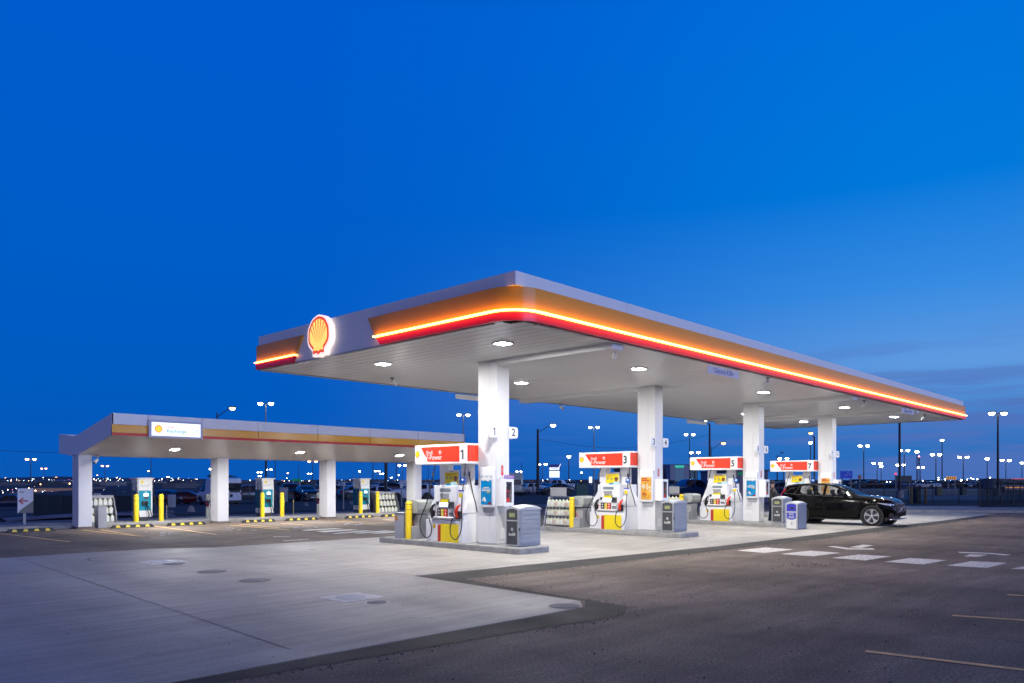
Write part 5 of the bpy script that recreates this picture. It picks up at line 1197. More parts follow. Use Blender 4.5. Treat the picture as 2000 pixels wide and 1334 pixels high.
# ================================================================== CARS
def lerp_tab(tab, x):
    if x <= tab[0][0]: return tab[0][1]
    for (a, p), (b, q) in zip(tab[:-1], tab[1:]):
        if x <= b:
            t = (x - a) / (b - a); return p + (q - p) * t
    return tab[-1][1]
def smooth_tab(tab, x, w=.06): return (lerp_tab(tab, x - w) + lerp_tab(tab, x) * 2 + lerp_tab(tab, x + w)) / 4
car_glass = pbr('car_glass', (.012, .014, .018), .04, spec=.8)
suv_glass = pbr('suv_side_glass', (.80, .84, .80), .02, trans=1.0, alpha=.45)
tyre_m = pbr('tyre', (.014, .014, .015), .75, var=.15)
rim_m = pbr('alloy', (.62, .62, .66), .22, metal=.9, var=.03)
rim_d = pbr('alloy_dark', (.03, .03, .035), .4, metal=.5)
def paint(name, c, r_=.18): return pbr('paint_' + name, c, r_, coat=.7, spec=.3)
CARS = {
 'suv': dict(L=4.62, hw=.945, ax=(1.54, -1.32), wr=.375, sill=.27,
   top=[(-2.345, .62), (-2.32, .98), (-2.24, 1.14), (-2.16, 1.34), (-2.05, 1.53), (-1.96, 1.575), (-1.6, 1.61), (-1.0, 1.635), (-.4, 1.63), (-.1, 1.60), (.12, 1.535), (.35, 1.44), (.62, 1.31), (.85, 1.20), (1.02, 1.155), (1.28, 1.145), (1.6, 1.115), (1.95, 1.06), (2.16, .98), (2.26, .88), (2.33, .70)],
   belt=[(-2.345, .60), (-2.3, .92), (-2.2, 1.12), (-1.9, 1.19), (-1.3, 1.16), (0, 1.11), (1.0, 1.07), (1.32, 1.06), (1.6, 1.03), (1.95, .97), (2.16, .89), (2.26, .80), (2.33, .64)],
   rw=[(-2.345, .60), (-2.1, .60), (-1.9, .58), (0, .64), (.5, .62), (.95, .70), (1.12, .74), (2.0, .70), (2.345, .50)],
   win=[(-1.98, -1.42), (-1.33, -.36), (-.24, .74)], shield=(.14, 1.02), rear=(-2.24, -2.0)),
 'sedan': dict(L=4.6, hw=.90, ax=(1.40, -1.33), wr=.33, sill=.20,
   top=[(-2.3, .55), (-2.26, .90), (-2.1, 1.05), (-1.7, 1.10), (-1.45, 1.16), (-.95, 1.40), (-.5, 1.45), (.1, 1.44), (.4, 1.38), (.9, 1.12), (1.15, 1.0), (1.7, .93), (2.1, .80), (2.25, .68), (2.3, .55)],
   belt=[(-2.3, .53), (-2.2, .85), (-1.7, .98), (-1.2, .97), (0, .93), (1.1, .90), (1.7, .86), (2.1, .74), (2.3, .52)],
   rw=[(-2.3, .6), (-1.5, .66), (-.9, .58), (.1, .60), (1.1, .68), (2.0, .68), (2.3, .5)], win=[(-1.3, -.55), (-.48, .25), (.32, .9)], shield=(.4, 1.1), rear=(-1.5, -.95)),
 'pickup': dict(L=5.8, hw=1.0, ax=(1.75, -1.85), wr=.42, sill=.38,
   top=[(-2.9, .9), (-2.88, 1.30), (-.95, 1.30), (-.92, 1.30), (-.85, 1.80), (-.7, 1.90), (.3, 1.92), (.55, 1.86), (.95, 1.55), (1.2, 1.32), (1.4, 1.25), (2.4, 1.20), (2.75, 1.12), (2.87, .95), (2.9, .7)],
   belt=[(-2.9, .88), (-2.85, 1.24), (-.9, 1.24), (0, 1.22), (1.2, 1.18), (2.4, 1.12), (2.75, 1.02), (2.9, .65)],
   rw=[(-2.9, .9), (-1.0, .92), (-.85, .74), (.4, .76), (1.2, .84), (2.75, .82), (2.9, .7)], win=[(-.78, -.15), (-.08, .85)], shield=(.55, 1.2), rear=(-.92, -.85)),
 'van': dict(L=5.95, hw=1.0, ax=(2.0, -1.65), wr=.38, sill=.30,
   top=[(-2.97, .9), (-2.95, 2.0), (-2.88, 2.58), (-2.75, 2.70), (0, 2.72), (.9, 2.68), (1.25, 2.55), (1.6, 2.15), (2.1, 1.55), (2.3, 1.32), (2.6, 1.18), (2.85, 1.02), (2.95, .85), (2.97, .7)],
   belt=[(-2.97, .85), (-2.95, 1.40), (-1, 1.40), (1.0, 1.38), (1.8, 1.25), (2.3, 1.15), (2.85, .92), (2.97, .65)],
   rw=[(-2.97, .86), (-1, .84), (1.0, .82), (1.6, .78), (2.2, .82), (2.97, .72)], win=[(-2.5, -1.45), (-1.35, -.3), (1.02, 1.75)], shield=(1.45, 2.25), rear=(-2.97, -2.93)),
}
def car_body(spec, dx, glassy=False):
    """lofted shell: sections across the car every dx; returns body and window meshes"""
    L_, hw, ax, wr, sill = spec['L'], spec['hw'], spec['ax'], spec['wr'], spec['sill']
    n = int(L_ / dx); xs = [-L_ / 2 + L_ * i / n for i in range(n + 1)]
    xs = [-L_ / 2] + [-L_ / 2 + .03] + xs[1:-1] + [L_ / 2 - .03] + [L_ / 2]
    S = []
    for x in xs:
        e = abs(x) / (L_ / 2); k = 1.0
        if e > .72: k = 1 - .26 * ((e - .72) / .28) ** 2.2
        zt = smooth_tab(spec['top'], x); zb = min(smooth_tab(spec['belt'], x), zt - .02); r_ = min(lerp_tab(spec['rw'], x), hw * k - .04)
        s = sill
        if x > L_ / 2 - .45: s = sill + .02 + .12 * ((x - (L_ / 2 - .45)) / .45) ** 2
        if x < -L_ / 2 + .5: s = sill + .16 * ((-L_ / 2 + .5 - x) / .5) ** 1.5
        for a in ax:
            dd = abs(x - a); R_ = wr + .065
            if dd < R_: s = max(s, wr + math.sqrt(R_ * R_ - dd * dd) - .005)
        w = hw * k; zm = .62 * zb + .38 * sill
        zm = max(zm, s + .02); zb = max(zb, zm + .02); zt = max(zt, zb + .015)
        h = zt - zb; f = min(1, h / .35)
        pts = [(w * .93, s), (w * .985, max(s + .01, min(zm - .01, s + .10))), (w, zm), (w * .985, zm + (zb - zm) * .6), (w * .955, zb)]
        pts += [(w * .955 + (r_ - w * .955) * .5 + .02 * f, zb + (zt - zb - .05 * f) * .5), (r_ + .015, zt - .07 * f - .004), (r_ * .86, zt - .02 * f), (r_ * .45, zt - .003), (0, zt)]
        S.append(pts)
    return xs, S
def build_car(kind, name, label, cat, mp, group=None, dx=.12, detail=False, glass=None, dlo=False):
    spec = CARS[kind]; t = thing(name, label, cat, (0, 0, 0), 0, group); L_, hw, ax, wr = spec['L'], spec['hw'], spec['ax'], spec['wr']
    xs, S = car_body(spec, dx); K = len(S[0]); body, shield, rearw = MB(), MB(), MB(); sides = {1: MB(), -1: MB()}
    g = glass or car_glass
    for sg_ in (1, -1):
        for i in range(len(xs) - 1):
            xm = (xs[i] + xs[i + 1]) / 2; inwin = any(a <= xm <= b for a, b in spec['win'])
            tall = (S[i][6][1] - S[i][4][1]) > .10
            for j in range(K - 1):
                q = [(xs[i], sg_ * S[i][j][0], S[i][j][1]), (xs[i + 1], sg_ * S[i + 1][j][0], S[i + 1][j][1]), (xs[i + 1], sg_ * S[i + 1][j + 1][0], S[i + 1][j + 1][1]), (xs[i], sg_ * S[i][j + 1][0], S[i][j + 1][1])]
                if sg_ < 0: q = q[::-1]
                if j in (4, 5) and inwin and tall: sides[sg_].face(q)
                elif j in (7, 8) and spec['shield'][0] <= xm <= spec['shield'][1]: shield.face(q)
                elif j in (6,) and False: pass
                elif j in (7, 8) and spec['rear'][0] <= xm <= spec['rear'][1]: rearw.face(q)
                else: body.face(q)
    for i_, sgn in ((0, 1), (len(xs) - 1, -1)):
        x = xs[i_]; P = S[i_]; ring_ = [(x, y, z) for y, z in P] + [(x, -y, z) for y, z in P[::-1][1:]]
        body.face(ring_ if sgn < 0 else ring_[::-1])
    def weld(o):
        import bmesh
        bm = bmesh.new(); bm.from_mesh(o.data); bmesh.ops.remove_doubles(bm, verts=bm.verts, dist=.0008); bmesh.ops.recalc_face_normals(bm, faces=bm.faces); bm.to_mesh(o.data); bm.free()
        o.data.polygons.foreach_set('use_smooth', [True] * len(o.data.polygons)); o.data.set_sharp_from_angle(angle=R(42)); o.data.update(); return o
    bo = weld(body.build('body', mp, t))
    for side in sides.values():
        if side.f: weld(side.build('side_windows', g, t))
    if shield.f: weld(shield.build('windscreen', car_glass if not detail else g, t))
    if rearw.f: weld(rearw.build('rear_window', car_glass, t))
    mb = MB(); mb.box(-L_ / 2 + .25, L_ / 2 - .25, -hw + .12, hw - .12, spec['sill'] - .06, spec['sill'] + .12)
    for a in ax:
        for s in (1, -1): mb.lathe([(.05, 0), (wr + .06, .0), (wr + .06, .30), (.05, .30)], (a, s * (hw - .03), wr), (0, -s, 0), 20)
    mb.build('underbody', black, t)
    for a in ax:
        for s in (1, -1):
            c = Vector((a, s * (hw - .015), wr)); A = Vector((0, -s, 0)); mb = MB(); tw = .22
            mb.lathe([(wr * .70, .0), (wr * .90, -.004), (wr * .975, .02), (wr, .05), (wr, tw - .05), (wr * .9, tw), (wr * .6, tw)], c, A, 32 if detail else 18, 0, False); w_ = mb.build('wheel', tyre_m, t, smooth=40)
            mb = MB(); mb.lathe([(.02, .05), (wr * .66, .045), (wr * .70, .0), (wr * .72, .0), (wr * .72, .03)], c, A, 32 if detail else 16, 0, False); mb.build('rim_barrel', rim_d if detail else rim_m, w_, smooth=30)
            if detail:
                mb = MB(); m_ = lambda rr, an, t_: c + A * t_ + Vector((math.cos(an), 0, math.sin(an))) * rr
                for k in range(5):
                    a0 = 2 * math.pi * k / 5 + .3
                    for da in (-.16, .16):
                        vs = []
                        for rr, hwid, tt in ((.045, .45, .004), (wr * .42, .15, .002), (wr * .71, .13, .0)):
                            an = a0 + da * (rr / (wr * .7))
                            vs += [m_(rr, an - hwid, tt), m_(rr, an + hwid, tt), m_(rr, an + hwid, tt + .03), m_(rr, an - hwid, tt + .03)]
                        mb.mesh(vs, [(0, 1, 5, 4), (4, 5, 9, 8), (1, 2, 6, 5), (5, 6, 10, 9), (3, 0, 4, 7), (7, 4, 8, 11)])
                mb.lathe([(.0001, -.004), (.05, .0), (.055, .02)], c, A, 16)
                ringp = [(wr * .69, -.002), (wr * .735, -.004), (wr * .735, .01)]; mb.lathe(ringp + [(wr * .69, .01)], c, A, 40, 0, False)
                mb.build('spokes', rim_m, w_, smooth=30)
    # lights, plate, mirrors
    zt = spec['belt'][-3][1]
    hl = pbr('headlight_glass', (.55, .55, .6), .08, spec=.8) ; tl = pbr('tail_red', (.22, .008, .008), .12)
    for s in (1, -1):
        x1 = L_ / 2
        if not detail:
            mb = MB(); mb.box(x1 - .30, x1 - .06, min(s * hw * .55, s * hw * .86), max(s * hw * .55, s * hw * .86), zt - .16, zt - .02); mb.build('headlight', hl, t, bevel=.02)
            mb = MB(); mb.box(-x1 - .005, -x1 + .18, min(s * hw * .62, s * hw * .90), max(s * hw * .62, s * hw * .90), zt - .10, zt + .08); mb.build('tail_light', tl, t, bevel=.02)
        mz = lerp_tab(spec['belt'], .8) + .06; mx = spec['win'][-1][1] - .16
        mb = MB(); mb.lathe([(.02, -.05), (.07, -.03), (.085, .02), (.06, .06), (.02, .075)], (mx, s * (hw + .10), mz + .03), (1, 0, 0), 12); mb.cyl((mx, s * (hw - .06), mz - .02), (mx, s * (hw + .08), mz), .02, 6); mb.build('wing_mirror', mp if detail else black, t, smooth=50)
    if not detail:
        mb = MB(); mb.box(L_ / 2 - .01, L_ / 2 + .012, -hw * .42, hw * .42, zt - .26, zt - .08); mb.build('grille', black, t)
        mb = MB(); mb.box(L_ / 2 + .002, L_ / 2 + .02, -.25, .25, .36, .46); mb.build('licence_plate', labelw, t)
    return t
# ---- the black SUV refuelling at the far pump
suvp = pbr('paint_black', (.0025, .0025, .003), .09, spec=.22)
suv = build_car('suv', 'parked_suv', 'glossy black SUV with five-spoke alloy wheels refuelling at the farthest pump', 'car', suvp, None, .05, True, suv_glass)
U_s = 31.0; vw = onu(1702, 1000, U_s)[0]
suv.rotation_euler = (0, 0, R(-90)); suv.location = (U_s + .945, vw + 1.54, .006)
def sv(x, side, z): return (x, side, z)
Hs = .945
# door seams, handles, window surround, roof rails, lamps, grille
ys = -1   # local -y is the side that faces the camera (local y -> +u after the turn); both sides get the same parts
for s in (-1, 1):
    mb = MB()
    def yat(x, z):
        spec = CARS['suv']; xs, S = car_cache
        i = min(range(len(xs)), key=lambda k: abs(xs[k] - x)); P = S[i]
        for (ya, za), (yb, zb) in zip(P[:-1], P[1:]):
            if za <= z <= zb: return ya + (yb - ya) * ((z - za) / max(1e-5, zb - za))
        return P[4][0]
    car_cache = car_body(CARS['suv'], .05)
    def seam(pts, r_=.005, m=black, name='door_seam', off=.002, mbx=None):
        m_ = mbx or MB(); P = [(x, s * (yat(x, z) + off), z) for x, z in pts]; m_.tube(P, r_, 5); return m_
    mb = MB()
    seam([(-.30, 1.10), (-.30, .8), (-.28, .5), (-.26, .33)], mbx=mb); seam([(.80, 1.06), (.92, .85), (.92, .6), (.88, .33)], mbx=mb); seam([(-1.15, 1.15), (-1.12, .98), (-.98, .82)], mbx=mb); seam([(-.9, .33), (0, .32), (.95, .33)], mbx=mb)
    mb.build('door_seam', black, suv)
    mb = MB()
    for x in (-.60, .34): seam([(x - .12, .97), (x - .05, .975), (x + .06, .975), (x + .12, .97)], .014, mbx=mb, off=.02)
    mb.build('door_handle', suvp, suv, smooth=60)
    mb = MB(); seam([(-1.98, 1.215), (-1.36, 1.18), (-.22, 1.13), (.4, 1.10), (.78, 1.085)], .007, mbx=mb, off=.006); mb.build('window_trim', chrome, suv, smooth=60)
    mb = MB(); seam([(-1.98, 1.23), (-1.75, 1.42), (-1.46, 1.47), (-1.40, 1.44), (-1.55, 1.20)], .006, mbx=mb, off=.006); mb.build('quarter_window_trim', chrome, suv, smooth=60)
    mb = MB(); mb.tube([(-1.7, s * .60, 1.59), (-1.2, s * .62, 1.625), (-.5, s * .645, 1.63), (-.15, s * .64, 1.60)], .014, 6); mb.build('roof_rail', chrome if False else black, suv, smooth=60)
    # rear lamp running up the tailgate edge
    mb = MB(); pts = [(-2.33, .90), (-2.25, 1.0), (-2.17, 1.12), (-2.08, 1.30), (-2.02, 1.40)]
    for (xa, za), (xb, zb) in zip(pts[:-1], pts[1:]):
        ya, yb = s * (yat(xa, za) + .006), s * (yat(xb, zb) + .006); ya2, yb2 = s * (yat(xa + .1, za) + .006), s * (yat(xb + .07, zb) + .006)
        mb.face([(xa - .004, ya, za), (xa + .11, ya2, za), (xb + .07, yb2, zb), (xb - .004, yb, zb)])
    mb.build('tail_light', pbr('tail_lamp', (.40, .015, .012), .12), suv)
    # headlamp sliver
    mb = MB(); mb.mesh([(2.04, s * .86, .80), (2.26, s * .66, .76), (2.27, s * .64, .70), (2.20, s * .74, .68), (2.02, s * .875, .76), (1.86, s * .925, .81)], [(0, 1, 2, 3, 4, 5)])
    o = MB(); o.prism([(0, 0)] * 3, lambda p, q: Vector((0, 0, 0)), 0, 0) if False else None
    mb2 = MB(); top = [(1.74, .93, .90), (1.98, .895, .885), (2.16, .78, .86), (2.255, .64, .83)]; bot = [(1.74, .935, .885), (2.0, .90, .82), (2.17, .785, .78), (2.262, .65, .77)]
    for k in range(3):
        q = [(bot[k][0], s * (bot[k][1] + .0), bot[k][2]), (bot[k + 1][0], s * bot[k + 1][1], bot[k + 1][2]), (top[k + 1][0], s * top[k + 1][1], top[k + 1][2]), (top[k][0], s * top[k][1], top[k][2])]
        mb2.face([(x + .012, y * 1.015, z) for x, y, z in q])
    mb2.build('headlight', pbr('headlamp_cold', (.55, .58, .65), .06, spec=1.0, coat=1.0), suv)
    mb = MB(); mb.box(2.08, 2.27, min(s * .52, s * .80), max(s * .52, s * .80), .36, .50); mb.build('bumper_intake', black, suv, bevel=.03)
    # interior seats seen through the glass
    for x in (.05, -.9):
        mb = MB(); mb.prism(rrect(-.22, .22, .0, .62, .08), lambda p, q: Vector((x - .12 * q * 0 - .22 * (p[1]), s * .36 + p[0], .62 + p[1])), 0, .001)
        mb.mesh([], [])
        mb.box(x - .10, x + .42, s * .36 - .23, s * .36 + .23, .48, .64); mb.box(x - .28, x - .12, s * .36 - .22, s * .36 + .22, .62, 1.18); mb.box(x - .26, x - .16, s * .36 - .12, s * .36 + .12, 1.20, 1.38); mb.build('seat', pbr('seat_leather', (.05, .045, .04), .6, var=.1), suv, bevel=.04)
mb = MB(); mb.box(2.20, 2.325, -.48, .48, .50, .84); mb.build('grille', black, suv, bevel=.02)
mb = MB()
for k in range(9): mb.box(2.326, 2.332, -.42 + k * .10, -.40 + k * .10, .53, .75)
mb.tube([(2.338, -.30, .54), (2.338, .30, .74)], .012, 6); mb.lathe([(.04, 0), (.055, .004), (.04, .012)], (2.334, 0, .66), (1, 0, 0), 18); mb.build('grille_badge', chrome, suv)
mb = MB(); mb.box(2.15, 2.31, -.80, .80, .24, .27); mb.build('lower_lip', chrome, suv, bevel=.01)
mb = MB(); mb.box(1.0, 1.3, -.70, .70, .78, 1.0); mb.tube([( .86 + .0, -.36 + .18 * math.cos(a), .98 + .18 * math.sin(a)) for a in [k * .35 for k in range(19)]], .016, 6); mb.build('dashboard', black, suv)

# ================================================================== PERSON
def skin_mesh(name, verts, edges, radii, m, parent=None, sub=2, root=0):
    me = bpy.data.meshes.new(name); me.from_pydata(verts, edges, []); me.materials.append(m)
    o = bpy.data.objects.new(name, me); COL.objects.link(o)
    if parent: o.parent = parent
    o.modifiers.new('skin', 'SKIN'); sv_ = me.skin_vertices[0].data
    if len(me.skin_vertices) == 0: pass
    for i, r_ in enumerate(radii):
        sv_[i].radius = r_ if isinstance(r_, tuple) else (r_, r_); sv_[i].use_root = (i == root)
    o.modifiers['skin'].use_smooth_shade = True
    su = o.modifiers.new('sub', 'SUBSURF'); su.levels = sub; su.render_levels = sub
    # bake
    bpy.context.view_layer.update()
    dg = bpy.context.evaluated_depsgraph_get(); nm = bpy.data.meshes.new_from_object(o.evaluated_get(dg)); o.modifiers.clear(); o.data = nm; nm.name = name
    nm.polygons.foreach_set('use_smooth', [True] * len(nm.polygons)); nm.materials.clear(); nm.materials.append(m)
    return o
def skinob(name, verts, edges, radii, m, parent=None, sub=2):
    me = bpy.data.meshes.new(name); me.from_pydata(verts, edges, []); o = bpy.data.objects.new(name, me); COL.objects.link(o)
    if parent: o.parent = parent
    import bmesh
    bm = bmesh.new(); bm.from_mesh(me); ly = bm.verts.layers.skin.verify(); bm.verts.ensure_lookup_table()
    for i, v in enumerate(bm.verts):
        r_ = radii[i]; v[ly].radius = r_ if isinstance(r_, tuple) else (r_, r_); v[ly].use_root = (i == 0)
    bm.to_mesh(me); bm.free()
    mod = o.modifiers.new('skin', 'SKIN'); mod.use_smooth_shade = True; mod.branch_smoothing = .3
    su = o.modifiers.new('sub', 'SUBSURF'); su.levels = sub; su.render_levels = sub
    bpy.context.view_layer.update()
    dg = bpy.context.evaluated_depsgraph_get(); nm = bpy.data.meshes.new_from_object(o.evaluated_get(dg)); o.modifiers.clear(); o.data = nm; nm.name = name
    nm.polygons.foreach_set('use_smooth', [True] * len(nm.polygons)); nm.materials.clear(); nm.materials.append(m); return o
skin_m = pbr('skin', (.52, .30, .22), .55, var=.08); jacket = pbr('jacket_dark', (.035, .036, .042), .8, var=.2, bump=.4, bscale=25); jeans = pbr('jeans_navy', (.018, .022, .055), .85, var=.2)
# x forward (he faces +x), y to his left, z up; head at 1.66
J = dict(pel=(0, 0, .92), sp=(.0, 0, 1.10), ch=(.01, 0, 1.30), nk=(.02, 0, 1.45), hd0=(.035, 0, 1.53), hd1=(.045, 0, 1.60), hd2=(.035, 0, 1.67),
 ls=(.0, .165, 1.39), le=(.05, .24, 1.12), lw=(.20, .22, .93), lh=(.25, .21, .88), rs=(.0, -.165, 1.39), re=(.06, -.25, 1.13), rw=(.26, -.22, 1.05), rh=(.33, -.21, 1.05),
 lhip=(0, .09, .88), lk=(.04, .11, .50), la=(-.03, .12, .09), lt=(.09, .13, .05), rhip=(0, -.09, .88), rk=(.02, -.10, .50), ra=(-.06, -.11, .09), rt=(.06, -.13, .05))
J.update(hem=(0.0, 0, .84), j1=(0, 0, .98), col=(.012, 0, 1.49), wst=(0, 0, 1.02), crl=(0, .075, .86), crr=(0, -.075, .86))
mh = CAMH
per = thing('person', 'person in dark jacket, navy trousers and dark cap standing side-on by the third column', 'person', (0, 0, 0))
def sub(names, edges, rad, nm, m, par, s=2):
    idx = {n: i for i, n in enumerate(names)}; return skinob(nm, [J[n] for n in names], [(idx[a], idx[b]) for a, b in edges], [rad[n] for n in names], m, par, s)
rad = dict(pel=(.095, .11), sp=(.085, .10), ch=(.08, .10), nk=.05, hd0=.07, hd1=(.092, .082), hd2=(.085, .078), ls=.045, le=.036, lw=.027, lh=.03, rs=.045, re=.036, rw=.027, rh=.03, lhip=.07, lk=.048, la=.036, lt=.018, rhip=.07, rk=.048, ra=.036, rt=.018)
E_ = [('pel', 'sp'), ('sp', 'ch'), ('ch', 'nk'), ('nk', 'hd0'), ('hd0', 'hd1'), ('hd1', 'hd2'), ('ch', 'ls'), ('ls', 'le'), ('le', 'lw'), ('lw', 'lh'), ('ch', 'rs'), ('rs', 're'), ('re', 'rw'), ('rw', 'rh'), ('pel', 'lhip'), ('lhip', 'lk'), ('lk', 'la'), ('la', 'lt'), ('pel', 'rhip'), ('rhip', 'rk'), ('rk', 'ra'), ('ra', 'rt')]
names = ['pel'] + [n for n in rad if n != 'pel']
# fingers on each hand
vs = [J[n] for n in names]; idx = {n: i for i, n in enumerate(names)}; es = [(idx[a], idx[b]) for a, b in E_]; rr = [rad[n] for n in names]
for h, w, sg_ in (('lh', 'lw', 1), ('rh', 'rw', -1)):
    a, b = Vector(J[w]), Vector(J[h]); d = (b - a).normalized(); q = d.cross(Vector((0, 1, 0))).normalized(); y = Vector((0, 1, 0))
    for k in range(4):
        o_ = b + q * (.022 - .015 * k); p1 = o_ + d * .045; p2 = p1 + d * (.03 - .003 * abs(k - 1)) - y * sg_ * .012; p3 = p2 + d * .012 - y * sg_ * .022
        i0 = len(vs); vs += [tuple(p1), tuple(p2), tuple(p3)]; rr += [.0095, .009, .008]; es += [(idx[h], i0), (i0, i0 + 1), (i0 + 1, i0 + 2)]
    i0 = len(vs); vs += [tuple(b - d * .02 + q * .04), tuple(b + d * .015 + q * .055)]; rr += [.011, .009]; es += [(idx[h], i0), (i0, i0 + 1)]
bodyp = skinob('body', vs, es, rr, skin_m, per, 2)
radj = dict(hem=(.15, .175), j1=(.145, .165), sp=(.14, .16), ch=(.135, .16), nk=(.085, .10), col=(.072, .07), ls=.085, le=.082, lw=.066, rs=.09, re=.082, rw=.066)
sub(['hem', 'j1', 'sp', 'ch', 'nk', 'col', 'ls', 'le', 'lw', 'rs', 're', 'rw'], [('hem', 'j1'), ('j1', 'sp'), ('sp', 'ch'), ('ch', 'nk'), ('nk', 'col'), ('ch', 'ls'), ('ls', 'le'), ('le', 'lw'), ('ch', 'rs'), ('rs', 're'), ('re', 'rw')], radj, 'jacket', jacket, per)
radt = dict(wst=(.10, .12), crl=.095, lk=.078, la=.066, crr=.095, rk=.078, ra=.066)
sub(['wst', 'crl', 'lk', 'la', 'crr', 'rk', 'ra'], [('wst', 'crl'), ('crl', 'lk'), ('lk', 'la'), ('wst', 'crr'), ('crr', 'rk'), ('rk', 'ra')], radt, 'trousers', jeans, per)
for s, a in ((1, 'l'), (-1, 'r')):
    A, T = Vector(J[a + 'a']), Vector(J[a + 't']); mb = MB()
    vs = []
    for x, w, z in ((-.08, .035, .0), (-.02, .045, .0), (.08, .05, .0), (.17, .038, .0), (-.08, .035, .085), (-.02, .042, .10), (.08, .04, .065), (.165, .03, .035)):
        vs += [(A.x + x, A.y - w, z), (A.x + x, A.y + w, z)]
    mb.mesh(vs, [(0, 1, 3, 2), (2, 3, 5, 4), (4, 5, 7, 6), (8, 10, 11, 9), (10, 12, 13, 11), (12, 14, 15, 13), (0, 2, 10, 8), (2, 4, 12, 10), (4, 6, 14, 12), (1, 9, 11, 3), (3, 11, 13, 5), (5, 13, 15, 7), (0, 8, 9, 1), (6, 7, 15, 14)])
    mb.build('shoe', black, per, bevel=.015)
mb = MB(); mb.lathe([(.098, 1.625), (.102, 1.66), (.095, 1.70), (.07, 1.735), (.03, 1.75), (.001, 1.752)], (.035, 0, 0), n=20)
mb.prism([(.09, -.065), (.16, -.05), (.195, 0), (.16, .05), (.09, .065)], lambda p, q: Vector((p[0] + .02, p[1], q - .12 * (p[0] - .09))), 1.645, 1.653); mb.build('cap', pbr('cap_dark', (.03, .025, .03), .8, var=.1), per, smooth=50)
mb = MB(); mb.mesh([(.125, -.012, 1.585), (.125, .012, 1.585), (.158, 0, 1.568), (.128, 0, 1.618)], [(0, 1, 2), (1, 3, 2), (3, 0, 2)]); mb.build('nose', skin_m, bodyp)
mb = MB()
for s in (-1, 1): mb.lathe([(.001, -.006), (.008, -.004), (.008, .004), (.001, .006)], (.122, s * .032, 1.61), (1, 0, 0), 8)
mb.build('eyes', black, bodyp)
mb = MB(); mb.box(.122, .130, -.022, .022, 1.545, 1.552); mb.build('mouth', pbr('lips', (.35, .13, .11), .5), bodyp)
for s in (-1, 1): mb = MB(); mb.lathe([(.004, -.012), (.026, -.004), (.028, .004), (.01, .012)], (.03, s * .088, 1.59), (0, 1, 0), 12); mb.build('ear', skin_m, bodyp)
pp = onz(1507, 1022.5, .0); per.location = (pp.x, pp.y, .006); per.rotation_euler = (0, 0, math.atan2(rv, ru) + R(12))
# ================================================================== BACKGROUND
hot_w = pbr('lamp_glow_white', (1, 1, 1), .5, emit=(1.0, .97, .70), estr=16, sample=False)
hot_o = pbr('lamp_glow_orange', (1, 1, 1), .5, emit=(1.0, .48, .16), estr=5, sample=False)
vfar_w = pbr('lamp_far_white', (1, 1, 1), .5, emit=(1.0, .97, .76), estr=40, sample=False)
vfar_o = pbr('lamp_far_orange', (1, 1, 1), .5, emit=(1.0, .48, .16), estr=12, sample=False)
def lamp_post(x, yt, kind, colr, label, H=10.0, armdx=0.0, r_=.09, pm=None, lit=True, group='lamp posts beyond the forecourt', ped=False):
    d = F * (H - CAMH) / (YH - yt); p = atd(x, d); z = zg(p.x, p.y); h = H - z
    t = thing('street_lamp' if kind == 'arm' else 'lamp_post', label, 'lamp post', (p.x, p.y, z), 0, group); t.rotation_euler = (0, 0, math.atan2(rv, ru))
    m = pm or polem; k = max(1.0, d / 160)
    mb = MB(); mb.cyl((0, 0, 0), (0, 0, h), r_ * 1.3 * min(k, 1.6), 8, r_ * .8 * min(k, 1.6)); mb.build('pole', m, t, smooth=50)
    if ped: mb = MB(); mb.cyl((0, 0, 0), (0, 0, .9), .38, 14); mb.build('concrete_base', kerbc, t, smooth=50)
    lm = {('w', 0): hot_w, ('o', 0): hot_o, ('w', 1): vfar_w, ('o', 1): vfar_o}[(colr, 1 if d > 180 else 0)]
    s = min(2.6, max(1.15, d / 130)); heads = []
    if kind == 'twin': heads = [-.62 * s, .62 * s]
    elif kind == 'single': heads = [.0]
    elif kind == 'arm':
        dx = armdx * d / F
        mb = MB(); mb.tube(spline([(0, 0, h - .5), (dx * .35, 0, h - .05), (dx * .75, 0, h + .42), (dx, 0, h + .5)], 5), .045, 6); mb.build('arm', m, t, smooth=60); heads = [dx]
    if kind == 'twin': mb = MB(); mb.box(-.8 * s, .8 * s, -.05, .05, h - .05, h + .05); mb.build('cross_arm', m, t)
    for hx in heads:
        hz = h + (.5 if kind == 'arm' else .05)
        mb = MB(); mb.box(hx - .32 * s, hx + .32 * s, -.2, .2, hz + .06 * s, hz + .17 * s); hd = mb.build('lamp_head', m, t, bevel=.03)
        if lit:
            mb = MB(); pr = [(.05, -.22), (.17, -.18), (.26, -.08), (.30, .02), (.28, .06)]
            mb.lathe([(a_ * s, b_ * s) for a_, b_ in pr], (hx, 0, hz), n=12); mb.build('glowing_lens', lm, hd, smooth=60)
    return t
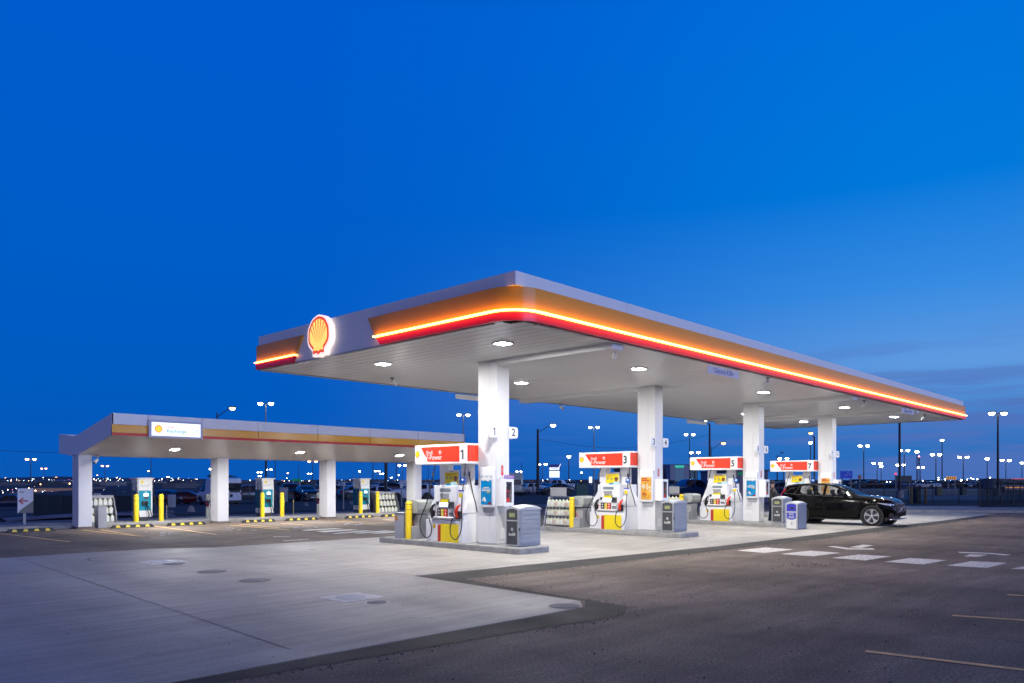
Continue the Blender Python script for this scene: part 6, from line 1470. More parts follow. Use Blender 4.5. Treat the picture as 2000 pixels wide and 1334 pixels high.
LP = [
 (519, 789, 'twin', 'w', 'bright white twin-head lamp post rising above the middle of the charging canopy', 12),
 (905, 811, 'twin', 'w', 'white twin-head lamp post just left of the first fuel canopy column', 12),
 (1160, 835, 'twin', 'w', 'white twin-head lamp post above pump sign 3', 12),
 (1347, 849, 'twin', 'w', 'white twin-head lamp post above the left end of pump sign 5', 12),
 (1357, 884, 'twin', 'w', 'lower bright twin lamp peeking over pump sign 5', 10),
 (1059.5, 907, 'twin', 'w', 'white twin lamp between the tall street lamp and the lit fuel station sign', 10),
 (1111, 892, 'single', 'w', 'single white lamp right of the lit fuel station sign', 10),
 (1136, 923, 'single', 'w', 'small white lamp just left of pump 3', 9),
 (1014, 921, 'twin', 'w', 'small white twin lamp right of the first fuel canopy column', 9),
 (1530, 896, 'twin', 'w', 'white twin lamp above pump sign 7', 11),
 (1583, 865, 'single', 'w', 'single white lamp below the orange one, left of the fourth canopy column', 11),
 (1687, 871, 'twin', 'w', 'white twin-head lamp post right of the fourth fuel canopy column', 11),
 (1713, 905, 'twin', 'w', 'smaller white twin lamp above the black car roof', 10),
 (1766, 880, 'twin', 'w', 'white twin lamp right beside the tall black pole', 11),
 (1759, 908, 'twin', 'w', 'distant twin lamp crossing behind the tall black pole', 10),
 (1791, 882.5, 'single', 'w', 'single white lamp beside the red-lit radio mast', 11),
 (1798, 913, 'twin', 'w', 'small white twin lamp right of the radio mast', 10),
 (1828, 888, 'twin', 'w', 'white twin lamp left of the thick dark lamp post', 11),
 (1840, 860, 'single', 'w', 'single white lamp on a thick dark post left of the chevron sign', 11),
 (1881.5, 893, 'twin', 'w', 'white twin lamp above the right end of the chevron sign', 11),
 (1928, 896, 'single', 'w', 'white lamp above the black fence corner', 11),
 (1964.6, 899, 'twin', 'w', 'white twin lamp right of the tallest right-hand lamp post', 11),
 (1996, 904, 'single', 'w', 'white lamp at the right edge of the picture', 11),
 (1721, 911, 'single', 'w', 'tiny high white lamp right of the small twin lamp over the car', 9),
 (60, 897, 'twin', 'o', 'large orange twin-head lamp post above the Air sign', 11),
 (85.5, 915, 'twin', 'o', 'orange twin lamp post, second in the left row', 11),
 (110, 932, 'twin', 'o', 'orange twin lamp post, third and smallest in the left row', 11),
 (10, 937, 'single', 'o', 'orange lamp glare at the left edge of the picture', 9),
 (205, 910, 'twin', 'o', 'orange twin lamp right of the first charging canopy column', 11),
 (190, 928, 'single', 'o', 'small orange lamp close to the first charging canopy column', 9),
 (228, 933, 'single', 'w', 'small white lamp left of the first charger', 9),
 (290, 920, 'single', 'o', 'pale orange lamp behind the first charger', 10),
 (328, 931, 'twin', 'w', 'small white twin lamp right of the first charger', 9),
 (352, 936, 'single', 'o', 'tiny orange lamp left of the white van', 8.5),
 (385, 936, 'single', 'w', 'tiny white lamp just above the van bonnet', 8.5),
 (411, 916, 'single', 'w', 'white lamp over the roof rack of the white van', 10),
 (507, 922.5, 'twin', 'w', 'white twin lamp above the middle charger', 10),
 (507.5, 930, 'twin', 'w', 'lower twin lamp just above the middle charger', 9),
 (525, 917, 'twin', 'w', 'white twin lamp right of the thick dark pole by the middle charger', 10),
 (610.5, 901, 'twin', 'o', 'orange twin lamp left of the third charging canopy column', 11),
 (605, 925, 'twin', 'w', 'small white twin lamp below the orange one by the third column', 10),
 (562, 924, 'single', 'o', 'round pale lamp over the two dark pickups', 9),
 (560, 934, 'single', 'w', 'small greenish white lamp over the two dark pickups', 8.5),
 (702.5, 920.5, 'single', 'w', 'round white lamp above the right-hand charger', 9),
 (736.5, 920, 'twin', 'w', 'white twin lamp left of the thick dark pole', 10),
 (745.5, 925, 'twin', 'w', 'smaller twin lamp beside the thick dark pole', 10),
 (764.5, 933, 'twin', 'w', 'small twin lamp right of the thick dark pole', 9),
 (785.5, 909, 'twin', 'w', 'white twin lamp left of the fourth charging canopy column', 11),
 (779, 928, 'single', 'w', 'round white lamp below the twin lamp by the fourth charging canopy column', 9),
 (797.5, 935, 'single', 'w', 'tiny white lamp beside the fourth charging canopy column', 8.5),
]
for x, y, k, c, lb, H in LP: lamp_post(x, y, k, c, lb, H, pm=(polel if k == 'twin' and y < 840 else None), r_=.10)
lamp_post(1949, 808, 'twin', 'w', 'tallest white twin-head lamp post at the right, on a concrete base', 9.5, pm=polem, r_=.11, ped=True)
lamp_post(424, 806, 'arm', 'o', 'street lamp with a curved arm and orange light above the charging canopy', 9.5, armdx=30, r_=.10)
lamp_post(1050.5, 838, 'arm', 'w', 'wooden street lamp pole with a long curved arm right of the first column', 8.5, armdx=30, r_=.17, pm=pbr('wood_pole', (.05, .036, .034), .8, var=.2))
lamp_post(1386, 827, 'arm', 'w', 'dark street lamp with a short arm to the left above pump sign 5', 9, armdx=-7, r_=.13)
lamp_post(1389, 872, 'arm', 'o', 'lower lamp arm with a warm light right of the dark pole above pump sign 5', 7, armdx=24, r_=.06)
lamp_post(1590.5, 852, 'arm', 'o', 'brown pole with an intense orange lamp left of the fourth fuel canopy column', 9, armdx=-7, r_=.13, pm=MATS['wood_pole'])
lamp_post(1518, 889, 'arm', 'w', 'small unlit street lamp above pump sign 7', 8, armdx=10, r_=.12, lit=False)
def bare_pole(x, yt, H, r_, label, ped=False):
    d = F * (H - CAMH) / (YH - yt); p = atd(x, d); z = zg(p.x, p.y)
    t = thing('utility_pole', label, 'pole', (p.x, p.y, z)); mb = MB(); mb.cyl((0, 0, 0), (0, 0, H - z), r_, 10, r_ * .8); mb.build('pole', polem, t, smooth=50)
    if ped: mb = MB(); mb.cyl((0, 0, 0), (0, 0, .75), .36, 14); mb.build('concrete_base', kerbc, t, smooth=50)
    mb = MB(); mb.box(-.15, .15, -.03, .03, H - z - .1, H - z + .05); mb.build('pole_cap', polem, t)
    return t
bare_pole(1757, 812, 8.3, .13, 'tall black pole on a concrete base behind the black car', True)
bare_pole(519.5, 880, 4.6, .11, 'thick dark pole behind the middle charger')
bare_pole(754, 880, 4.3, .16, 'thick dark pole left of the dark jug rack')
bare_pole(537.5, 880, 6, .06, 'thin pole right of the middle charger')
bare_pole(728.5, 880, 6, .06, 'thin pole right of the right-hand charger')
bare_pole(774, 880, 6.5, .08, 'thin dark pole above the dark jug rack')
bare_pole(295, 878, 6, .05, 'thin pole rising behind the first charger')
bare_pole(583.5, 909, 8, .12, 'slim bare mast left of the third charging canopy column')
bare_pole(551, 927, 8, .11, 'short bare mast over the dark pickup')
bare_pole(689, 924, 8, .11, 'short bare mast left of the right-hand charger')
bare_pole(836.5, 900, 6, .06, 'thin pole seen under pump sign 1')
bare_pole(1019, 904, 8, .12, 'leaning dark mast right of the first fuel canopy column')
# radio mast
d = 600; p = atd(1795, d); t = thing('radio_mast', 'lattice radio mast with a red light among the right-hand lamps', 'mast', (p.x, p.y, zg(p.x, p.y)))
hh = CAMH + (YH - 893) * d / F - zg(p.x, p.y); mb = MB()
for k in range(3):
    a = k * 2.1; mb.cyl((.9 * math.cos(a), .9 * math.sin(a), 0), (.5 * math.cos(a), .5 * math.sin(a), hh), .12, 5)
for k in range(12):
    z = hh * k / 12; mb.cyl((.8 * math.cos(0), 0, z), (.8 * math.cos(2.1), .8 * math.sin(2.1), z + hh / 12), .07, 4)
mb.build('lattice', polem, t)
for k in (.72, .85, .93): mb = MB(); mb.box(-1.5, 1.5, -.3, .3, hh * k, hh * k + 1.2); mb.build('antenna', polem, t)
red_glow = pbr('red_glow', (1, .1, .1), .5, emit=(1, .12, .2), estr=20, sample=False)
mb = MB(); mb.lathe([(.1, -.5), (.6, 0), (.1, .6)], (0, 0, hh + .6), n=8); mb.build('warning_light', red_glow, t)

# ---- distant ridge, town and its lights
hillm = pbr('far_hill', (.030, .040, .075), .95, var=.3, vscale=.004); snow = pbr('far_snow', (.16, .20, .32), .9, var=.3, vscale=.01)
mb = MB(); n = 160; D = 5200; top = []
random.seed(4)
hx = lambda x: (6.5 * math.exp(-((x - 110) / 150) ** 2) + 3.0 * math.exp(-((x - 330) / 120) ** 2) + 1.4 * math.exp(-((x - 800) / 200) ** 2) + 1.6 * math.exp(-((x - 1180) / 160) ** 2) + 1.0)
for i in range(n + 1):
    x = -900 + 4200 * i / n; hgt = hx(x) + .5 * math.sin(x * .021) + .35 * math.sin(x * .06 + 1); p = atd(x, D); q = atd(x, D + 900)
    zz = CAMH + hgt * D / F; top.append((p, q, zz))
vs = []
for p, q, zz in top: vs += [(p.x * .86, p.y * .86, -8), (p.x, p.y, zz * .6), (q.x, q.y, zz * 1.18), (q.x * 1.1, q.y * 1.1, -8)]
fs = []
for i in range(n):
    for k in range(3): fs.append((i * 4 + k, i * 4 + k + 1, (i + 1) * 4 + k + 1, (i + 1) * 4 + k))
mb.mesh(vs, fs); struct(mb.build('hills', hillm, smooth=60))
mb = MB()
for x0, x1, y0, y1 in ((0, 45, 936.5, 938.8), (30, 90, 938.5, 940.5), (100, 150, 937, 939.5), (150, 250, 938.8, 940.5), (-120, 0, 935, 938)):
    pts = [atd(x0, 4300), atd((x0 * 2 + x1) / 3, 4300), atd((x0 + 2 * x1) / 3, 4300), atd(x1, 4300)]
    za, zb = CAMH + (YH - y0) * 4300 / F, CAMH + (YH - y1) * 4300 / F
    mb.face([(pts[0].x, pts[0].y, zb), (pts[1].x, pts[1].y, zb * .9), (pts[2].x, pts[2].y, zb), (pts[3].x, pts[3].y, (za + zb) / 2), (pts[2].x * 1.01, pts[2].y * 1.01, za), (pts[1].x * 1.01, pts[1].y * 1.01, za * .98)])
o = mb.build('snow_patches', snow); o['kind'] = 'structure'
townm = [pbr('town_dark', (.045, .05, .06), .9), pbr('town_mid', (.10, .10, .12), .9), pbr('town_pale', (.20, .18, .18), .9)]
mb = MB()
def fbox(mb, x0, x1, yt, d, dep=12, zb=-1.5, mi=0, yb=None):
    """a block d metres off, filling photo columns x0..x1 up to row yt"""
    a, b = atd(x0, d), atd(x1, d); zt = CAMH + (YH - yt) * d / F; fw = Vector((fu, fv, 0)) * dep
    if yb is not None: zb = CAMH + (YH - yb) * d / F
    A = [a, b, b + fw, a + fw]; mb.mesh([(q.x, q.y, zb) for q in A] + [(q.x, q.y, zt) for q in A], [(0, 3, 2, 1), (4, 5, 6, 7), (0, 1, 5, 4), (1, 2, 6, 5), (2, 3, 7, 6), (3, 0, 4, 7)], mi)
for _ in range(420):
    x = random.uniform(-60, 2060)
    if x < 700: d = random.choice((300, 420, 600, 900, 1500)); yt = random.uniform(939.5, 946 if d < 500 else 941.5)
    else: d = random.choice((500, 700, 900, 1500)); yt = random.uniform(937.3, 941)
    d *= random.uniform(.85, 1.15); fbox(mb, x, x + random.uniform(3, 26), yt, d, 15, -6, random.choice((0, 0, 0, 1, 1, 2)))
o = mb.build('distant_town', townm); o['kind'] = 'stuff'
lights = [pbr('city_white', (1, 1, 1), .5, emit=(1, .95, .85), estr=30, sample=False), pbr('city_orange', (1, 1, 1), .5, emit=(1, .55, .22), estr=30, sample=False), pbr('city_blue', (1, 1, 1), .5, emit=(.45, .75, 1), estr=22, sample=False), pbr('city_red', (1, 1, 1), .5, emit=(1, .12, .1), estr=22, sample=False), pbr('city_green', (1, 1, 1), .5, emit=(.1, 1, .5), estr=18, sample=False)]
mb = MB()
EXTRA = [(1802, 939, .9), (1833, 933, .9), (1833, 937, 1.1), (1846, 936.5, 1.0), (1877.5, 938, 1.8), (1889, 936.5, .9), (1897, 934, .9), (1901, 936, .7), (1909, 936, 1.1), (1925, 936, 1.3), (1934, 933, 1.0), (1956, 939, 1.0), (1718, 940.5, 1.1), (1724.5, 940.5, .9), (1732, 941, .9), (1739, 941, .8), (1655, 940.5, 1.0), (1792, 946, 1.1), (100, 956.5, 1.6), (68, 951, 1.0), (12, 954, 1.0), (14, 959, 1.0), (79, 946, .9), (136, 944.5, 1.0), (1290, 938, .6), (1345, 943, 1.1), (1463, 975, .0), (990, 939, .7), (1060, 938, .6), (1112, 937, .6)]
for k_ in range(1250 + len(EXTRA)):
    r_ = random.random()
    if r_ < .62: x = random.uniform(-60, 420); y = YH + random.triangular(-7, 26, 7)
    elif r_ < .78: x = random.uniform(420, 900); y = YH + random.triangular(-3, 9, 2)
    else: x = random.uniform(900, 2060); y = YH + random.triangular(-3, 13, 4)
    d = 4000 if y < YH + 1.5 else min(3500, F * 3.6 / (y - YH) * random.uniform(.5, .9))
    d = max(140, d); p = atd(x, d); z = CAMH + (YH - y) * d / F; s = d / F * random.choice((.16, .22, .3, .42, .65))
    mi = random.choices((0, 1, 2, 3, 4), (5, 4, 5, .6, .6))[0]
    if k_ < len(EXTRA):
        x, y, q_ = EXTRA[k_]; d = 230; p = atd(x, d); z = CAMH + (YH - y) * d / F; s = d / F * q_; mi = 1 if x < 200 else 0
    mb.mesh([(p.x - s, p.y, z), (p.x, p.y - s, z), (p.x + s, p.y, z), (p.x, p.y + s, z), (p.x, p.y, z + s), (p.x, p.y, z - s)], [(0, 1, 4), (1, 2, 4), (2, 3, 4), (3, 0, 4), (1, 0, 5), (2, 1, 5), (3, 2, 5), (0, 3, 5)], mi)
o = mb.build('city_lights', lights); o['kind'] = 'stuff'

# ---- buildings that can be told apart
def building(name, label, x0, x1, yt, yb, d, m, dep=20, cat='building', parts=None):
    a, b = atd(x0, d), atd(x1, d); zt = CAMH + (YH - yt) * d / F; zb = CAMH + (YH - yb) * d / F
    t = thing(name, label, cat, ((a.x + b.x) / 2, (a.y + b.y) / 2, zb)); t.rotation_euler = (0, 0, math.atan2(rv, ru)); w = (b - a).length / 2; h = zt - zb
    mb = MB(); mb.box(-w, w, 0, dep, 0, h - .01); mb.build('wall', m, t)
    mb = MB(); mb.box(-w - .1, w + .1, -.1, dep + .1, h, h + max(.15, h * .03)); mb.build('roof', MATS['town_mid'], t)
    return t, w, h
winm = pbr('window_blue', (.10, .22, .30), .3, emit=(.10, .30, .42), estr=.25, sample=False)
wing = pbr('window_green', (.05, .4, .25), .3, emit=(.03, .55, .32), estr=.8, sample=False)
conc_b = pbr('hotel_wall', (.30, .32, .38), .8, var=.1)
t, w, h = building('hotel', 'tall distant hotel with a green-lit top storey left of pump sign 5', 1309, 1346, 908, 942, 900, conc_b, 25)
mb = MB(); mb.box(-w * .48, w * .46, -.25, -.02, h * .84, h * .97); mb.build('green_lit_storey', wing, t)
for r_ in range(7):
    for c in range(6): mb = MB(); x = -w * .44 + w * .88 * c / 6; mb.box(x, x + w * .11, -.2, -.02, h * (.06 + .11 * r_), h * (.13 + .11 * r_)); mb.build('window', winm, t)
t, w, h = building('office_block', 'darker distant block right of the hotel, below pump sign 5', 1348, 1363, 915, 942, 920, MATS['town_mid'], 25)
for r_ in range(6):
    for c in range(4): mb = MB(); x = -w * .85 + w * 1.7 * c / 4; mb.box(x, x + w * .25, -.2, -.02, h * (.06 + .14 * r_), h * (.14 + .14 * r_)); mb.build('window', winm, t)
building('office_block', 'dark distant block left of the hotel, by the second canopy column', 1294, 1308, 908, 942, 940, pbr('block_blue', (.05, .08, .14), .8, var=.1), 25)
wh = pbr('warehouse_lilac', (.17, .16, .24), .8, var=.08)
t, w, h = building('warehouse', 'plain lilac-grey warehouse wall behind pump 5', 1428, 1500, 921, 984, 62, wh, 10)
mb = MB()
for k in range(12): x = -w + .1 + 2 * w * k / 12; mb.box(x, x + .04, -.03, -.002, .05, h - .05)
mb.build('wall_rib', wh, t)
t, w, h = building('warehouse', 'grey panelled building between pump 3 and the second column', 1224, 1262, 915, 976, 80, pbr('warehouse_blue', (.12, .13, .17), .8, var=.1), 10)
mb = MB()
for k in range(6): mb.box(-w, w, -.03, -.002, h * (.1 + .15 * k), h * (.1 + .15 * k) + .05)
mb.build('wall_rib', MATS['town_mid'], t)
building('warehouse', 'long pale low building lit orange behind the Air sign', 62, 150, 953.5, 964, 170, pbr('orange_lit_wall', (.34, .24, .18), .8, var=.1, emit=(1, .45, .2), estr=.06, sample=False), 12)  # weak orange emission on the wall stands in for lamplight falling on it
building('warehouse', 'pinkish low building on the far left', 20, 40, 962, 968, 170, pbr('pink_wall', (.30, .18, .20), .8, var=.1), 12)
building('warehouse', 'low dark building with a lit window right of the first charger', 317, 343, 945, 958, 180, MATS['town_mid'], 12)
building('warehouse', 'long pale building low behind the fourth charging canopy column', 822, 870, 942.5, 952, 160, pbr('roof_pale', (.30, .30, .34), .8, var=.1), 12)
building('warehouse', 'flat dark building on the horizon above the black car', 1695, 1715, 936.5, 943, 420, MATS['town_dark'], 20)
# ---- signs
def board(name, label, x0, x1, yt, yb, d, m, posts=True, cat='sign', thick=.12, gnd_y=None):
    a, b = atd(x0, d), atd(x1, d); zt = CAMH + (YH - yt) * d / F; zb = CAMH + (YH - yb) * d / F; g = zg(a.x, a.y)
    t = thing(name, label, cat, ((a.x + b.x) / 2, (a.y + b.y) / 2, g)); t.rotation_euler = (0, 0, math.atan2(rv, ru)); w = (b - a).length / 2
    mb = MB(); mb.box(-w, w, 0, thick, zb - g, zt - g); mb.build('panel', m, t)
    if posts:
        mb = MB()
        for s in ((-.7, .7) if posts == 2 else (0,)): mb.cyl((s * w, thick / 2, 0), (s * w, thick / 2, zb - g), max(.03, d * .0009), 6)
        mb.build('post', polel, t)
    return t, w, zb - g, zt - g
FL = (Vector((1, 0, 0)), Vector((0, 0, 1)), Vector((0, -1, 0)))
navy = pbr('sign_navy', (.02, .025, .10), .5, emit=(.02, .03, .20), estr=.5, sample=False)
glow = pbr('sign_glow', (1, 1, 1), .5, emit=(.85, .92, 1), estr=1.1, sample=False)
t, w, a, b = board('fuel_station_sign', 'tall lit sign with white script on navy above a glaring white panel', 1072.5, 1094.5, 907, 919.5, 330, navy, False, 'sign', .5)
mb = MB(); text(mb, 'esso', (b - a) * .85, FL, (-.2, -.03, (a + b) / 2 - .3), .02, .03, 0, 1.05); plate(mb, [(w * .45, a + .4), (w * .60, a + .4), (w * 1.1, b + .1), (w * 1.0, b + .25)], FL, (0, -.03, 0), 0, .05); mb.build('lettering', glow, t)
hz = CAMH + (YH - 932.5) * 330 / F - t.location.z
mb = MB(); mb.box(-w * .95, w * .85, 0, .4, hz, a - .08); mb.build('lit_panel', glow, t)
mb = MB()
for s in (-.8, -.5, .75): mb.cyl((s * w, .2, 0), (s * w, .2, hz), .14, 8)
mb.build('post', pbr('post_lilac', (.3, .28, .5), .5, emit=(.2, .25, .8), estr=.25, sample=False), t)
board('price_sign', 'small glaring blue-white sign beside pump 3', 1150.5, 1156.5, 931, 943, 330, glow, 1)
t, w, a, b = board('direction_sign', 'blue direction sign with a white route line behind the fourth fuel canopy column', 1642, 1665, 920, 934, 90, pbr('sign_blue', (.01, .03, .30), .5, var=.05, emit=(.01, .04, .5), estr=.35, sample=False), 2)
mb = MB(); m_ = fmap(FL, (0, -.01, 0)); cy0 = a + (b - a) * .28
pts = [(-w * .45, cy0), (-w * .25, cy0 + .10), (0, cy0 + .22), (w * .18, cy0 + .08), (w * .22, cy0 - .02)]
for (x0, y0), (x1, y1) in zip(pts[:-1], pts[1:]): mb.face([m_((x0, y0 - .02), 0), m_((x1, y1 - .02), 0), m_((x1, y1 + .02), 0), m_((x0, y0 + .02), 0)])
plate(mb, circ(w * .22, a + (b - a) * .80, .06, 10), FL, (0, -.01, 0), 0, .004); plate(mb, circ(w * .55, a + (b - a) * .55, .07, 10), FL, (0, -.01, 0), 0, .004); mb.build('route_line', labelw, t)
board('construction_sign', 'small square orange sign right of the blue direction sign', 1676.5, 1682.5, 928, 935.5, 110, pbr('sign_orange', (.45, .12, .05), .5, var=.1), 1)
board('billboard', 'back of a black board in a frame behind the tall black pole', 1751, 1781, 929, 941, 110, black, 2)
t, w, a, b = board('stop_light_sign', 'small round red-lit sign left of the tall black pole', 1747.5, 1751.5, 923.5, 927.5, 150, pbr('red_sign', (.6, .02, .05), .5, emit=(1, .1, .2), estr=1.0, sample=False), 1)
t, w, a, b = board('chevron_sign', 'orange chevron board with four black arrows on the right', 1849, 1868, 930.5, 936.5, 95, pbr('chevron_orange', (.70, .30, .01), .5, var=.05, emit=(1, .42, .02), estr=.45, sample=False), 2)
mb = MB(); h_ = b - a
for k in range(4):
    x = -w * .88 + w * .46 * k; plate(mb, [(x, a + h_ * .08), (x + w * .16, a + h_ * .08), (x + w * .33, a + h_ * .5), (x + w * .16, b - h_ * .08), (x, b - h_ * .08), (x + w * .17, a + h_ * .5)], FL, (0, -.01, 0), 0, .004)
mb.build('chevron', black, t)
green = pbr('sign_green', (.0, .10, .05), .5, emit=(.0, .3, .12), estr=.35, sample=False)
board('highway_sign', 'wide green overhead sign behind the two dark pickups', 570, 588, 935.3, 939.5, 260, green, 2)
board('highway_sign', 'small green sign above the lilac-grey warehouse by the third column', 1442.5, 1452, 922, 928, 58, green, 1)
t, w, a, b = board('parking_sign', 'small white sign on a pale post behind the third charging canopy column', 667.5, 673, 943, 948.5, 46, labelw, 1)
mb = MB(); plate(mb, circ(0, (a + b) / 2, w * .5, 12), FL, (0, -.01, 0), 0, .003); mb.build('blue_symbol', blue, t)
board('parking_sign', 'small white sign above the dark jug rack', 781.5, 786.5, 944, 953, 50, labelw, 1)
board('notice_board', 'small white notice on the black fence, just right of the first charging column', 182.5, 194.5, 963.5, 969.5, 36, labelw, False)
t, w, a, b = board('warning_sign', 'orange diamond warning sign beside the wooden street lamp pole', 1039, 1043.5, 937, 941.5, 100, pbr('sign_amber', (.40, .12, .02), .5, var=.1), 1)

# ---- fences
fmesh = pbr('chain_link', (.004, .005, .008), .9, alpha=.14, spec=.1)
def fence(label, pix, top, m=None, name='chain_link_fence', extra=()):
    pts = [gnd(x, y) for x, y in pix]; t = thing(name, label, 'fence', pts[0]); o_ = Vector(pts[0])
    hs = [(YH - yt) / F * ((p.x * fu + p.y * fv)) + CAMH for p, yt in zip(pts, top)]
    mb = MB()
    for p, h in zip(pts, hs): q = p - o_; mb = MB(); mb.cyl((q.x, q.y, -.1), (q.x, q.y, h - o_.z + .03), .035, 8); mb.build('post', black, t, smooth=50)
    mb = MB()
    for i in range(len(pts) - 1):
        a, b = pts[i] - o_, pts[i + 1] - o_; ha, hb = hs[i] - o_.z, hs[i + 1] - o_.z
        mb.cyl((a.x, a.y, ha), (b.x, b.y, hb), .022, 6)
    mb.build('top_rail', black, t, smooth=50)
    mb = MB()
    for i in range(len(pts) - 1):
        a, b = pts[i] - o_, pts[i + 1] - o_; ha, hb = hs[i] - o_.z, hs[i + 1] - o_.z; n_ = (b - a).normalized().cross(Vector((0, 0, 1))) * .012
        mb.mesh([a + n_ + Vector((0, 0, .03)), b + n_ + Vector((0, 0, .03)), b + n_ + Vector((0, 0, hb)), a + n_ + Vector((0, 0, ha)), a - n_ + Vector((0, 0, .03)), b - n_ + Vector((0, 0, .03)), b - n_ + Vector((0, 0, hb)), a - n_ + Vector((0, 0, ha))], [(0, 1, 2, 3), (7, 6, 5, 4), (3, 2, 6, 7), (0, 4, 5, 1), (0, 3, 7, 4), (1, 5, 6, 2)])
    mb.build('mesh_panel', m or fmesh, t); return t
fence('low black chain-link fence running behind the black car to the right', [(1520, 981), (1560, 981), (1600, 981), (1640, 981.5), (1681, 982), (1727, 982.5), (1774, 983), (1822, 983.5), (1873, 984), (1911, 985)], [943, 943, 943, 942.5, 942.5, 942.5, 942, 942, 942, 941])
fence('near black metal fence with thick posts at the right edge', [(1914, 993.5), (1980, 994.5), (2060, 996), (2160, 998)], [935.5, 936.5, 936, 935], pbr('dark_mesh', (.003, .004, .007), .9, alpha=.24, spec=.1))
fence('rear run of the black metal fence at the right edge', [(1914, 992), (1929, 988), (1941, 986), (1955, 984.5), (1969, 983), (1993, 982), (2030, 981), (2080, 980)], [935.5, 937, 937.5, 938, 938, 938.5, 939, 939], pbr('dark_mesh', (.003, .004, .007), .9, alpha=.24, spec=.1))
fence('long black fabric-covered fence behind the left charging bays', [(64, 1009.5), (90, 1007), (118, 1004.5), (145, 1003), (185, 1001), (225, 1000), (258, 998)], [965.5, 963, 959, 958, 957.3, 957, 957.2], pbr('fence_fabric', (.006, .007, .012), .9, var=.2), 'fabric_fence')
# snow heap against it
p = gnd(115, 1014); mb = MB(); t_ = []
for k in range(60): a = random.uniform(0, 6.28); t_.append(a)
roofgrid(mb, p.x - 2.2, p.x + 5.0, p.y - .8, p.y + 1.2, .0, .12, .10, 14); o = mb.build('old_snow', pbr('snow_grey', (.20, .21, .26), .9, var=.4, vscale=1.5, bump=1.0, bscale=3), smooth=60); o['kind'] = 'structure'

# ---- boulders, cabinets, bins
def boulder(x, y, wpx, hpx, label, seed, m):
    p = gnd(x, y); d = p.x * fu + p.y * fv; w = wpx / 2 * d / F; h = hpx * d / F; random.seed(seed)
    t = thing('boulder', label, 'boulder', p, 0, 'boulders on the verge'); mb = MB(); vs = []; N, M = 12, 7
    for j in range(M + 1):
        th = math.pi / 2 * j / M
        for i in range(N):
            a = 2 * math.pi * i / N; r_ = math.cos(th) * random.uniform(.82, 1.1); vs.append((w * r_ * math.cos(a), w * .8 * r_ * math.sin(a), h * math.sin(th) * random.uniform(.9, 1.05)))
    mb.mesh(vs, [(j * N + i, j * N + (i + 1) % N, (j + 1) * N + (i + 1) % N, (j + 1) * N + i) for j in range(M) for i in range(N)]); mb.build('rock', m, t)
rk1 = pbr('rock_pale', (.30, .27, .28), .9, var=.3, bump=.6, bscale=6); rk2 = pbr('rock_grey', (.14, .14, .17), .9, var=.3, bump=.6, bscale=6)
boulder(373, 1000.5, 15, 13, 'pale pointed boulder left of the second charging canopy column', 1, rk1)
boulder(331, 1002, 17, 7, 'low grey boulder behind the first charger bollards', 2, rk2)
boulder(597, 988, 12, 7, 'rounded grey boulder left of the third charging canopy column', 3, rk2)
boulder(686, 986, 13, 8, 'grey boulder left of the right-hand charger', 4, rk2)
def pbox(name, label, x0, x1, yt, yb, m, cat='cabinet', dep=.5, group=None):
    p = gnd((x0 + x1) / 2, yb); d = p.x * fu + p.y * fv; w = (x1 - x0) / 2 * d / F; h = (yb - yt) * d / F
    t = thing(name, label, cat, p, 0, group); t.rotation_euler = (0, 0, math.atan2(rv, ru))
    mb = MB(); mb.box(-w, w, 0, dep, 0, h - .04); mb.build('casing', m, t, bevel=.02)
    mb = MB(); mb.box(-w - .02, w + .02, -.02, dep + .02, h - .039, h); mb.build('lid', m, t, bevel=.01)
    mb = MB(); mb.box(-w + .05, w - .05, -.012, -.001, .08, h - .1); mb.build('door', m, t); return t
pbox('utility_cabinet', 'pale grey utility cabinet right of the first charger', 327.5, 339, 966, 991, lgrey)
pbox('utility_cabinet', 'grey double utility cabinet in front of the dark pickup', 545.5, 560, 952, 980.5, lgrey)
pbox('utility_cabinet', 'narrow grey utility cabinet left of the third charging canopy column', 615, 623.5, 955, 978, lgrey)
pbox('transformer_box', 'large dark green transformer box behind the second-island jug rack', 1125, 1148, 945, 984, pbr('green_box', (.03, .10, .09), .5, var=.08), 'transformer', 1.2)
pbox('waste_container', 'black drum-like container on a pale stand behind the fence', 1789, 1799, 954, 983, black)
pbox('waste_container', 'tan container on the verge behind the fence', 1830, 1841, 952, 968, pbr('tan_box', (.14, .13, .08), .8, var=.1))
pbox('waste_container', 'black box on the verge behind the fence, beside the tan container', 1879, 1888, 951, 967, black)
for x, y0, y1, lb in ((1780, 950, 984, 'left brown timber post behind the fence'), (1808, 951, 984, 'right brown timber post behind the fence')):
    p = gnd(x, y1); d = p.x * fu + p.y * fv; t = thing('timber_post', lb, 'post', p); mb = MB(); mb.cyl((0, 0, 0), (0, 0, (y1 - y0) * d / F), .10, 8); mb.build('pole', pbr('timber', (.16, .11, .05), .8, var=.2), t, smooth=50)

# ---- vehicles
navyp, blackp, greyp, whitep, silverp, bluep, redpt, creamp = paint('navy', (.010, .016, .045)), paint('ink', (.008, .009, .012)), paint('grey', (.05, .055, .065)), paint('white', (.55, .56, .60)), paint('silver', (.22, .24, .28)), paint('blue', (.02, .07, .22)), paint('red', (.07, .008, .010)), paint('cream', (.45, .50, .42))
protos = {}
def car_at(kind, mp, x, y, deg, label, nm, cat='car', dx=.2, group='vehicles parked beyond the forecourt'):
    key = (kind, mp.name); t = protos.get(key)
    if t is None: t = build_car(kind, nm, label, cat, mp, group, dx); protos[key] = t
    else:
        t = copy_tree(t, None, label)
    p = gnd(x, y); t.location = p; t.rotation_euler = (0, 0, math.atan2(rv, ru) + R(deg)); return t
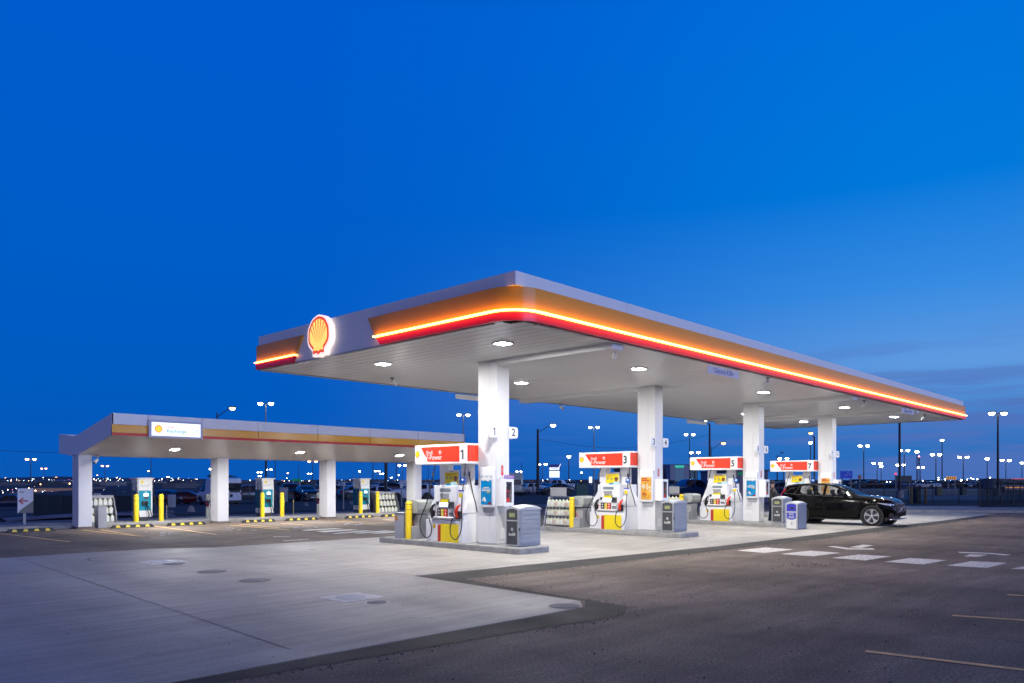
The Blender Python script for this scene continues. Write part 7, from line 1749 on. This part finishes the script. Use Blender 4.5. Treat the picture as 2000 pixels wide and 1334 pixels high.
# deg: 0 = nose to the right of the picture, 90 = nose away, -90 = nose to the camera, 180 = nose left
van = car_at('van', whitep, 427, 985, 128 + 0, 'white high-roof camper van with a roof rack behind the second charging canopy column', 'camper_van', 'van', .15)
van.rotation_euler = (0, 0, math.atan2(rv, ru) + R(142))
mb = MB()
for y in (-.7, .7): mb.box(-2.3, 1.0, y - .03, y + .03, 2.80, 2.86)
for x in (-2.2, -1.6, -1.0, -.4, .2, .8): mb.box(x - .03, x + .03, -.7, .7, 2.865, 2.90)
mb.box(-1.8, -.6, -.5, .5, 2.905, 3.0); mb.box(.75, 1.0, -.65, .65, 2.91, 3.06); mb.build('roof_rack', black, van)
mb = MB(); mb.box(-3.0, -2.975, -.7, .7, 1.45, 2.2); mb.build('rear_door_glass', car_glass, van)
mb = MB(); mb.cyl((-3.02, .45, .95), (-3.10, .45, .95), .16, 12); mb.cyl((-3.02, -.1, 1.3), (-3.03, -.1, 1.3), .06, 8); mb.build('rear_ladder', black, van)
V_ = [
 ('pickup', navyp, 20, 995, 200, 'dark blue pickup nearest the left edge of the picture', 'parked_pickup', 'pickup'),
 ('sedan', greyp, 12, 986, 20, 'dark grey car behind the pickup at the left edge', 'parked_car', 'car'),
 ('suv', navyp, 335, 985, -25, 'dark blue SUV right of the first charger', 'parked_suv', 'car'),
 ('sedan', redpt, 366, 984, 10, 'dark red car just left of the white van', 'parked_car', 'car'),
 ('pickup', greyp, 484, 983, 205, 'dark pickup right behind the white van', 'parked_pickup', 'pickup'),
 ('pickup', navyp, 566, 977, -70, 'dark pickup facing the camera with a broad silver grille', 'parked_pickup', 'pickup'),
 ('suv', blackp, 600, 978, -60, 'black SUV beside the grille-forward pickup', 'parked_suv', 'car'),
 ('sedan', whitep, 748, 977, 5, 'white car partly hidden by the dark jug rack', 'parked_car', 'car'),
 ('suv', whitep, 806, 978, 190, 'white SUV behind the fourth charging canopy column', 'parked_suv', 'car'),
 ('suv', greyp, 775, 968, 0, 'grey SUV behind the dark jug rack', 'parked_suv', 'car'),
 ('sedan', greyp, 700, 974, 30, 'dark car behind the right-hand charger', 'parked_car', 'car'),
 ('suv', navyp, 655, 972, 15, 'dark blue SUV hidden mostly by the third charging canopy column', 'parked_suv', 'car'),
 ('van', creamp, 1003, 967, 95, 'pale van beside the first fuel canopy column', 'parked_van', 'van'),
 ('sedan', silverp, 1019, 965, -100, 'silver car right of the first fuel canopy column', 'parked_car', 'car'),
 ('sedan', whitep, 1036, 964, 175, 'small white car left of the wooden street lamp pole', 'parked_car', 'car'),
 ('suv', silverp, 1041, 956, 175, 'silver SUV behind the small white car', 'parked_suv', 'car'),
 ('sedan', bluep, 1067, 962, 60, 'blue hatchback right of the wooden street lamp pole', 'parked_car', 'car'),
 ('pickup', whitep, 1091, 960, 155, 'white pickup above the second-island jug rack', 'parked_pickup', 'pickup'),
 ('sedan', greyp, 1086, 966, 200, 'dark sedan in front of the white pickup', 'parked_car', 'car'),
 ('pickup', bluep, 1350, 977, 15, 'blue pickup with a dark cap left of pump 5', 'parked_pickup', 'pickup'),
 ('suv', navyp, 1517, 967, 175, 'dark blue SUV behind the person at the third pump', 'parked_suv', 'car'),
 ('sedan', silverp, 1560, 960, 0, 'silver car glimpsed left of the fourth fuel canopy column', 'parked_car', 'car'),
]
for v_ in V_: car_at(*v_[:5], v_[5], v_[6], v_[7])
# rows of small parked vehicles in the far lots; the label gives the spot
marks_r = [(1652, 'first'), (1672, 'second'), (1692, 'third'), (1700, 'fourth'), (1722, 'fifth'), (1738, 'sixth'), (1770, 'seventh'), (1790, 'eighth'), (1805, 'ninth'), (1822, 'tenth'), (1843, 'eleventh'), (1862, 'twelfth'), (1884, 'thirteenth'), (1903, 'fourteenth'), (1922, 'fifteenth')]
cols = [(silverp, 'silver'), (greyp, 'grey'), (whitep, 'white'), (navyp, 'dark blue'), (blackp, 'black'), (bluep, 'blue')]
random.seed(9)
kn = {'sedan': ('parked_car', 'car'), 'suv': ('parked_suv', 'SUV'), 'pickup': ('parked_pickup', 'pickup')}
for x, o_ in marks_r:
    k = random.choice(('sedan', 'suv', 'suv', 'pickup')); mp, cn_ = random.choice(cols)
    car_at(k, mp, x, 952.5 + random.uniform(-.8, .8), random.choice((85, -85, 0, 175)), '%s %s, %s from the left in the far row beyond the right fence' % (cn_, kn[k][1], o_), kn[k][0], 'pickup' if k == 'pickup' else 'car', group='vehicles in the far rows')
for i, (x, y) in enumerate([(630, 958), (643, 958), (682, 958), (712, 958), (735, 956), (790, 957), (822, 958), (845, 957), (985, 955), (1060, 953), (1110, 955), (1122, 955)]):
    k = random.choice(('sedan', 'suv', 'pickup')); mp, cn_ = random.choice(cols[:5]); o_ = ['first', 'second', 'third', 'fourth', 'fifth', 'sixth', 'seventh', 'eighth', 'ninth', 'tenth', 'eleventh', 'twelfth'][i]
    car_at(k, mp, x, y, random.choice((85, -85, 10, 175)), '%s %s, %s from the left in the far middle lot' % (cn_, kn[k][1], o_), kn[k][0], 'pickup' if k == 'pickup' else 'car', group='vehicles in the far rows')
# coach passing on the far right road
p = gnd(1985, 961); t = thing('coach', 'long pale coach with glowing orange side lights beyond the right-hand fence', 'coach', p); t.rotation_euler = (0, 0, math.atan2(rv, ru)); d = p.x * fu + p.y * fv
w = 46 * d / F; h = 27 * d / F
mb = MB(); mb.prism(rrect(-w, w, .35, h, .35), lambda q, s: Vector((q[0], s, q[1])), 0, 2.5); mb.build('body', pbr('coach_pale', (.35, .34, .40), .4, var=.05), t)
mb = MB(); mb.box(-w * .9, w * .95, -.02, -.002, h * .52, h * .85); mb.build('side_windows', car_glass, t)
mb = MB(); mb.box(-w * .2, w, -.03, -.003, h * .90, h * .96); mb.build('red_roof_line', pbr('roof_red_glow', (.6, .1, .1), .5, emit=(1, .15, .2), estr=.9, sample=False), t)
mb = MB(); mb.box(-w * .45, w * .3, -.03, -.003, h * .30, h * .36); mb.build('orange_side_light', pbr('side_orange_glow', (.8, .3, .05), .5, emit=(1, .40, .08), estr=1.4, sample=False), t)
for x in (-w * .6, w * .6): mb = MB(); mb.cyl((x, -.02, .4), (x, .3, .4), .42, 16); mb.build('wheel', tyre_m, t, smooth=40)
# overhead wire at the left, slack between poles outside the picture
A = atd(-160, 60, 4.6); B = atd(330, 58, 4.0); mid = [A.lerp(B, k / 12) - Vector((0, 0, .35 * math.sin(math.pi * k / 12))) for k in range(13)]
mb = MB(); o_ = A; mb.tube([q - o_ for q in mid], .014, 5); w_ = mb.build('overhead_wire', black); w_.location = o_; tag(w_, 'thin overhead wire crossing the sky left of the charging canopy', 'wire')
A = atd(1051, 100, 7.2); B = atd(1390, 110, 8.5); mid = [A.lerp(B, k / 14) - Vector((0, 0, 1.6 * math.sin(math.pi * k / 14))) for k in range(15)]
mb = MB(); mb.tube([q - A for q in mid], .02, 5); w_ = mb.build('overhead_wire', black); w_.location = A; tag(w_, 'slack dark wire strung from the wooden street lamp pole to the right', 'wire')
